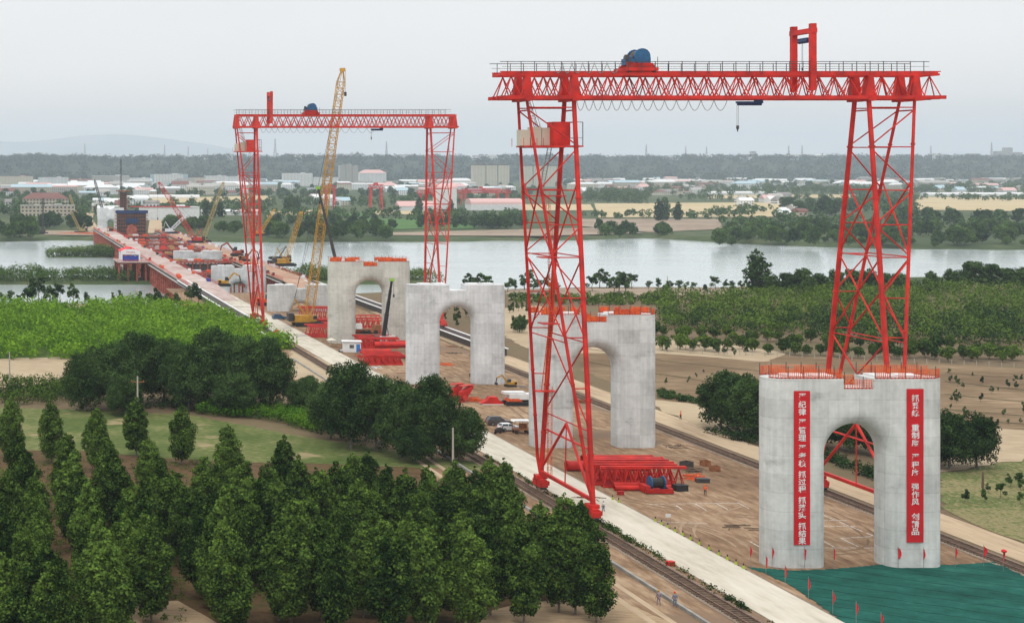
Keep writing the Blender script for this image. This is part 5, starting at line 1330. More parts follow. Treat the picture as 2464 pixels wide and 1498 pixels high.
def mobile_crane(label, base, tip, Yb, body, boomcol, zg=0.0, s_=1):
    X = (base[0] - VX) * Yb / FP; g0 = Vector((X, Yb, zg)); tp = A(tip[0], tip[1], Yb); t = thing('mobile_crane', label, 'mobile crane', g0, group='mobile telescopic cranes')
    ch = MB(); ch.box((X + 1.5, Yb, zg + 1.15), (12.0, 2.6, 0.7)); ch.prism([(X + 5.6, zg + 1.4), (X + 7.8, zg + 1.4), (X + 7.6, zg + 2.6), (X + 5.9, zg + 2.7)], 'y', Yb - 1.25, Yb + 1.25)
    for x in (X - 3.5, X + 4.8): ch.box((x, Yb, zg + 0.9), (0.5, 6.4, 0.4)); ch.tube((x, Yb - 3.1, zg), (x, Yb - 3.1, zg + 1.1), 0.16); ch.tube((x, Yb + 3.1, zg), (x, Yb + 3.1, zg + 1.1), 0.16)
    ch.build('chassis', body, t)
    for x in (-3.2, -1.8, 2.6, 4.1, 6.2):
        w_ = MB()
        for y in (-1.2, 1.2): w_.tube((X + x, Yb + y - .2, zg + 0.6), (X + x, Yb + y + .2, zg + 0.6), 0.58, n=14)
        w_.build('wheel', 'black', t)
    up = MB(); up.box((X - 0.6, Yb, zg + 2.1), (3.6, 2.3, 1.3)); up.box((X + 1.2, Yb - 1.2, zg + 2.3), (1.6, 1.0, 1.6)); up.build('superstructure', 'white', t)
    cw = MB().box((X - 2.8, Yb, zg + 2.2), (1.2, 2.6, 1.4)); cw.build('counterweight', 'dark', t)
    f0 = g0 + Vector((-0.8, 0, 2.9)); d = tp - f0; bm = MB()
    for k, (a, b_) in enumerate(((0, .4), (.36, .62), (.6, .82), (.8, 1.0))): bm.bar(f0 + d * a, f0 + d * b_, 0.95 - k * .14, 1.05 - k * .15)
    bm.build('boom', boomcol, t)
    lr = MB(); lr.tube(g0 + Vector((0.9, 0, 2.2)), f0 + d * 0.25, 0.18, n=8); lr.build('luffing_ram', 'steel', t)
    hd = MB(); hd.box(tp, (1.2, 0.8, 0.7)); hd.build('boom_head', 'green', t)
    r_ = MB(); r_.tube(tp + Vector((0.5, 0, 0)), tp + Vector((0.5, 0, -4)), 0.05, n=4); r_.box(tp + Vector((0.5, 0, -4.4)), (0.4, 0.4, 0.8)); r_.build('hook', 'dark', t)
    return t
mobile_crane('black boomed mobile crane whose tip rises behind the railed arch pier', (852, 768), (765, 452), 452, 'rust', 'dark')
mobile_crane('mobile crane with short black boom standing among the red steel before the arch', (930, 832), (943, 673), 420, 'red', 'black')

def excavator(label, px, py, col, s_=1, z=0.0, sc=1.0, arm=True):
    g_ = G(px, py, z); t = thing('excavator', label, 'excavator', g_, 0.0, 'excavators'); t.scale = (sc * s_, sc, sc)
    tr = MB()
    for y in (-1.1, 1.1): tr.prism([(-1.9, .2), (-1.6, 0), (1.6, 0), (1.9, .2), (1.9, .6), (1.6, .8), (-1.6, .8), (-1.9, .6)], 'y', y - .3, y + .3)
    local('track', tr, 'black', t)
    b_ = MB(); b_.box((-0.4, 0, 1.35), (3.2, 2.4, 0.9)); b_.prism([(-2.1, 1.0), (-1.2, 1.0), (-1.2, 2.1), (-2.0, 2.0)], 'y', -1.2, 1.2); local('body', b_, col, t)
    c_ = MB(); c_.prism([(0.1, 1.8), (1.3, 1.8), (1.2, 2.5), (0.9, 2.95), (0.1, 2.95)], 'y', -1.2, -0.2); local('cab', c_, 'glass', t)
    a_ = MB(); a_.bar((0.9, 0.2, 1.5), (3.0, 0.2, 4.2), 0.4, 0.5); a_.bar((3.0, 0.2, 4.2), (4.8, 0.2, 3.2), 0.35, 0.45); local('boom', a_, col, t)
    k_ = MB(); k_.bar((4.8, 0.2, 3.3), (5.2, 0.2, 1.4), 0.3, 0.35); k_.prism([(4.7, 1.5), (5.6, 1.5), (5.5, 0.8), (5.0, 0.5), (4.5, 0.9)], 'y', -0.3, 0.7); local('bucket_arm', k_, 'dark', t)
    return t
excavator('small yellow excavator beside the right leg of the bare topped pier', 1228, 930, 'yellow', -1, sc=.62)
excavator('red piling excavator on the trestle beyond the low piers', 570, 616, 'rust_red', -1, z=2.1, sc=1.7)
excavator('yellow excavator working in front of the low river pier', 540, 688, 'yellow', 1, z=0.5, sc=1.3)
excavator('brown excavator on the right trestle behind the low river pier', 588, 628, 'rust', 1, z=2.1, sc=1.4)
excavator('orange excavator between the further gantry leg and the low pier', 636, 735, 'orange', 1, sc=1.4)

# ================================================================ steel stacks in the yard
def steel_tubes(label, items, m='red', cat='steel tubes'):
    """items: (photo x0, x1, y of the ground line, radius, level)"""
    t = None
    for i, (xa, xb, yg, r, lv) in enumerate(items):
        p = G(xa, yg); q = G(xb, yg)
        if t is None: t = thing('tube_stack', label, cat, ((p.x + q.x) / 2, p.y, 0), group='stacks of red steel')
        z = r + lv; mb = MB(); k = 14
        mb.tube((p.x, p.y + i * 0.02, z), (q.x, p.y + i * 0.02, z), r, n=k, cap=False); mb.tube((q.x, p.y, z), (p.x, p.y, z), r * .93, n=k, cap=False)
        mb.tube((p.x + .1, p.y, z), (p.x + .35, p.y, z), r * 1.07, n=k, cap=False); mb.tube((q.x - .35, p.y, z), (q.x - .1, p.y, z), r * 1.07, n=k, cap=False)
        mb.build('tube', m, t, smooth=True)
    return t
steel_tubes('huge red steel tubes lying left of the truss stack behind the crane leg', [(1362, 1560, 1132, .82, 0), (1420, 1595, 1122, .82, 0), (1400, 1570, 1114, .7, 0)])
steel_tubes('bundle of thin red steel tubes between the huge tubes and the trusses', [(1432, 1500, 1158, .4, 0), (1440, 1510, 1150, .4, 0), (1436, 1508, 1154, .4, .75), (1470, 1540, 1166, .35, 0)])
steel_tubes('two red steel tubes lying in front of the truss stack', [(1478, 1545, 1180, .42, 0), (1475, 1540, 1174, .42, 0.1), (1590, 1640, 1176, .36, 0)])
def truss_stack(label, xa, xb, yg, n_, hgt, dep_, m='red', top=True, z0=0.0):
    p = G(xa, yg, z0); q = G(xb, yg, z0); t = thing('truss_stack', label, 'steel trusses', ((p.x + q.x) / 2, p.y, z0), group='stacks of red steel')
    for j in range(n_):
        y = p.y + dep_ * j / max(1, n_ - 1); mb = MB(); dx = rnd.uniform(-.4, .4)
        mb.box(((p.x + q.x) / 2 + dx, y, z0 + hgt), (q.x - p.x, 0.55, 0.4)); 
        for s_ in (-.45, .45): mb.box(((p.x + q.x) / 2 + dx, y + s_, z0 + 0.2), (q.x - p.x - .5, 0.25, 0.3))
        k = int((q.x - p.x) / 1.5); w_ = (q.x - p.x - .6) / k
        for i in range(k):
            x0 = p.x + .3 + i * w_ + dx
            for s_ in (-.45, .45):
                mb.tube((x0, y + s_, z0 + .2), (x0 + w_ / 2, y, z0 + hgt - .2), 0.09, n=5); mb.tube((x0 + w_ / 2, y, z0 + hgt - .2), (x0 + w_, y + s_, z0 + .2), 0.09, n=5)
        mb.build('truss', m, t)
    return t
truss_stack('stacked red trusses with W braces beside the drum winch', 1440, 1645, 1172, 4, 3.1, 5.5)
truss_stack('red trusses stacked between the bare topped pier and the white cabin', 880, 975, 878, 4, 2.4, 7, 'red')
truss_stack('low red trusses in front of the arch of the railed pier', 866, 962, 838, 4, 2.6, 9, 'red')
truss_stack('red trusses behind the yellow crawler crane before the low pier', 720, 800, 775, 2, 4.5, 5, 'red_far')
truss_stack('red steel frames lying right of the yellow crawler crane tracks', 745, 795, 812, 3, 3.0, 8, 'red_far')
truss_stack('red steel frames seen through the arch of the railed pier', 850, 945, 800, 3, 3.6, 16, 'red_far')
steel_tubes('red steel tubes beside the mobile crane before the railed pier', [(865, 940, 850, .6, 0), (880, 960, 856, .6, 0), (890, 975, 862, .5, 0), (900, 977, 845, .8, 1.0)])
steel_tubes('red pipes behind the tall yellow crawler crane', [(755, 800, 783, .5, 0), (750, 798, 779, .5, 0), (752, 790, 781, .5, 1.0)], 'red_far')
# winch on a sledge
g_ = G(1578, 1184); t = thing('winch_trolley', 'red winch trolley with black drum parked in front of the trusses', 'winch', g_, 0)
f_ = MB(); f_.box((0, 0, .3), (4.2, 3.0, .3)); f_.box((0, -1.4, .55), (4.0, .25, .5)); f_.box((-1.7, 0, .8), (.8, 2.4, .8)); f_.box((1.8, 0, .6), (.6, 2.4, .5)); local('frame', f_, 'red', t)
d_ = MB(); d_.tube((-.85, -.1, 1.5), (1.0, -.1, 1.5), .75, n=18); local('drum', d_, 'black', t, True)
r_ = MB()
for x in (-.95, 1.05): r_.tube((x - .08, -.1, 1.5), (x + .08, -.1, 1.5), 1.05, n=18); r_.box((x, -.1, .7), (.25, 1.6, .5))
local('drum_flange', r_, 'blue', t, True)
# small things about the stack
def crate(label, px, py, d, m, name='steel_box', cat='steel box', rz=0.2, open_=True):
    g_ = G(px, py); mb = MB(); a, b_, c = d; th = .06
    mb.box((0, 0, th / 2), (a, b_, th)); 
    for s_ in (-1, 1): mb.box((s_ * (a / 2 - th / 2), 0, c / 2), (th, b_, c)); mb.box((0, s_ * (b_ / 2 - th / 2), c / 2), (a - 2 * th, th, c))
    if not open_: mb.box((0, 0, c + .03), (a + .1, b_ + .1, .08))
    o = bpy.data.objects.new(name, mb.mesh(name, M[m] if isinstance(m, str) else m)); C.objects.link(o); o.location = g_; o.rotation_euler = (0, 0, rz); return tag(o, label, cat)
crate('rusty open steel box nearer the dirt track, left of the pair', 1697, 1120, (1.3, 1.1, .9), 'rust'); crate('rusty open steel box nearer the pier, right of the pair', 1720, 1133, (1.3, 1.1, .9), 'rust', rz=.1)
crate('dark grey chest lying right of the truss stack', 1690, 1160, (1.9, 1.1, .6), 'dark', 'chest', 'chest', -.1, False)
crate('small red box on the dirt by the road edge', 1493, 1190, (.9, .5, .5), 'red', 'red_box', 'box', 0, False)
crate('red and black box standing on the kerb left of the road', 1613, 1360, (.9, .6, .5), 'red', 'red_box', 'box', .3, False)
crate('black tarpaulined bin right of the drum winch', 1636, 1180, (1.9, 1.4, .9), 'black', 'bin', 'bin', .2, False)
crate('dark bin at the right end of the trusses', 1652, 1124, (1.7, 1.4, 1.0), 'dark', 'bin', 'bin', .5)
def debris(label, px, py, n_, L, m, spread=1.6, cat='scrap pile', name='scrap_pile'):
    g_ = G(px, py); mb = MB(); rg = random.Random(int(px * 7))
    for i in range(n_):
        a = rg.uniform(-.5, .5) + (0 if rg.random() < .7 else 1.2); l = L * rg.uniform(.5, 1); c = Vector((rg.uniform(-spread, spread), rg.uniform(-spread, spread), .08 + .07 * (i // 3)))
        d = Vector((math.cos(a), math.sin(a), rg.uniform(-.05, .05))) * l / 2; mb.bar(c - d, c + d, .12, .1)
    o = bpy.data.objects.new(name, mb.mesh(name, M[m])); C.objects.link(o); o.location = g_; return tag(o, label, cat)
debris('orange scrap frames heaped right of the truss stack', 1672, 1152, 26, 2.4, 'orange', 1.1)
debris('dark timbers lying aslant behind the truss stack', 1668, 1132, 16, 4.0, 'wood', 1.5, 'timber pile', 'timber_pile')
debris('orange rods by the red beams beside the white machine', 1140, 965, 30, 2.6, 'orange', 1.2)
debris('dark rods on the ground seen through the bare pier arch', 1092, 850, 8, 3.0, 'dark', 1.0, 'steel rods', 'rod_pile')
debris('orange bars at the foot of the bare topped pier arch', 1072, 878, 14, 3.0, 'orange', 1.4)
debris('red steel offcuts beside the road near the white cabin', 880, 860, 24, 3.4, 'red', 2.0)
debris('dark rebar heap by the dirt track behind the crane leg', 1405, 968, 22, 3.0, 'rust', 1.3)
debris('yellowish planks by the far bank at the left edge of the trestle', 190, 562, 30, 16, 'orange', 14, 'plank heap', 'plank_heap')
bpy.data.objects[-1] if False else None
for i, (x, y, m_, nm) in enumerate([(1420, 1200, 'wood', 'planks'), (1545, 1150, 'steel', 'bars'), (1330, 1010, 'wood', 'planks'), (1290, 960, 'rust', 'rods'), (1160, 905, 'wood', 'planks'), (1015, 945, 'steel', 'bars'), (985, 900, 'rust', 'rods'), (1350, 1060, 'steel', 'bars'), (1620, 1075, 'wood', 'planks'), (780, 800, 'rust', 'rods'), (1250, 930, 'steel', 'bars'), (1780, 1270, 'wood', 'planks'), (1100, 835, 'rust', 'rods'), (905, 885, 'white', 'sheets')]):
    debris(f'scattered {dict(wood="brown", steel="grey", rust="rusty", white="white")[m_]} {nm} on the yard dirt, {ordn(sorted([1420,1545,1330,1290,1160,1015,985,1350,1620,780,1250,1780,1100,905]).index(x))} heap from the left', x, y, 9, 2.6, m_, 1.6)
# big red beam ends by the dark trees
for i, (x, y) in enumerate(((1098, 962), (1122, 966))):
    g_ = G(x, y); t = thing('bogie_frame', f'upright red crane frame beside the dark trees, {["left", "right"][i]} of the two', 'crane frame', g_, 0.5, 'upright red crane frames')
    b_ = MB(); b_.prism([(-1.7, 0), (-1.0, 0), (1.7, 3.0), (1.3, 3.4), (-1.7, 2.2)], 'y', -.5, .5); local('frame', b_, 'red', t)
    c_ = MB(); c_.box((0, 0, 3.45), (3.6, 1.2, .16)); c_.tube((-.9, -.7, .9), (-.9, .7, .9), .6, n=12); local('wheel', c_, 'red_far', t)
g_ = G(1183, 972); t = thing('bogie_frame', 'low red machine frame left of the white crawler machine', 'crane frame', g_, 0)
b_ = MB(); b_.prism([(-2.4, .3), (-1.6, .1), (1.8, .1), (2.4, .5), (1.2, 1.0), (.9, 1.6), (-.6, 1.6), (-1.2, .9)], 'y', -.9, .9); local('frame', b_, 'red', t); b_ = MB().box((0, 0, .1), (4.4, 2.2, .16)); local('skid', b_, 'white', t)
g_ = G(1247, 974); t = thing('crawler_machine', 'white and orange crawler machine parked left of the railed pier', 'crawler machine', g_, 0)
tr = MB()
for y in (-1.3, 1.3): tr.prism([(-3.0, .2), (-2.7, 0), (2.7, 0), (3.0, .2), (3.0, .65), (2.7, .85), (-2.7, .85), (-3.0, .65)], 'y', y - .3, y + .3)
local('track', tr, 'black', t); b_ = MB(); b_.box((0.2, 0, 1.9), (4.8, 2.4, 1.1)); b_.box((-1.0, 0, 2.6), (4.4, 2.0, .5)); local('body', b_, 'white', t); b_ = MB(); b_.prism([(-2.5, .9), (.6, .9), (-.2, 1.5), (-2.2, 1.5)], 'y', -1.25, 1.25); local('engine_cover', b_, 'orange', t)
# site cabin
g_ = G(846, 846); t = thing('site_cabin', 'small white site cabin with blue door beside the concrete road', 'cabin', g_, -0.15)
b_ = MB().box((0, 0, 1.4), (4.6, 2.8, 2.8)); local('wall', b_, 'white', t); b_ = MB().box((0, 0, 2.9), (5.2, 3.4, .16)); local('roof', b_, 'white2', t)
b_ = MB().box((1.6, -1.43, 1.15), (.95, .06, 2.1)); local('door', b_, 'doorblue', t); b_ = MB().box((-.1, -1.43, 1.6), (1.1, .06, .9)); local('window', b_, 'glass', t)
b_ = MB(); [b_.bar((-.65 + .37 * k, -1.47, 1.15), (-.65 + .37 * k, -1.47, 2.05), .05) for k in range(4)]; local('window_bars', b_, 'cream', t)
# spare red bogies
for i, (x, y, xx) in enumerate(((665, 812, 0), (1070, 792, 0))):
    g_ = G(x, y, 1.0); t = thing('crane_bogie', ['red wheeled crane bogie on the rail near the further gantry foot', 'red wheeled crane bogie on the right rail seen through the arch'][i], 'crane bogie', (g_.x, g_.y, g_.z), math.pi / 2 if i == 0 else 1.4)
    b_ = MB(); b_.box((0, 0, 1.3), (2.6, 1.2, 1.0)); b_.prism([(-2.0, .5), (2.0, .5), (1.2, 1.3), (-1.2, 1.3)], 'y', -.5, .5); b_.box((-.8, 0, 2.0), (.9, 1.0, .6)); local('frame', b_, 'red', t)
    w_ = MB(); [w_.tube((q, -.3, .4), (q, .3, .4), .36, n=12) for q in (-1.3, 1.3)]; local('wheel', w_, 'dark', t)

# ================================================================ vehicles
def car(label, px, py, rz, paint, L=4.5, hgt=1.65, cat='car'):
    g_ = G(px, py); t = thing('parked_car', label, cat, g_, rz)
    k = L / 4.5; body = MB(); pr = [(-2.2, .35), (-2.25, .75), (-2.15, 1.0), (-1.3, 1.08), (.85, 1.02), (1.9, .92), (2.22, .75), (2.22, .35)]
    body.prism([(a * k, b_) for a, b_ in pr], 'y', -.88, .88); local('body', body, paint, t)
    cab = MB(); lo = [(-2.05 * k, 1.05), (.95 * k, 1.03)]; hi = [(-1.65 * k, hgt), (.15 * k, hgt)]
    cab.add([(lo[0][0], -.86, lo[0][1]), (lo[1][0], -.86, lo[1][1]), (lo[1][0], .86, lo[1][1]), (lo[0][0], .86, lo[0][1]), (hi[0][0], -.66, hgt - .05), (hi[1][0], -.66, hgt - .05), (hi[1][0], .66, hgt - .05), (hi[0][0], .66, hgt - .05)],
            [(0, 1, 5, 4), (1, 2, 6, 5), (2, 3, 7, 6), (3, 0, 4, 7), (4, 5, 6, 7)]); local('window', cab, 'glass', t)
    rf = MB(); rf.box(((hi[0][0] + hi[1][0]) / 2, 0, hgt - .02), (hi[1][0] - hi[0][0] + .1, 1.36, .07))
    for s_ in (-1, 1):
        rf.bar((hi[0][0], s_ * .67, hgt - .05), (lo[0][0], s_ * .87, 1.06), .09); rf.bar((hi[1][0], s_ * .67, hgt - .05), (lo[1][0], s_ * .87, 1.04), .07); rf.bar((-.5 * k, s_ * .68, hgt - .06), (-.45 * k, s_ * .88, 1.05), .08)
    local('roof', rf, paint, t)
    for x in (-1.35 * k, 1.4 * k):
        for s_ in (-1, 1):
            w_ = MB().tube((x, s_ * .72, .34), (x, s_ * .92, .34), .34, n=16); wo = local('wheel', w_, 'black', t)
            r_ = MB().tube((x, s_ * .90, .34), (x, s_ * .935, .34), .2, n=12); local('rim', r_, 'steel', wo)
    for s_ in (-1, 1):
        h = MB().box((2.2 * k, s_ * .65, .75), (.08, .3, .16)); local('headlight', h, 'white', t)
        h = MB().box((-2.22 * k, s_ * .68, .85), (.08, .22, .2)); local('tail_light', h, 'flag', t)
    return t
car('dark grey brown estate car parked left of the railed pier', 1199, 1022, 0.05, 'carpaint', 4.7, 1.7)
car('pale silver car behind the cart with the awning', 1224, 1036, 0.1, 'white2', 3.9, 1.45)
g_ = G(1254, 1042); t = thing('awning_cart', 'small cart under a white awning beside the railed pier', 'cart', g_, 0)
b_ = MB().box((0, 0, .8), (3.0, 1.5, .2)); [b_.bar((x, y, .1), (x, y, 2.3), .07) for x in (-1.4, 0, 1.4) for y in (-.7, .7)]; b_.box((.4, .2, 1.3), (1.2, .8, .9)); local('frame', b_, 'rust', t)
b_ = MB().prism([(-1.7, 2.3), (1.7, 2.3), (1.5, 2.5), (-1.5, 2.5)], 'y', -1.0, 1.0); local('awning', b_, 'white', t); b_ = MB(); [b_.tube((x, y - .1, .3), (x, y + .1, .3), .3, n=12) for x in (-1.1, 1.1) for y in (-.8, .8)]; local('wheel', b_, 'black', t)
def motorbike(label, px, py, m, rz=.3):
    g_ = G(px, py); t = thing('motorbike', label, 'motorbike', g_, rz, 'motorbikes')
    for x in (-.65, .65): w_ = MB().tube((x, -.06, .3), (x, .06, .3), .3, n=14); local('wheel', w_, 'black', t)
    b_ = MB(); b_.prism([(-.5, .4), (.3, .35), (.5, .75), (.1, .95), (-.7, .8)], 'y', -.15, .15); b_.bar((.65, 0, .3), (.45, 0, 1.05), .08); b_.bar((.45, -.35, 1.05), (.45, .35, 1.05), .05); local('body', b_, m, t)
    b_ = MB().prism([(-.75, .8), (.05, .85), (.05, .95), (-.75, .95)], 'y', -.14, .14); local('seat', b_, 'black', t)
motorbike('black motorbike parked near the road left of the cart', 1204, 1040, 'dark'); motorbike('black motorbike nearest the road edge left of the cart', 1198, 1043, 'dark', .5)
motorbike('white motorbike beside the little cabin', 822, 847, 'white'); motorbike('dark motorbike right behind the white one', 829, 842, 'dark', .1)
g_ = G(662, 768); t = car('small blue truck left of the yellow crawler crane counterweights', 672, 768, .1, 'blue', 4.6, 1.8, 'truck')
for x, y, lb, m_ in ((690, 736, 'yellow tank at the foot of the low pier behind the crane', 'yellow'),):
    crate(lb, x, y, (3, 2, 1.8), m_, 'tank', 'tank', .1, False)
# parasol by the pier
g_ = G(797, 835); t = thing('parasol', 'faded yellow parasol at the foot of the railed arch pier', 'parasol', g_); b_ = MB().tube((0, 0, 0), (0, 0, 2.3), .04); local('pole', b_, 'steel', t); b_ = MB().tube((0, 0, 2.0), (0, 0, 2.6), 1.4, .05, n=10); local('canopy', b_, 'cream', t)
# orange shed and white sheet roof near the far vineyard edge
crate('small orange shed at the far edge of the bright vineyard', 470, 748, (8, 4, 2.2), 'yellow', 'shed', 'shed', -.05, False); crate('long low white roofed shelter beyond the bright vineyard', 440, 740, (14, 3, 1.2), 'white2', 'shelter', 'shelter', -.1, False)

# ================================================================ people
def skin_mesh(name, verts, edges, radii, m, sub=1):
    me = bpy.data.meshes.new(name); me.from_pydata(verts, edges, []); o = bpy.data.objects.new(name, me); C.objects.link(o)
    md = o.modifiers.new('s', 'SKIN'); md.use_smooth_shade = True
    for i, r in enumerate(radii): me.skin_vertices[0].data[i].radius = (r, r * .8) if not isinstance(r, tuple) else r
    me.skin_vertices[0].data[0].use_root = True
    sb = o.modifiers.new('u', 'SUBSURF'); sb.levels = sub; sb.render_levels = sub
    bpy.context.view_layer.update(); ev = bpy.data.meshes.new_from_object(o.evaluated_get(bpy.context.evaluated_depsgraph_get())); bpy.data.objects.remove(o)
    ev.name = name; ev.materials.clear(); ev.materials.append(M[m]); return ev
def person(label, px, py, rz, shirt, trousers, hat='yellow', stride=.16, vest=None, z=0.0, arm=.1):
    g_ = G(px, py, z); t = thing('person', label, 'person', g_, rz)
    s = stride
    V = [(0, 0, .95), (0, 0, 1.15), (0, 0, 1.38), (0, 0, 1.50), (0, .01, 1.62), (0, .01, 1.72),
         (-.19, 0, 1.40), (-.25, arm * .5, 1.13), (-.25, arm + .08, .90), (.19, 0, 1.40), (.25, -arm * .5, 1.13), (.25, -arm + .08, .90),
         (-.10, 0, .88), (-.11, s * .6, .5), (-.11, s * .7, .09), (-.11, s * .7 + .14, .04), (.10, 0, .88), (.11, -s * .3, .5), (.11, -s, .11), (.11, -s + .13, .05)]
    E_ = [(0, 1), (1, 2), (2, 3), (3, 4), (4, 5), (2, 6), (6, 7), (7, 8), (2, 9), (9, 10), (10, 11), (0, 12), (12, 13), (13, 14), (14, 15), (0, 16), (16, 17), (17, 18), (18, 19)]
    Rr = [.14, .13, .15, .055, .095, .085, .065, .045, .032, .065, .045, .032, .085, .055, .038, .035, .085, .055, .038, .035]
    for side in (8, 11):      # each hand: palm, four fingers and a thumb
        hx, hy, hz_ = V[side]; V.append((hx, hy + .02, hz_ - .08)); Rr.append(.028); E_.append((side, len(V) - 1)); pm = len(V) - 1
        for k, l in enumerate((.07, .08, .075, .06)): V.append((hx, hy - .01 + .02 * k, hz_ - .10 - l)); Rr.append(.009); E_.append((pm, len(V) - 1))
        V.append((hx, hy + .07, hz_ - .10)); Rr.append(.01); E_.append((pm, len(V) - 1))
    o = bpy.data.objects.new('body', skin_mesh('body', V, E_, Rr, 'skin')); C.objects.link(o); o.parent = t
    k = [0, 1, 2, 6, 7, 9, 10]; mp = {a: i for i, a in enumerate(k)}
    V2 = [V[i] for i in k] + [(-.25, (arm * .5 + arm + .08) / 2 + .02, .95), (.25, (-arm * .5 - arm + .08) / 2 + .02, .95)]; E2 = [(0, 1), (1, 2), (2, 3), (3, 4), (2, 5), (5, 6), (4, 7), (6, 8)]
    o = bpy.data.objects.new('shirt', skin_mesh('shirt', V2, E2, [.165, .16, .175, .09, .065, .09, .065, .052, .052], vest or shirt)); C.objects.link(o); o.parent = t
    V3 = [V[0], V[12], V[13], (V[14][0], V[14][1], .14), V[16], V[17], (V[18][0], V[18][1], .16)]
    o = bpy.data.objects.new('trousers', skin_mesh('trousers', V3, [(0, 1), (1, 2), (2, 3), (0, 4), (4, 5), (5, 6)], [.155, .10, .075, .06, .10, .075, .06], trousers)); C.objects.link(o); o.parent = t
    h = MB().sphere((0, .01, 1.70), .135, 12, 8, .85); h.tube((0, .03, 1.68), (0, .03, 1.70), .16, n=12); local('helmet', h, hat, t, True)
    f_ = MB(); f_.box((0, .10, 1.63), (.03, .05, .05)); f_.box((-.035, .093, 1.66), (.022, .02, .012)); f_.box((.035, .093, 1.66), (.022, .02, .012)); f_.box((0, .09, 1.58), (.06, .02, .012)); local('face', f_, 'skin', t)
    return t
person('worker in grey purple overalls and yellow helmet, left of the walking pair', 1585, 1456, .3, 'workgrey2', 'workgrey2', 'yellow')
person('worker in blue grey overalls and orange helmet, right of the walking pair', 1624, 1460, .2, 'workgrey', 'workgrey', 'orange')
person('worker in orange vest and dark trousers standing on the yard dirt', 1697, 1193, 2.8, 'hivis', 'dark', 'orange', .03, 'hivis')
person('worker in orange vest walking on the dirt road by the pale field', 1638, 1010, 1.0, 'hivis', 'dark', 'orange', .16, 'hivis')
person('dark clothed worker at the right edge of the nearest arch', 2106, 1240, 1.4, 'dark', 'dark', 'white', .05)
person('worker in white shirt standing below the bare topped pier arch', 1131, 908, .6, 'white', 'dark', 'yellow', .1)
person('worker in light clothes by the rails of the huge crane', 1452, 1232, .6, 'white', 'workgrey', 'white', .1)
person('worker in dark clothes by the white cabin', 868, 852, .6, 'workgrey', 'dark', 'white', .05)

# ================================================================ bollards, flags, sign, poles
bz = [(807, 452), (855, 474), (1150, 627), (1200, 653), (1250, 678), (1308, 710), (1370, 740), (1432, 772), (1503, 812), (1580, 853), (1660, 898), (1728, 935), (1797, 973), (1857, 1006)]
b0 = None
for i, (x, y) in enumerate(bz):
    g_ = G((1500 + x / 2.738) / 1.2175, (1300 + y / 2.738) / 1.2175); lb = f'yellow green bollard on the road edge, {ordn(i)} counted from the crane'
    if b0 is None:
        b0 = thing('bollard', lb, 'bollard', g_, 0, 'bollards along the road edge')
        c_ = MB().tube((0, 0, .08), (0, 0, .55), .2, .1, n=10); local('cone', c_, M['bol'] if 'bol' in M else mat('reflective_yellow_green', (.3, .38, .03), .5), b0)
        c_ = MB().box((0, 0, .05), (.55, .55, .1)); c_.tube((0, 0, .55), (0, 0, .8), .1, .07, n=10); local('top', c_, 'black', b0)
    else: dup(b0, g_, rnd.uniform(0, 1), lb)
fl = [(1805, 1325, 0), (1858, 1329, 0), (1936, 1330, 0), (2006, 1330, 0), (2161, 1329, 1), (2222, 1331, 0), (2299, 1327, 0), (2367, 1325, 1), (2414, 1336, 2), (1843, 1350, 0), (1889, 1375, 0), (1945, 1406, 0), (2004, 1440, 0), (2060, 1468, 0), (2120, 1496, 0)]
for i, (x, y, kind) in enumerate(fl):
    g_ = G(x, y + 38); row = 'of the back row' if i < 9 else 'of the row by the road'; k = i if i < 9 else i - 9
    t = thing('flag', f'small drooping red flag, {ordn(k)} from the left {row}', 'flag', g_, 0, 'red flags round the green netting')
    p_ = MB().tube((0, 0, 0), (0, 0, 2.75), .025, n=5); local('pole', p_, 'steel', t)
    f_ = MB(); vs = []; w_ = .45 if kind == 1 else .24; n_ = 12
    for a in range(n_ + 1):
        z = 2.6 - 1.25 * a / n_
        for b_ in range(4):
            u = b_ / 3; tw = w_ * (0.45 + .55 * math.sin(math.pi * min(1, .15 + a / n_ * 1.0)))
            vs.append((u * tw, .07 * math.sin(u * 9 + a * .5 + i), z - u * .25))
    f_.v = vs; f_.f = [(a * 4 + b_, a * 4 + b_ + 1, a * 4 + b_ + 5, a * 4 + b_ + 4) for a in range(n_) for b_ in range(3)]
    local('flag_cloth', f_, 'flag', t)
    if kind == 2: l_ = MB().sphere((.1, 0, 2.5), .32, 10, 6, .7); local('lantern', l_, 'flag', t); t['label'] = 'red flag and round red lantern on a pole right of the nearest pier'
g_ = G(1608, 1256); t = thing('sign', 'small white sign board standing on the dirt by the road', 'sign', g_); b_ = MB().box((0, 0, .95), (.75, .05, .45)); local('board', b_, 'white', t); b_ = MB(); [b_.tube((x, 0, 0), (x, 0, .75), .025, n=5) for x in (-.3, .3)]; local('post', b_, 'steel', t)
def upole(label, px, py, hgt, arms=True, m='pole', z=0.0):
    g_ = G(px, py, z); t = thing('utility_pole', label, 'utility pole', g_, rnd.uniform(-.2, .2)); p_ = MB().tube((0, 0, 0), (0, 0, hgt), .2, .13, n=8); local('pole', p_, m, t)
    if arms: a_ = MB().box((0, 0, hgt - 1.0), (2.4, .12, .14)); [a_.tube((x, 0, hgt - .95), (x, 0, hgt - .65), .07) for x in (-1.05, 0, 1.05)]; local('crossarm', a_, 'rust', t)
upole('utility pole with crossarm rising in front of the dark grove', 331, 1075, 12.5); upole('utility pole at the far left edge by the tan clearing', 23, 932, 8, False); upole('concrete pole standing behind the plantation near the road', 1090, 1150, 8, False); upole('wooden pole on the bank beyond the bright vineyard', 327, 738, 6.5, False)
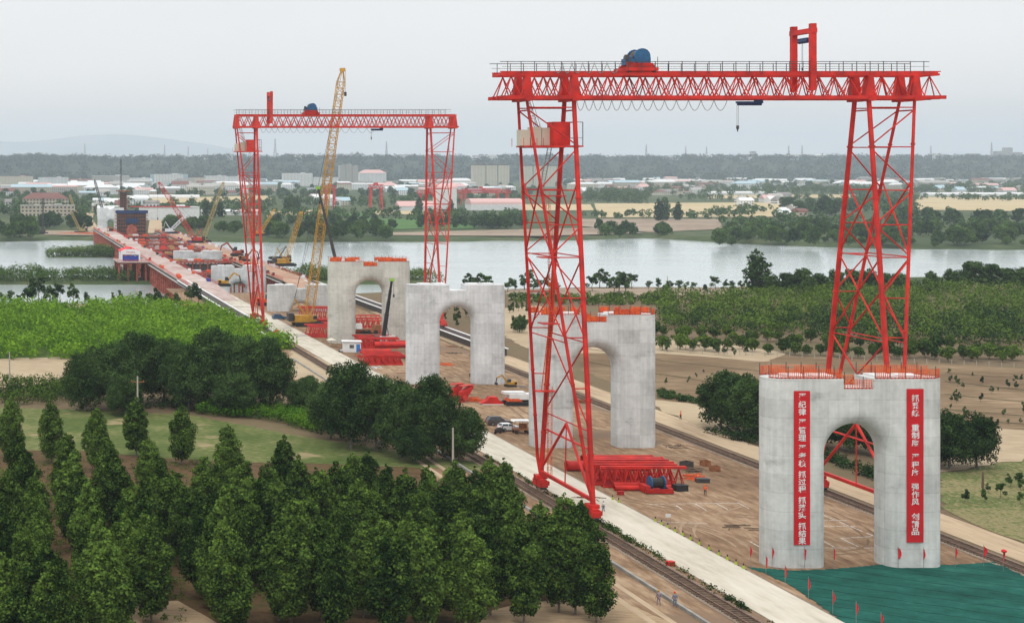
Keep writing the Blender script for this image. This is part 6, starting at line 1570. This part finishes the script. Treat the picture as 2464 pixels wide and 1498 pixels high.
upole('pale pole at the river edge right of the huge crane leg', 1606, 700, 6, False); upole('thin post in the vegetable field', 2365, 1175, 2.6, False, 'wood')
# post and wire fence behind the brown field
t = thing('field_fence', 'row of pale fence posts with wires along the orchard edge', 'fence', G(1900, 855), 0); p_ = MB(); prev = None
pts = []
for k in range(30):
    x = 1600 + k * 30; g_ = G(x, 846 + (x - 1600) * .046); pts.append(g_)
for g_ in pts: p_.box((g_.x, g_.y, .65), (.12, .12, 1.3))
p_.build('post', 'pole', t); q_ = MB()
for a, b_ in zip(pts[:-1], pts[1:]): [q_.bar((a.x, a.y, h_), (b_.x, b_.y, h_), .03) for h_ in (.5, 1.0, 1.5)]
q_.build('wire', 'steel', t)
# painted lines on the yard
mk = MB()
for (xa, ya, xb, yb) in [(1562, 1213, 1781, 1210), (1623, 1213, 1647, 1229), (1673, 1212, 1700, 1228), (1722, 1210, 1752, 1226), (1775, 1209, 1803, 1224), (1577, 1254, 1704, 1260), (1980, 1239, 2111, 1293), (1980, 1266, 2060, 1266), (1980, 1318, 2111, 1318), (2023, 1295, 2068, 1316), (1982, 1302, 2008, 1316), (1980, 1252, 2040, 1252), (2023, 1295, 2111, 1290), (1805, 1303, 1828, 1316)]:
    a, b_ = G(xa, ya), G(xb, yb); d = (b_ - a).normalized(); nn = Vector((-d.y, d.x, 0)) * .075
    k = max(1, int((b_ - a).length / .8))
    for i in range(k):
        if rnd.random() < .12: continue
        p = a + (b_ - a) * (i / k); q = a + (b_ - a) * ((i + rnd.uniform(.8, 1.0)) / k); mk.add([p - nn, q - nn, q + nn, p + nn], [(0, 1, 2, 3)])
mk.v = [(v[0], v[1], .052) for v in mk.v]; struct(mk.build('painted_lines', 'lime'))
# wheel ruts across the yard: wandering, of uneven width
M['rut'] = ground_mat('dark_rut', [(0.10, 0.062, 0.036), (0.17, 0.11, 0.07), (0.24, 0.17, 0.11)], 0.1, 1.5)
M['rutpale'] = ground_mat('pale_rut', [(0.20, 0.135, 0.085), (0.30, 0.215, 0.14), (0.38, 0.285, 0.19)], 0.1, 1.5)
ruts = [(1700, 1330, 1830, 1200, 5), (1640, 1300, 1700, 1360, -3), (1600, 1090, 1830, 1130, 3), (1500, 1200, 1830, 1245, -2), (1500, 1095, 1660, 1098, 2), (1590, 1100, 1800, 1180, -3), (1600, 1060, 1825, 1180, 2),
        (1640, 1070, 1825, 1150, 1), (1560, 1240, 1800, 1330, 3), (1600, 1290, 1760, 1340, -4), (1980, 1225, 2110, 1330, 2), (1985, 1330, 2105, 1300, -2), (1130, 985, 1270, 990, 1), (1150, 1040, 1270, 1060, 2), (1090, 900, 1270, 1010, 3), (1160, 925, 1270, 935, -2), (1450, 1105, 1500, 1190, -2), (1300, 1035, 1480, 1080, 2)]
for i, (xa, ya, xb, yb, bend) in enumerate(ruts):
    mb = MB(); a, b_ = G(xa, ya), G(xb, yb); L = (b_ - a).length; k = max(6, int(L / 1.0)); d = (b_ - a).normalized(); nn = Vector((-d.y, d.x, 0))
    for off in (-.85, .85):
        pv = None
        for q in range(k + 1):
            u = q / k; c = a + (b_ - a) * u + nn * (off + bend * math.sin(u * math.pi) + 1.2 * mnoise.noise(Vector((u * L * .05, i, 0)))); w_ = .06 + .22 * max(0, .5 + mnoise.noise(Vector((u * L * .35, i, off))))
            cur = (c - nn * w_, c + nn * w_)
            if mnoise.noise(Vector((u * L * .12, i, 9))) < -.12: pv = None; continue
            if pv: mb.add([pv[0], cur[0], cur[1], pv[1]], [(0, 1, 2, 3)])
            pv = cur
    mb.v = [(v[0], v[1], .038 + .0012 * (i % 5)) for v in mb.v]; struct(mb.build('wheel_track', M['rut' if i % 4 else 'rutpale']))
strip('dirt_track', 73.2, 74.0, 130, 260, 0.06, M['roaddirt']); strip('dirt_track', 70.9, 71.8, 130, 260, 0.06, M['roaddirt'])
# green netting spread over the ground
net = bpy.data.materials.new('green_netting_sheet'); net.use_nodes = True; n = net.node_tree; b = n.nodes['Principled BSDF']; b.inputs['Roughness'].default_value = .95; b.inputs['Specular IOR Level'].default_value = .05
g = n.nodes.new('ShaderNodeNewGeometry'); sx = n.nodes.new('ShaderNodeSeparateXYZ'); n.links.new(g.outputs['Position'], sx.inputs[0])
wv = n.nodes.new('ShaderNodeTexNoise'); wv.inputs['Scale'].default_value = .16; wv.inputs['Detail'].default_value = 9; wv.inputs['Roughness'].default_value = .72; mp = n.nodes.new('ShaderNodeMapping'); mp.inputs['Scale'].default_value = (1, 1.3, 1); mp.inputs['Rotation'].default_value = (0, 0, .35); n.links.new(g.outputs['Position'], mp.inputs[0]); n.links.new(mp.outputs[0], wv.inputs[0])
r = ramp_of(n, [(.3, (.006, .042, .034)), (.55, (.014, .09, .07)), (.8, (.04, .155, .125))]); n.links.new(wv.outputs[0], r.inputs[0])
# overlapping strips: thin dark joins
rot = n.nodes.new('ShaderNodeMapping'); rot.inputs['Rotation'].default_value = (0, 0, .62); n.links.new(g.outputs['Position'], rot.inputs[0]); s2 = n.nodes.new('ShaderNodeSeparateXYZ'); n.links.new(rot.outputs[0], s2.inputs[0])
jn = n.nodes.new('ShaderNodeTexNoise'); jn.inputs['Scale'].default_value = .12; n.links.new(g.outputs['Position'], jn.inputs[0])
ma = n.nodes.new('ShaderNodeMath'); ma.operation = 'MULTIPLY_ADD'; ma.inputs[1].default_value = 2.0; n.links.new(jn.outputs[0], ma.inputs[0]); n.links.new(s2.outputs[1], ma.inputs[2])
dv = n.nodes.new('ShaderNodeMath'); dv.operation = 'DIVIDE'; dv.inputs[1].default_value = 3.6; n.links.new(ma.outputs[0], dv.inputs[0]); fr = n.nodes.new('ShaderNodeMath'); fr.operation = 'FRACT'; n.links.new(dv.outputs[0], fr.inputs[0]); lt = n.nodes.new('ShaderNodeMath'); lt.operation = 'LESS_THAN'; lt.inputs[1].default_value = .05; n.links.new(fr.outputs[0], lt.inputs[0])
mx = n.nodes.new('ShaderNodeMix'); mx.data_type = 'RGBA'; n.links.new(lt.outputs[0], mx.inputs[0]); n.links.new(r.outputs[0], mx.inputs[6]); mx.inputs[7].default_value = (.003, .022, .02, 1); n.links.new(mx.outputs[2], b.inputs['Base Color'])
poly = world_poly([(1795, 1364), (1900, 1374), (1980, 1370), (2050, 1366), (2110, 1360), (2200, 1357), (2290, 1360), (2392, 1352), (2464, 1386), (2700, 1480), (2800, 1800), (2500, 1900), (2150, 1620), (2035, 1504), (1965, 1450), (1900, 1408), (1840, 1380)])
xs = [p[0] for p in poly]; ys = [p[1] for p in poly]; st = .3; mb = MB(); idx = {}
nx = int((max(xs) - min(xs)) / st) + 2; ny = int((max(ys) - min(ys)) / st) + 2
def nv(i, j):
    if (i, j) not in idx:
        x = min(xs) + i * st; y = min(ys) + j * st; idx[(i, j)] = len(mb.v)
        z = .09 + .05 * mnoise.noise(Vector((x * .25, y * .25, 0))) + .16 * max(0, .25 - abs(mnoise.noise(Vector((x * .5 + y * .35, y * .18, 5))))) 
        mb.v.append((x + .2 * mnoise.noise(Vector((x, y, 1))), y + .2 * mnoise.noise(Vector((x, y, 2))), max(.055, z)))
    return idx[(i, j)]
for i in range(nx):
    for j in range(ny):
        if in_poly(min(xs) + (i + .5) * st, min(ys) + (j + .5) * st, poly): mb.f.append((nv(i, j), nv(i + 1, j), nv(i + 1, j + 1), nv(i, j + 1)))
tag(mb.build('netting_sheet', net, smooth=True), 'big green dust netting spread on the ground before the nearest pier', 'netting')
# ================================================================ far bank: town, sheds, gantries, pylons
def wallbox(mb, x, y, z, a, b_, c): mb.box((x, y, z + c / 2), (a, b_, c))
NB = 0
def block(label, xa, xb, yb, hgt, dp, wall, roof, kind='flat', cat='building', z=ZF, storeys=None, Y=None, group='buildings of the distant town', name='town_building'):
    """a building between photo columns xa..xb standing on the plain at photo line yb"""
    if Y is None: Y = (H - z) * FP / (yb - VY)
    x0, x1 = (xa - VX) * Y / FP, (xb - VX) * Y / FP; cx = (x0 + x1) / 2; W = x1 - x0
    t = thing(name, label, cat, (cx, Y, z), 0, group)
    w_ = MB(); wallbox(w_, cx, Y + dp / 2, z, W, dp, hgt); far = Y > 2200 and storeys != 1
    if far and wall + '_w' not in M: M[wall + '_w'] = window_mat(wall)
    w_.build('wall', wall + '_w' if far else wall, t)
    r_ = MB()
    if kind == 'flat': r_.box((cx, Y + dp / 2, z + hgt + .3), (W + .8, dp + .8, .6)); r_.box((cx + W * .2, Y + dp / 2, z + hgt + 1.5), (W * .14, dp * .4, 1.8))
    elif kind == 'gable': r_.prism([(Y - .6, z + hgt), (Y + dp + .6, z + hgt), (Y + dp / 2, z + hgt + dp * .32)], 'x', x0 - .5, x1 + .5)
    elif kind == 'hip': r_.add([(x0 - .6, Y - .6, z + hgt), (x1 + .6, Y - .6, z + hgt), (x1 + .6, Y + dp + .6, z + hgt), (x0 - .6, Y + dp + .6, z + hgt), (x0 + W * .2, Y + dp / 2, z + hgt + dp * .35), (x1 - W * .2, Y + dp / 2, z + hgt + dp * .35)], [(0, 1, 5, 4), (1, 2, 5), (2, 3, 4, 5), (3, 0, 4), (3, 2, 1, 0)])
    elif kind == 'barrel':
        pr = [(Y, z + hgt)] + [(Y + dp / 2 - dp / 2 * math.cos(math.pi * k / 10), z + hgt + dp * .28 * math.sin(math.pi * k / 10)) for k in range(1, 10)] + [(Y + dp, z + hgt)]; r_.prism(pr, 'x', x0 - .4, x1 + .4)
    elif kind == 'pavilion':
        r_.box((cx, Y + dp / 2, z + hgt + .5), (W + 1.5, dp + 1.5, 1.0)); r_.add([(x0, Y, z + hgt + 1), (x1, Y, z + hgt + 1), (x1, Y + dp, z + hgt + 1), (x0, Y + dp, z + hgt + 1), (cx, Y + dp / 2, z + hgt + 7)], [(0, 1, 4), (1, 2, 4), (2, 3, 4), (3, 0, 4)])
    r_.build('roof', roof, t)
    if far or storeys == 1: return t
    g_ = MB(); ns = storeys or max(1, int(hgt / 3.3)); nw = min(20, max(2, int(W / 4.2))); fh = hgt / ns
    for s_ in range(ns):
        for k in range(nw):
            x = x0 + W * (k + .5) / nw; g_.box((x, Y - .02, z + fh * (s_ + .55)), (W / nw * .5, .12, fh * .42))
    g_.build('window', 'glass', t); return t
WALLS = ['white2', 'cream', 'white', 'beige', 'white2', 'tile']; ROOFS = ['white2', 'greyroof', 'blueroof', 'redroof', 'white', 'pinkroof', 'tile']
WN = dict(white2='white', cream='cream', white='bright white', beige='beige', tile='pale grey'); RN = dict(white2='white', greyroof='grey', blueroof='pale blue', redroof='red', white='white', pinkroof='pale red', tile='pale grey')
# named landmarks first
block('long beige building with pillars on the far bank at the left', 50, 180, 515, 12, 20, 'beige', 'tile', 'flat', Y=1720)
block('brown roofed house row behind the long beige building', 55, 165, 500, 15, 22, 'beige', 'redroof', 'hip', Y=1960)
block('small white house left of the brown roofed row', 12, 28, 498, 9, 12, 'white2', 'greyroof', 'gable', Y=2060)
block('long white walled shed with red roof edge beyond the trestle', 338, 480, 525, 13.5, 18, 'white', 'white', 'flat', Y=1600, storeys=1)
MB().box((175, 1599.4, 8.2), (63, .4, .9)).build('red_trim', 'flag', bpy.data.objects['town_building.003'])
block('row of low white cabins beyond the right trestle deck', 486, 570, 519, 4.5, 8, 'white', 'white2', 'gable', Y=1760, storeys=1)
block('low red roofed cabins right of the white cabin row', 572, 625, 519, 4.5, 8, 'white2', 'pinkroof', 'gable', Y=1760, storeys=1)
block('tall white plant building with pale red top behind the further gantry', 1054, 1099, 510, 29, 22, 'white', 'pinkroof', 'barrel', Y=1880, storeys=1)
block('long barrel roofed white shed right of the plant building', 1134, 1258, 508, 8, 26, 'white', 'pinkroof', 'barrel', Y=1960, storeys=1)
block('low white red roofed works building left of the plant', 960, 1052, 509, 6, 20, 'white2', 'pinkroof', 'gable', Y=1940, storeys=1)
block('white batching plant block near the trestle end', 236, 290, 522, 6, 20, 'white', 'white2', 'gable', Y=1700, storeys=1)
# two groups of tower blocks
for i, (xa, xb) in enumerate(((1139, 1168), (1170, 1197), (1199, 1226))): block(f'beige residential tower with dark crown, {ordn(i)} from the left in the group of three', xa, xb, 452, 62, 22, 'cream', 'dark', 'pavilion', Y=4300, storeys=15, group='residential towers with dark crowns', cat='tower block', name='tower_block')
for i, (xa, xb) in enumerate(((1256, 1282), (1284, 1304), (1306, 1340))): block(f'beige residential tower behind the huge crane leg, {ordn(i)} from the left', xa, xb, 452, 60, 22, 'cream', 'dark', 'pavilion', Y=4350, storeys=15, group='residential towers with dark crowns', cat='tower block', name='tower_block')
for i, (xa, xb, h_) in enumerate(((818, 832, 62), (833, 847, 64), (848, 862, 60))): block(f'slim grey tower block behind the yellow boom, {ordn(i)} from the left', xa, xb, 442, h_, 24, 'tile', 'tile', 'flat', Y=4500, storeys=16, group='slim grey tower blocks', cat='tower block', name='tower_block')
block('white stepped building right of the slim grey towers', 866, 930, 444, 38, 30, 'white2', 'pinkroof', 'hip', Y=4700, storeys=8)
block('long white block with regular windows left of the yellow boom', 682, 752, 446, 38, 26, 'white', 'white', 'flat', Y=4500, storeys=7)
block('long low white block right of the regular windowed one', 754, 815, 446, 26, 26, 'white', 'white2', 'flat', Y=4500, storeys=5)
for i, (xa, xb, yb, h_, wl, rf) in enumerate([(0, 80, 452, 30, 'cream', 'pinkroof'), (92, 165, 450, 26, 'white2', 'white'), (178, 200, 448, 20, 'white', 'white'), (222, 312, 450, 32, 'tile', 'white'), (313, 362, 450, 24, 'white', 'white'), (364, 452, 452, 34, 'blueroof', 'white2'), (374, 440, 446, 36, 'white', 'white'), (455, 492, 452, 26, 'cream', 'redroof'), (494, 545, 450, 30, 'white', 'white2'), (548, 590, 450, 30, 'white2', 'white'), (592, 640, 452, 20, 'tile', 'greyroof'), (300, 350, 470, 12, 'white', 'white'), (640, 680, 456, 16, 'white2', 'blueroof')]):
    block(f'large {dict(cream="cream", white2="white", white="bright white", tile="grey", blueroof="pale blue")[wl]} town block, number {ordn(i)} from the left edge', xa, xb, yb, h_, 30, wl, rf, 'flat', Y=4300 + (i % 3) * 160 if i != 11 else 2900)
# ordinary houses and sheds
rg = random.Random(77); spots = []
def town(n_, xa, xb, ya, yb, w0, w1, h0, h1):
    for _ in range(n_): spots.append((rg.uniform(xa, xb), rg.uniform(ya, yb), rg.uniform(w0, w1), rg.uniform(h0, h1)))
town(64, 0, 640, 446, 468, 26, 90, 8, 18); town(10, 0, 640, 462, 474, 18, 40, 6, 9); town(34, 640, 1130, 444, 462, 26, 80, 8, 16); town(18, 930, 1250, 455, 476, 18, 40, 6, 10)
town(54, 1390, 2030, 437, 456, 25, 100, 8, 16); town(20, 1400, 1700, 455, 470, 16, 34, 6, 9); town(40, 2030, 2464, 436, 456, 25, 80, 8, 16); town(12, 2200, 2464, 456, 468, 18, 34, 6, 9)
town(9, 1780, 1900, 482, 495, 12, 22, 5, 8); town(5, 740, 830, 482, 500, 16, 26, 6, 9); town(8, 200, 420, 490, 508, 12, 24, 5, 9); town(5, 1890, 1950, 508, 522, 8, 12, 3.5, 5)
spots.sort()
for i, (x, yb, W, hh) in enumerate(spots):
    Y = (H - ZF) * FP / (yb - VY); wp = W * FP / Y; wl = rg.choice(WALLS); rf = rg.choice(ROOFS); kd = rg.choice(['gable', 'flat', 'gable', 'hip', 'barrel'])
    block(f'{WN[wl]} low town building with {RN[rf]} roof, {ordn(i)} from the left', x - wp / 2, x + wp / 2, yb, hh, rg.uniform(10, 24), wl, rf, kd, group='low buildings of the distant town')
# buildings on top of the plateau
for i, (x, w_, h_) in enumerate([(75, 14, 9), (345, 16, 12), (1480, 20, 14), (1660, 30, 30), (1795, 36, 26), (1815, 10, 46), (1850, 24, 16), (2010, 20, 16), (2060, 30, 20), (2180, 24, 22), (2300, 34, 22), (2345, 30, 30), (2380, 26, 22), (2408, 20, 46), (2428, 18, 66), (2450, 22, 40), (1990, 16, 14), (860, 40, 8), (680, 26, 8)]):
    Y = 8600; X = (x - VX) * Y / FP; z = gz(X, Y); block(f'hazy building on the far plateau skyline, {ordn(i)} of those listed from the left' if False else f'hazy building on the plateau rim, {ordn(sorted([75,345,1480,1660,1795,1815,1850,2010,2060,2180,2300,2345,2380,2408,2428,2450,1990,860,680]).index(x))} from the left', x - w_ / 2, x + w_ / 2, 0, h_ + 10, 30, 'tile', 'tile', 'flat', Y=Y, z=z - 8, group='hazy buildings on the far plateau')
for i in range(34):
    x = rg.uniform(20, 2440) if i > 12 else rg.uniform(1500, 2440); Y = rg.uniform(7500, 8300); X = (x - VX) * Y / FP; z = gz(X, Y)
    PLT = globals().setdefault('PLT', []); PLT.append((x, Y, z, rg.uniform(20, 90), rg.uniform(8, 16)))
for i, (x, Y, z, W, hh) in enumerate(sorted(PLT)):
    wp = W * FP / Y; block(f'pale house on the far plateau top, {ordn(i)} from the left', x - wp / 2, x + wp / 2, 0, hh + 10, 20, 'white2', rg.choice(['white', 'greyroof', 'tile']), rg.choice(['gable', 'flat']), Y=Y, z=z - 4, group='pale houses on the plateau')
# greenhouse rows
for i, (xa, xb, yb, Y) in enumerate(((2225, 2464, 470, 2950), (1700, 1870, 466, 3100), (360, 480, 474, 2700), (1575, 1690, 440, 4900))):
    block(f'long white greenhouse strip across the far fields, {ordn(sorted([2225,1700,360,1575]).index(xa))} from the left', xa, xb, yb, 3.0 if Y < 4000 else 14, 14, 'white', 'white', 'barrel', Y=Y, storeys=1, cat='greenhouse', name='greenhouse', group='greenhouse strips')
# red gantries far off
def far_gantry(label, xa, xb, yb, hgt, Y, m='red_far', hb=4):
    x0, x1 = (xa - VX) * Y / FP, (xb - VX) * Y / FP; t = thing('gantry_crane', label, 'gantry crane', ((x0 + x1) / 2, Y, ZF), 0, 'far red gantry cranes')
    zt = ZF + hgt; b_ = MB()
    for y in (Y - 2, Y + 2):
        b_.box(((x0 + x1) / 2, y, zt), (x1 - x0, .9, .9)); b_.box(((x0 + x1) / 2, y, zt - hb), (x1 - x0, .9, .9)); k = max(3, int((x1 - x0) / 4)); w_ = (x1 - x0) / k
        for i in range(k): b_.bar((x0 + i * w_, y, zt - hb), (x0 + (i + .5) * w_, y, zt), .45); b_.bar((x0 + (i + .5) * w_, y, zt), (x0 + (i + 1) * w_, y, zt - hb), .45)
    b_.build('main_beam', m, t); l_ = MB(); W = x1 - x0; ins = min(W * .12, 5)
    for x, s_ in ((x0 + ins, 1), (x1 - ins, -1)):
        for y in (-1, 1):
            for q in (0, 1): l_.bar((x + s_ * q * 3.0 * min(1, W / 30), Y + y * 2, zt - hb), (x, Y + y * 7, ZF), .9)
        for z in (.3, .55, .8): l_.bar((x, Y - 7 + 5 * z, ZF + hgt * z), (x, Y + 7 - 5 * z, ZF + hgt * z), .5)
    l_.build('leg', m, t); c_ = MB().box(((x0 + x1) / 2, Y, zt + 1.5), (5, 4, 3)); c_.build('trolley', m, t); return t
far_gantry('far red gantry crane left of the pair, behind the yellow boom', 780, 808, 505, 31, 1990); far_gantry('far red gantry crane right of the pair, beyond the yellow boom', 886, 922, 508, 33, 1950)
far_gantry('long low red gantry crane beyond the plant building, nearer one', 1098, 1229, 495, 22, 2250); far_gantry('long red gantry crane beyond the plant building, further one', 1110, 1205, 485, 21, 2500); far_gantry('low red gantry crane behind the further gantry right leg', 1003, 1058, 497, 21, 2250)
# power pylons
def pylon(label, x, ytop, ybase, Y=None, z=ZF):
    Y = Y or (H - z) * FP / (ybase - VY); X = (x - VX) * Y / FP; zt = H - (ytop - VY) * Y / FP; t = thing('power_pylon', label, 'power pylon', (X, Y, z), 0, 'power pylons')
    b_ = MB(); h_ = zt - z; lattice(b_, (X, Y, z), (X, Y, z + h_ * .6), h_ * .16, h_ * .05, h_ * .007 + .12, 5); lattice(b_, (X, Y, z + h_ * .6), (X, Y, zt), h_ * .05, h_ * .015, h_ * .006 + .1, 4); b_.build('tower', 'steel', t)
    a_ = MB(); [a_.bar((X - h_ * w_, Y, z + h_ * k), (X + h_ * w_, Y, z + h_ * k), .5) for k, w_ in ((.7, .13), (.82, .11), (.93, .08))]; a_.build('crossarm', 'steel', t)
for i, (x, yt) in enumerate(((204, 345), (396, 348), (453, 352), (662, 333), (930, 340), (1080, 348), (1555, 347), (1650, 352), (1898, 350), (1930, 350), (2240, 350), (2386, 342), (1700, 352), (500, 356))):
    Y = 8200; X = (x - VX) * Y / FP; pylon(f'hazy power pylon on the far plateau, {ordn(sorted([204,396,453,662,930,1080,1555,1650,1898,1930,2240,2386,1700,500]).index(x))} from the left', x, yt, 0, Y, gz(X, Y))
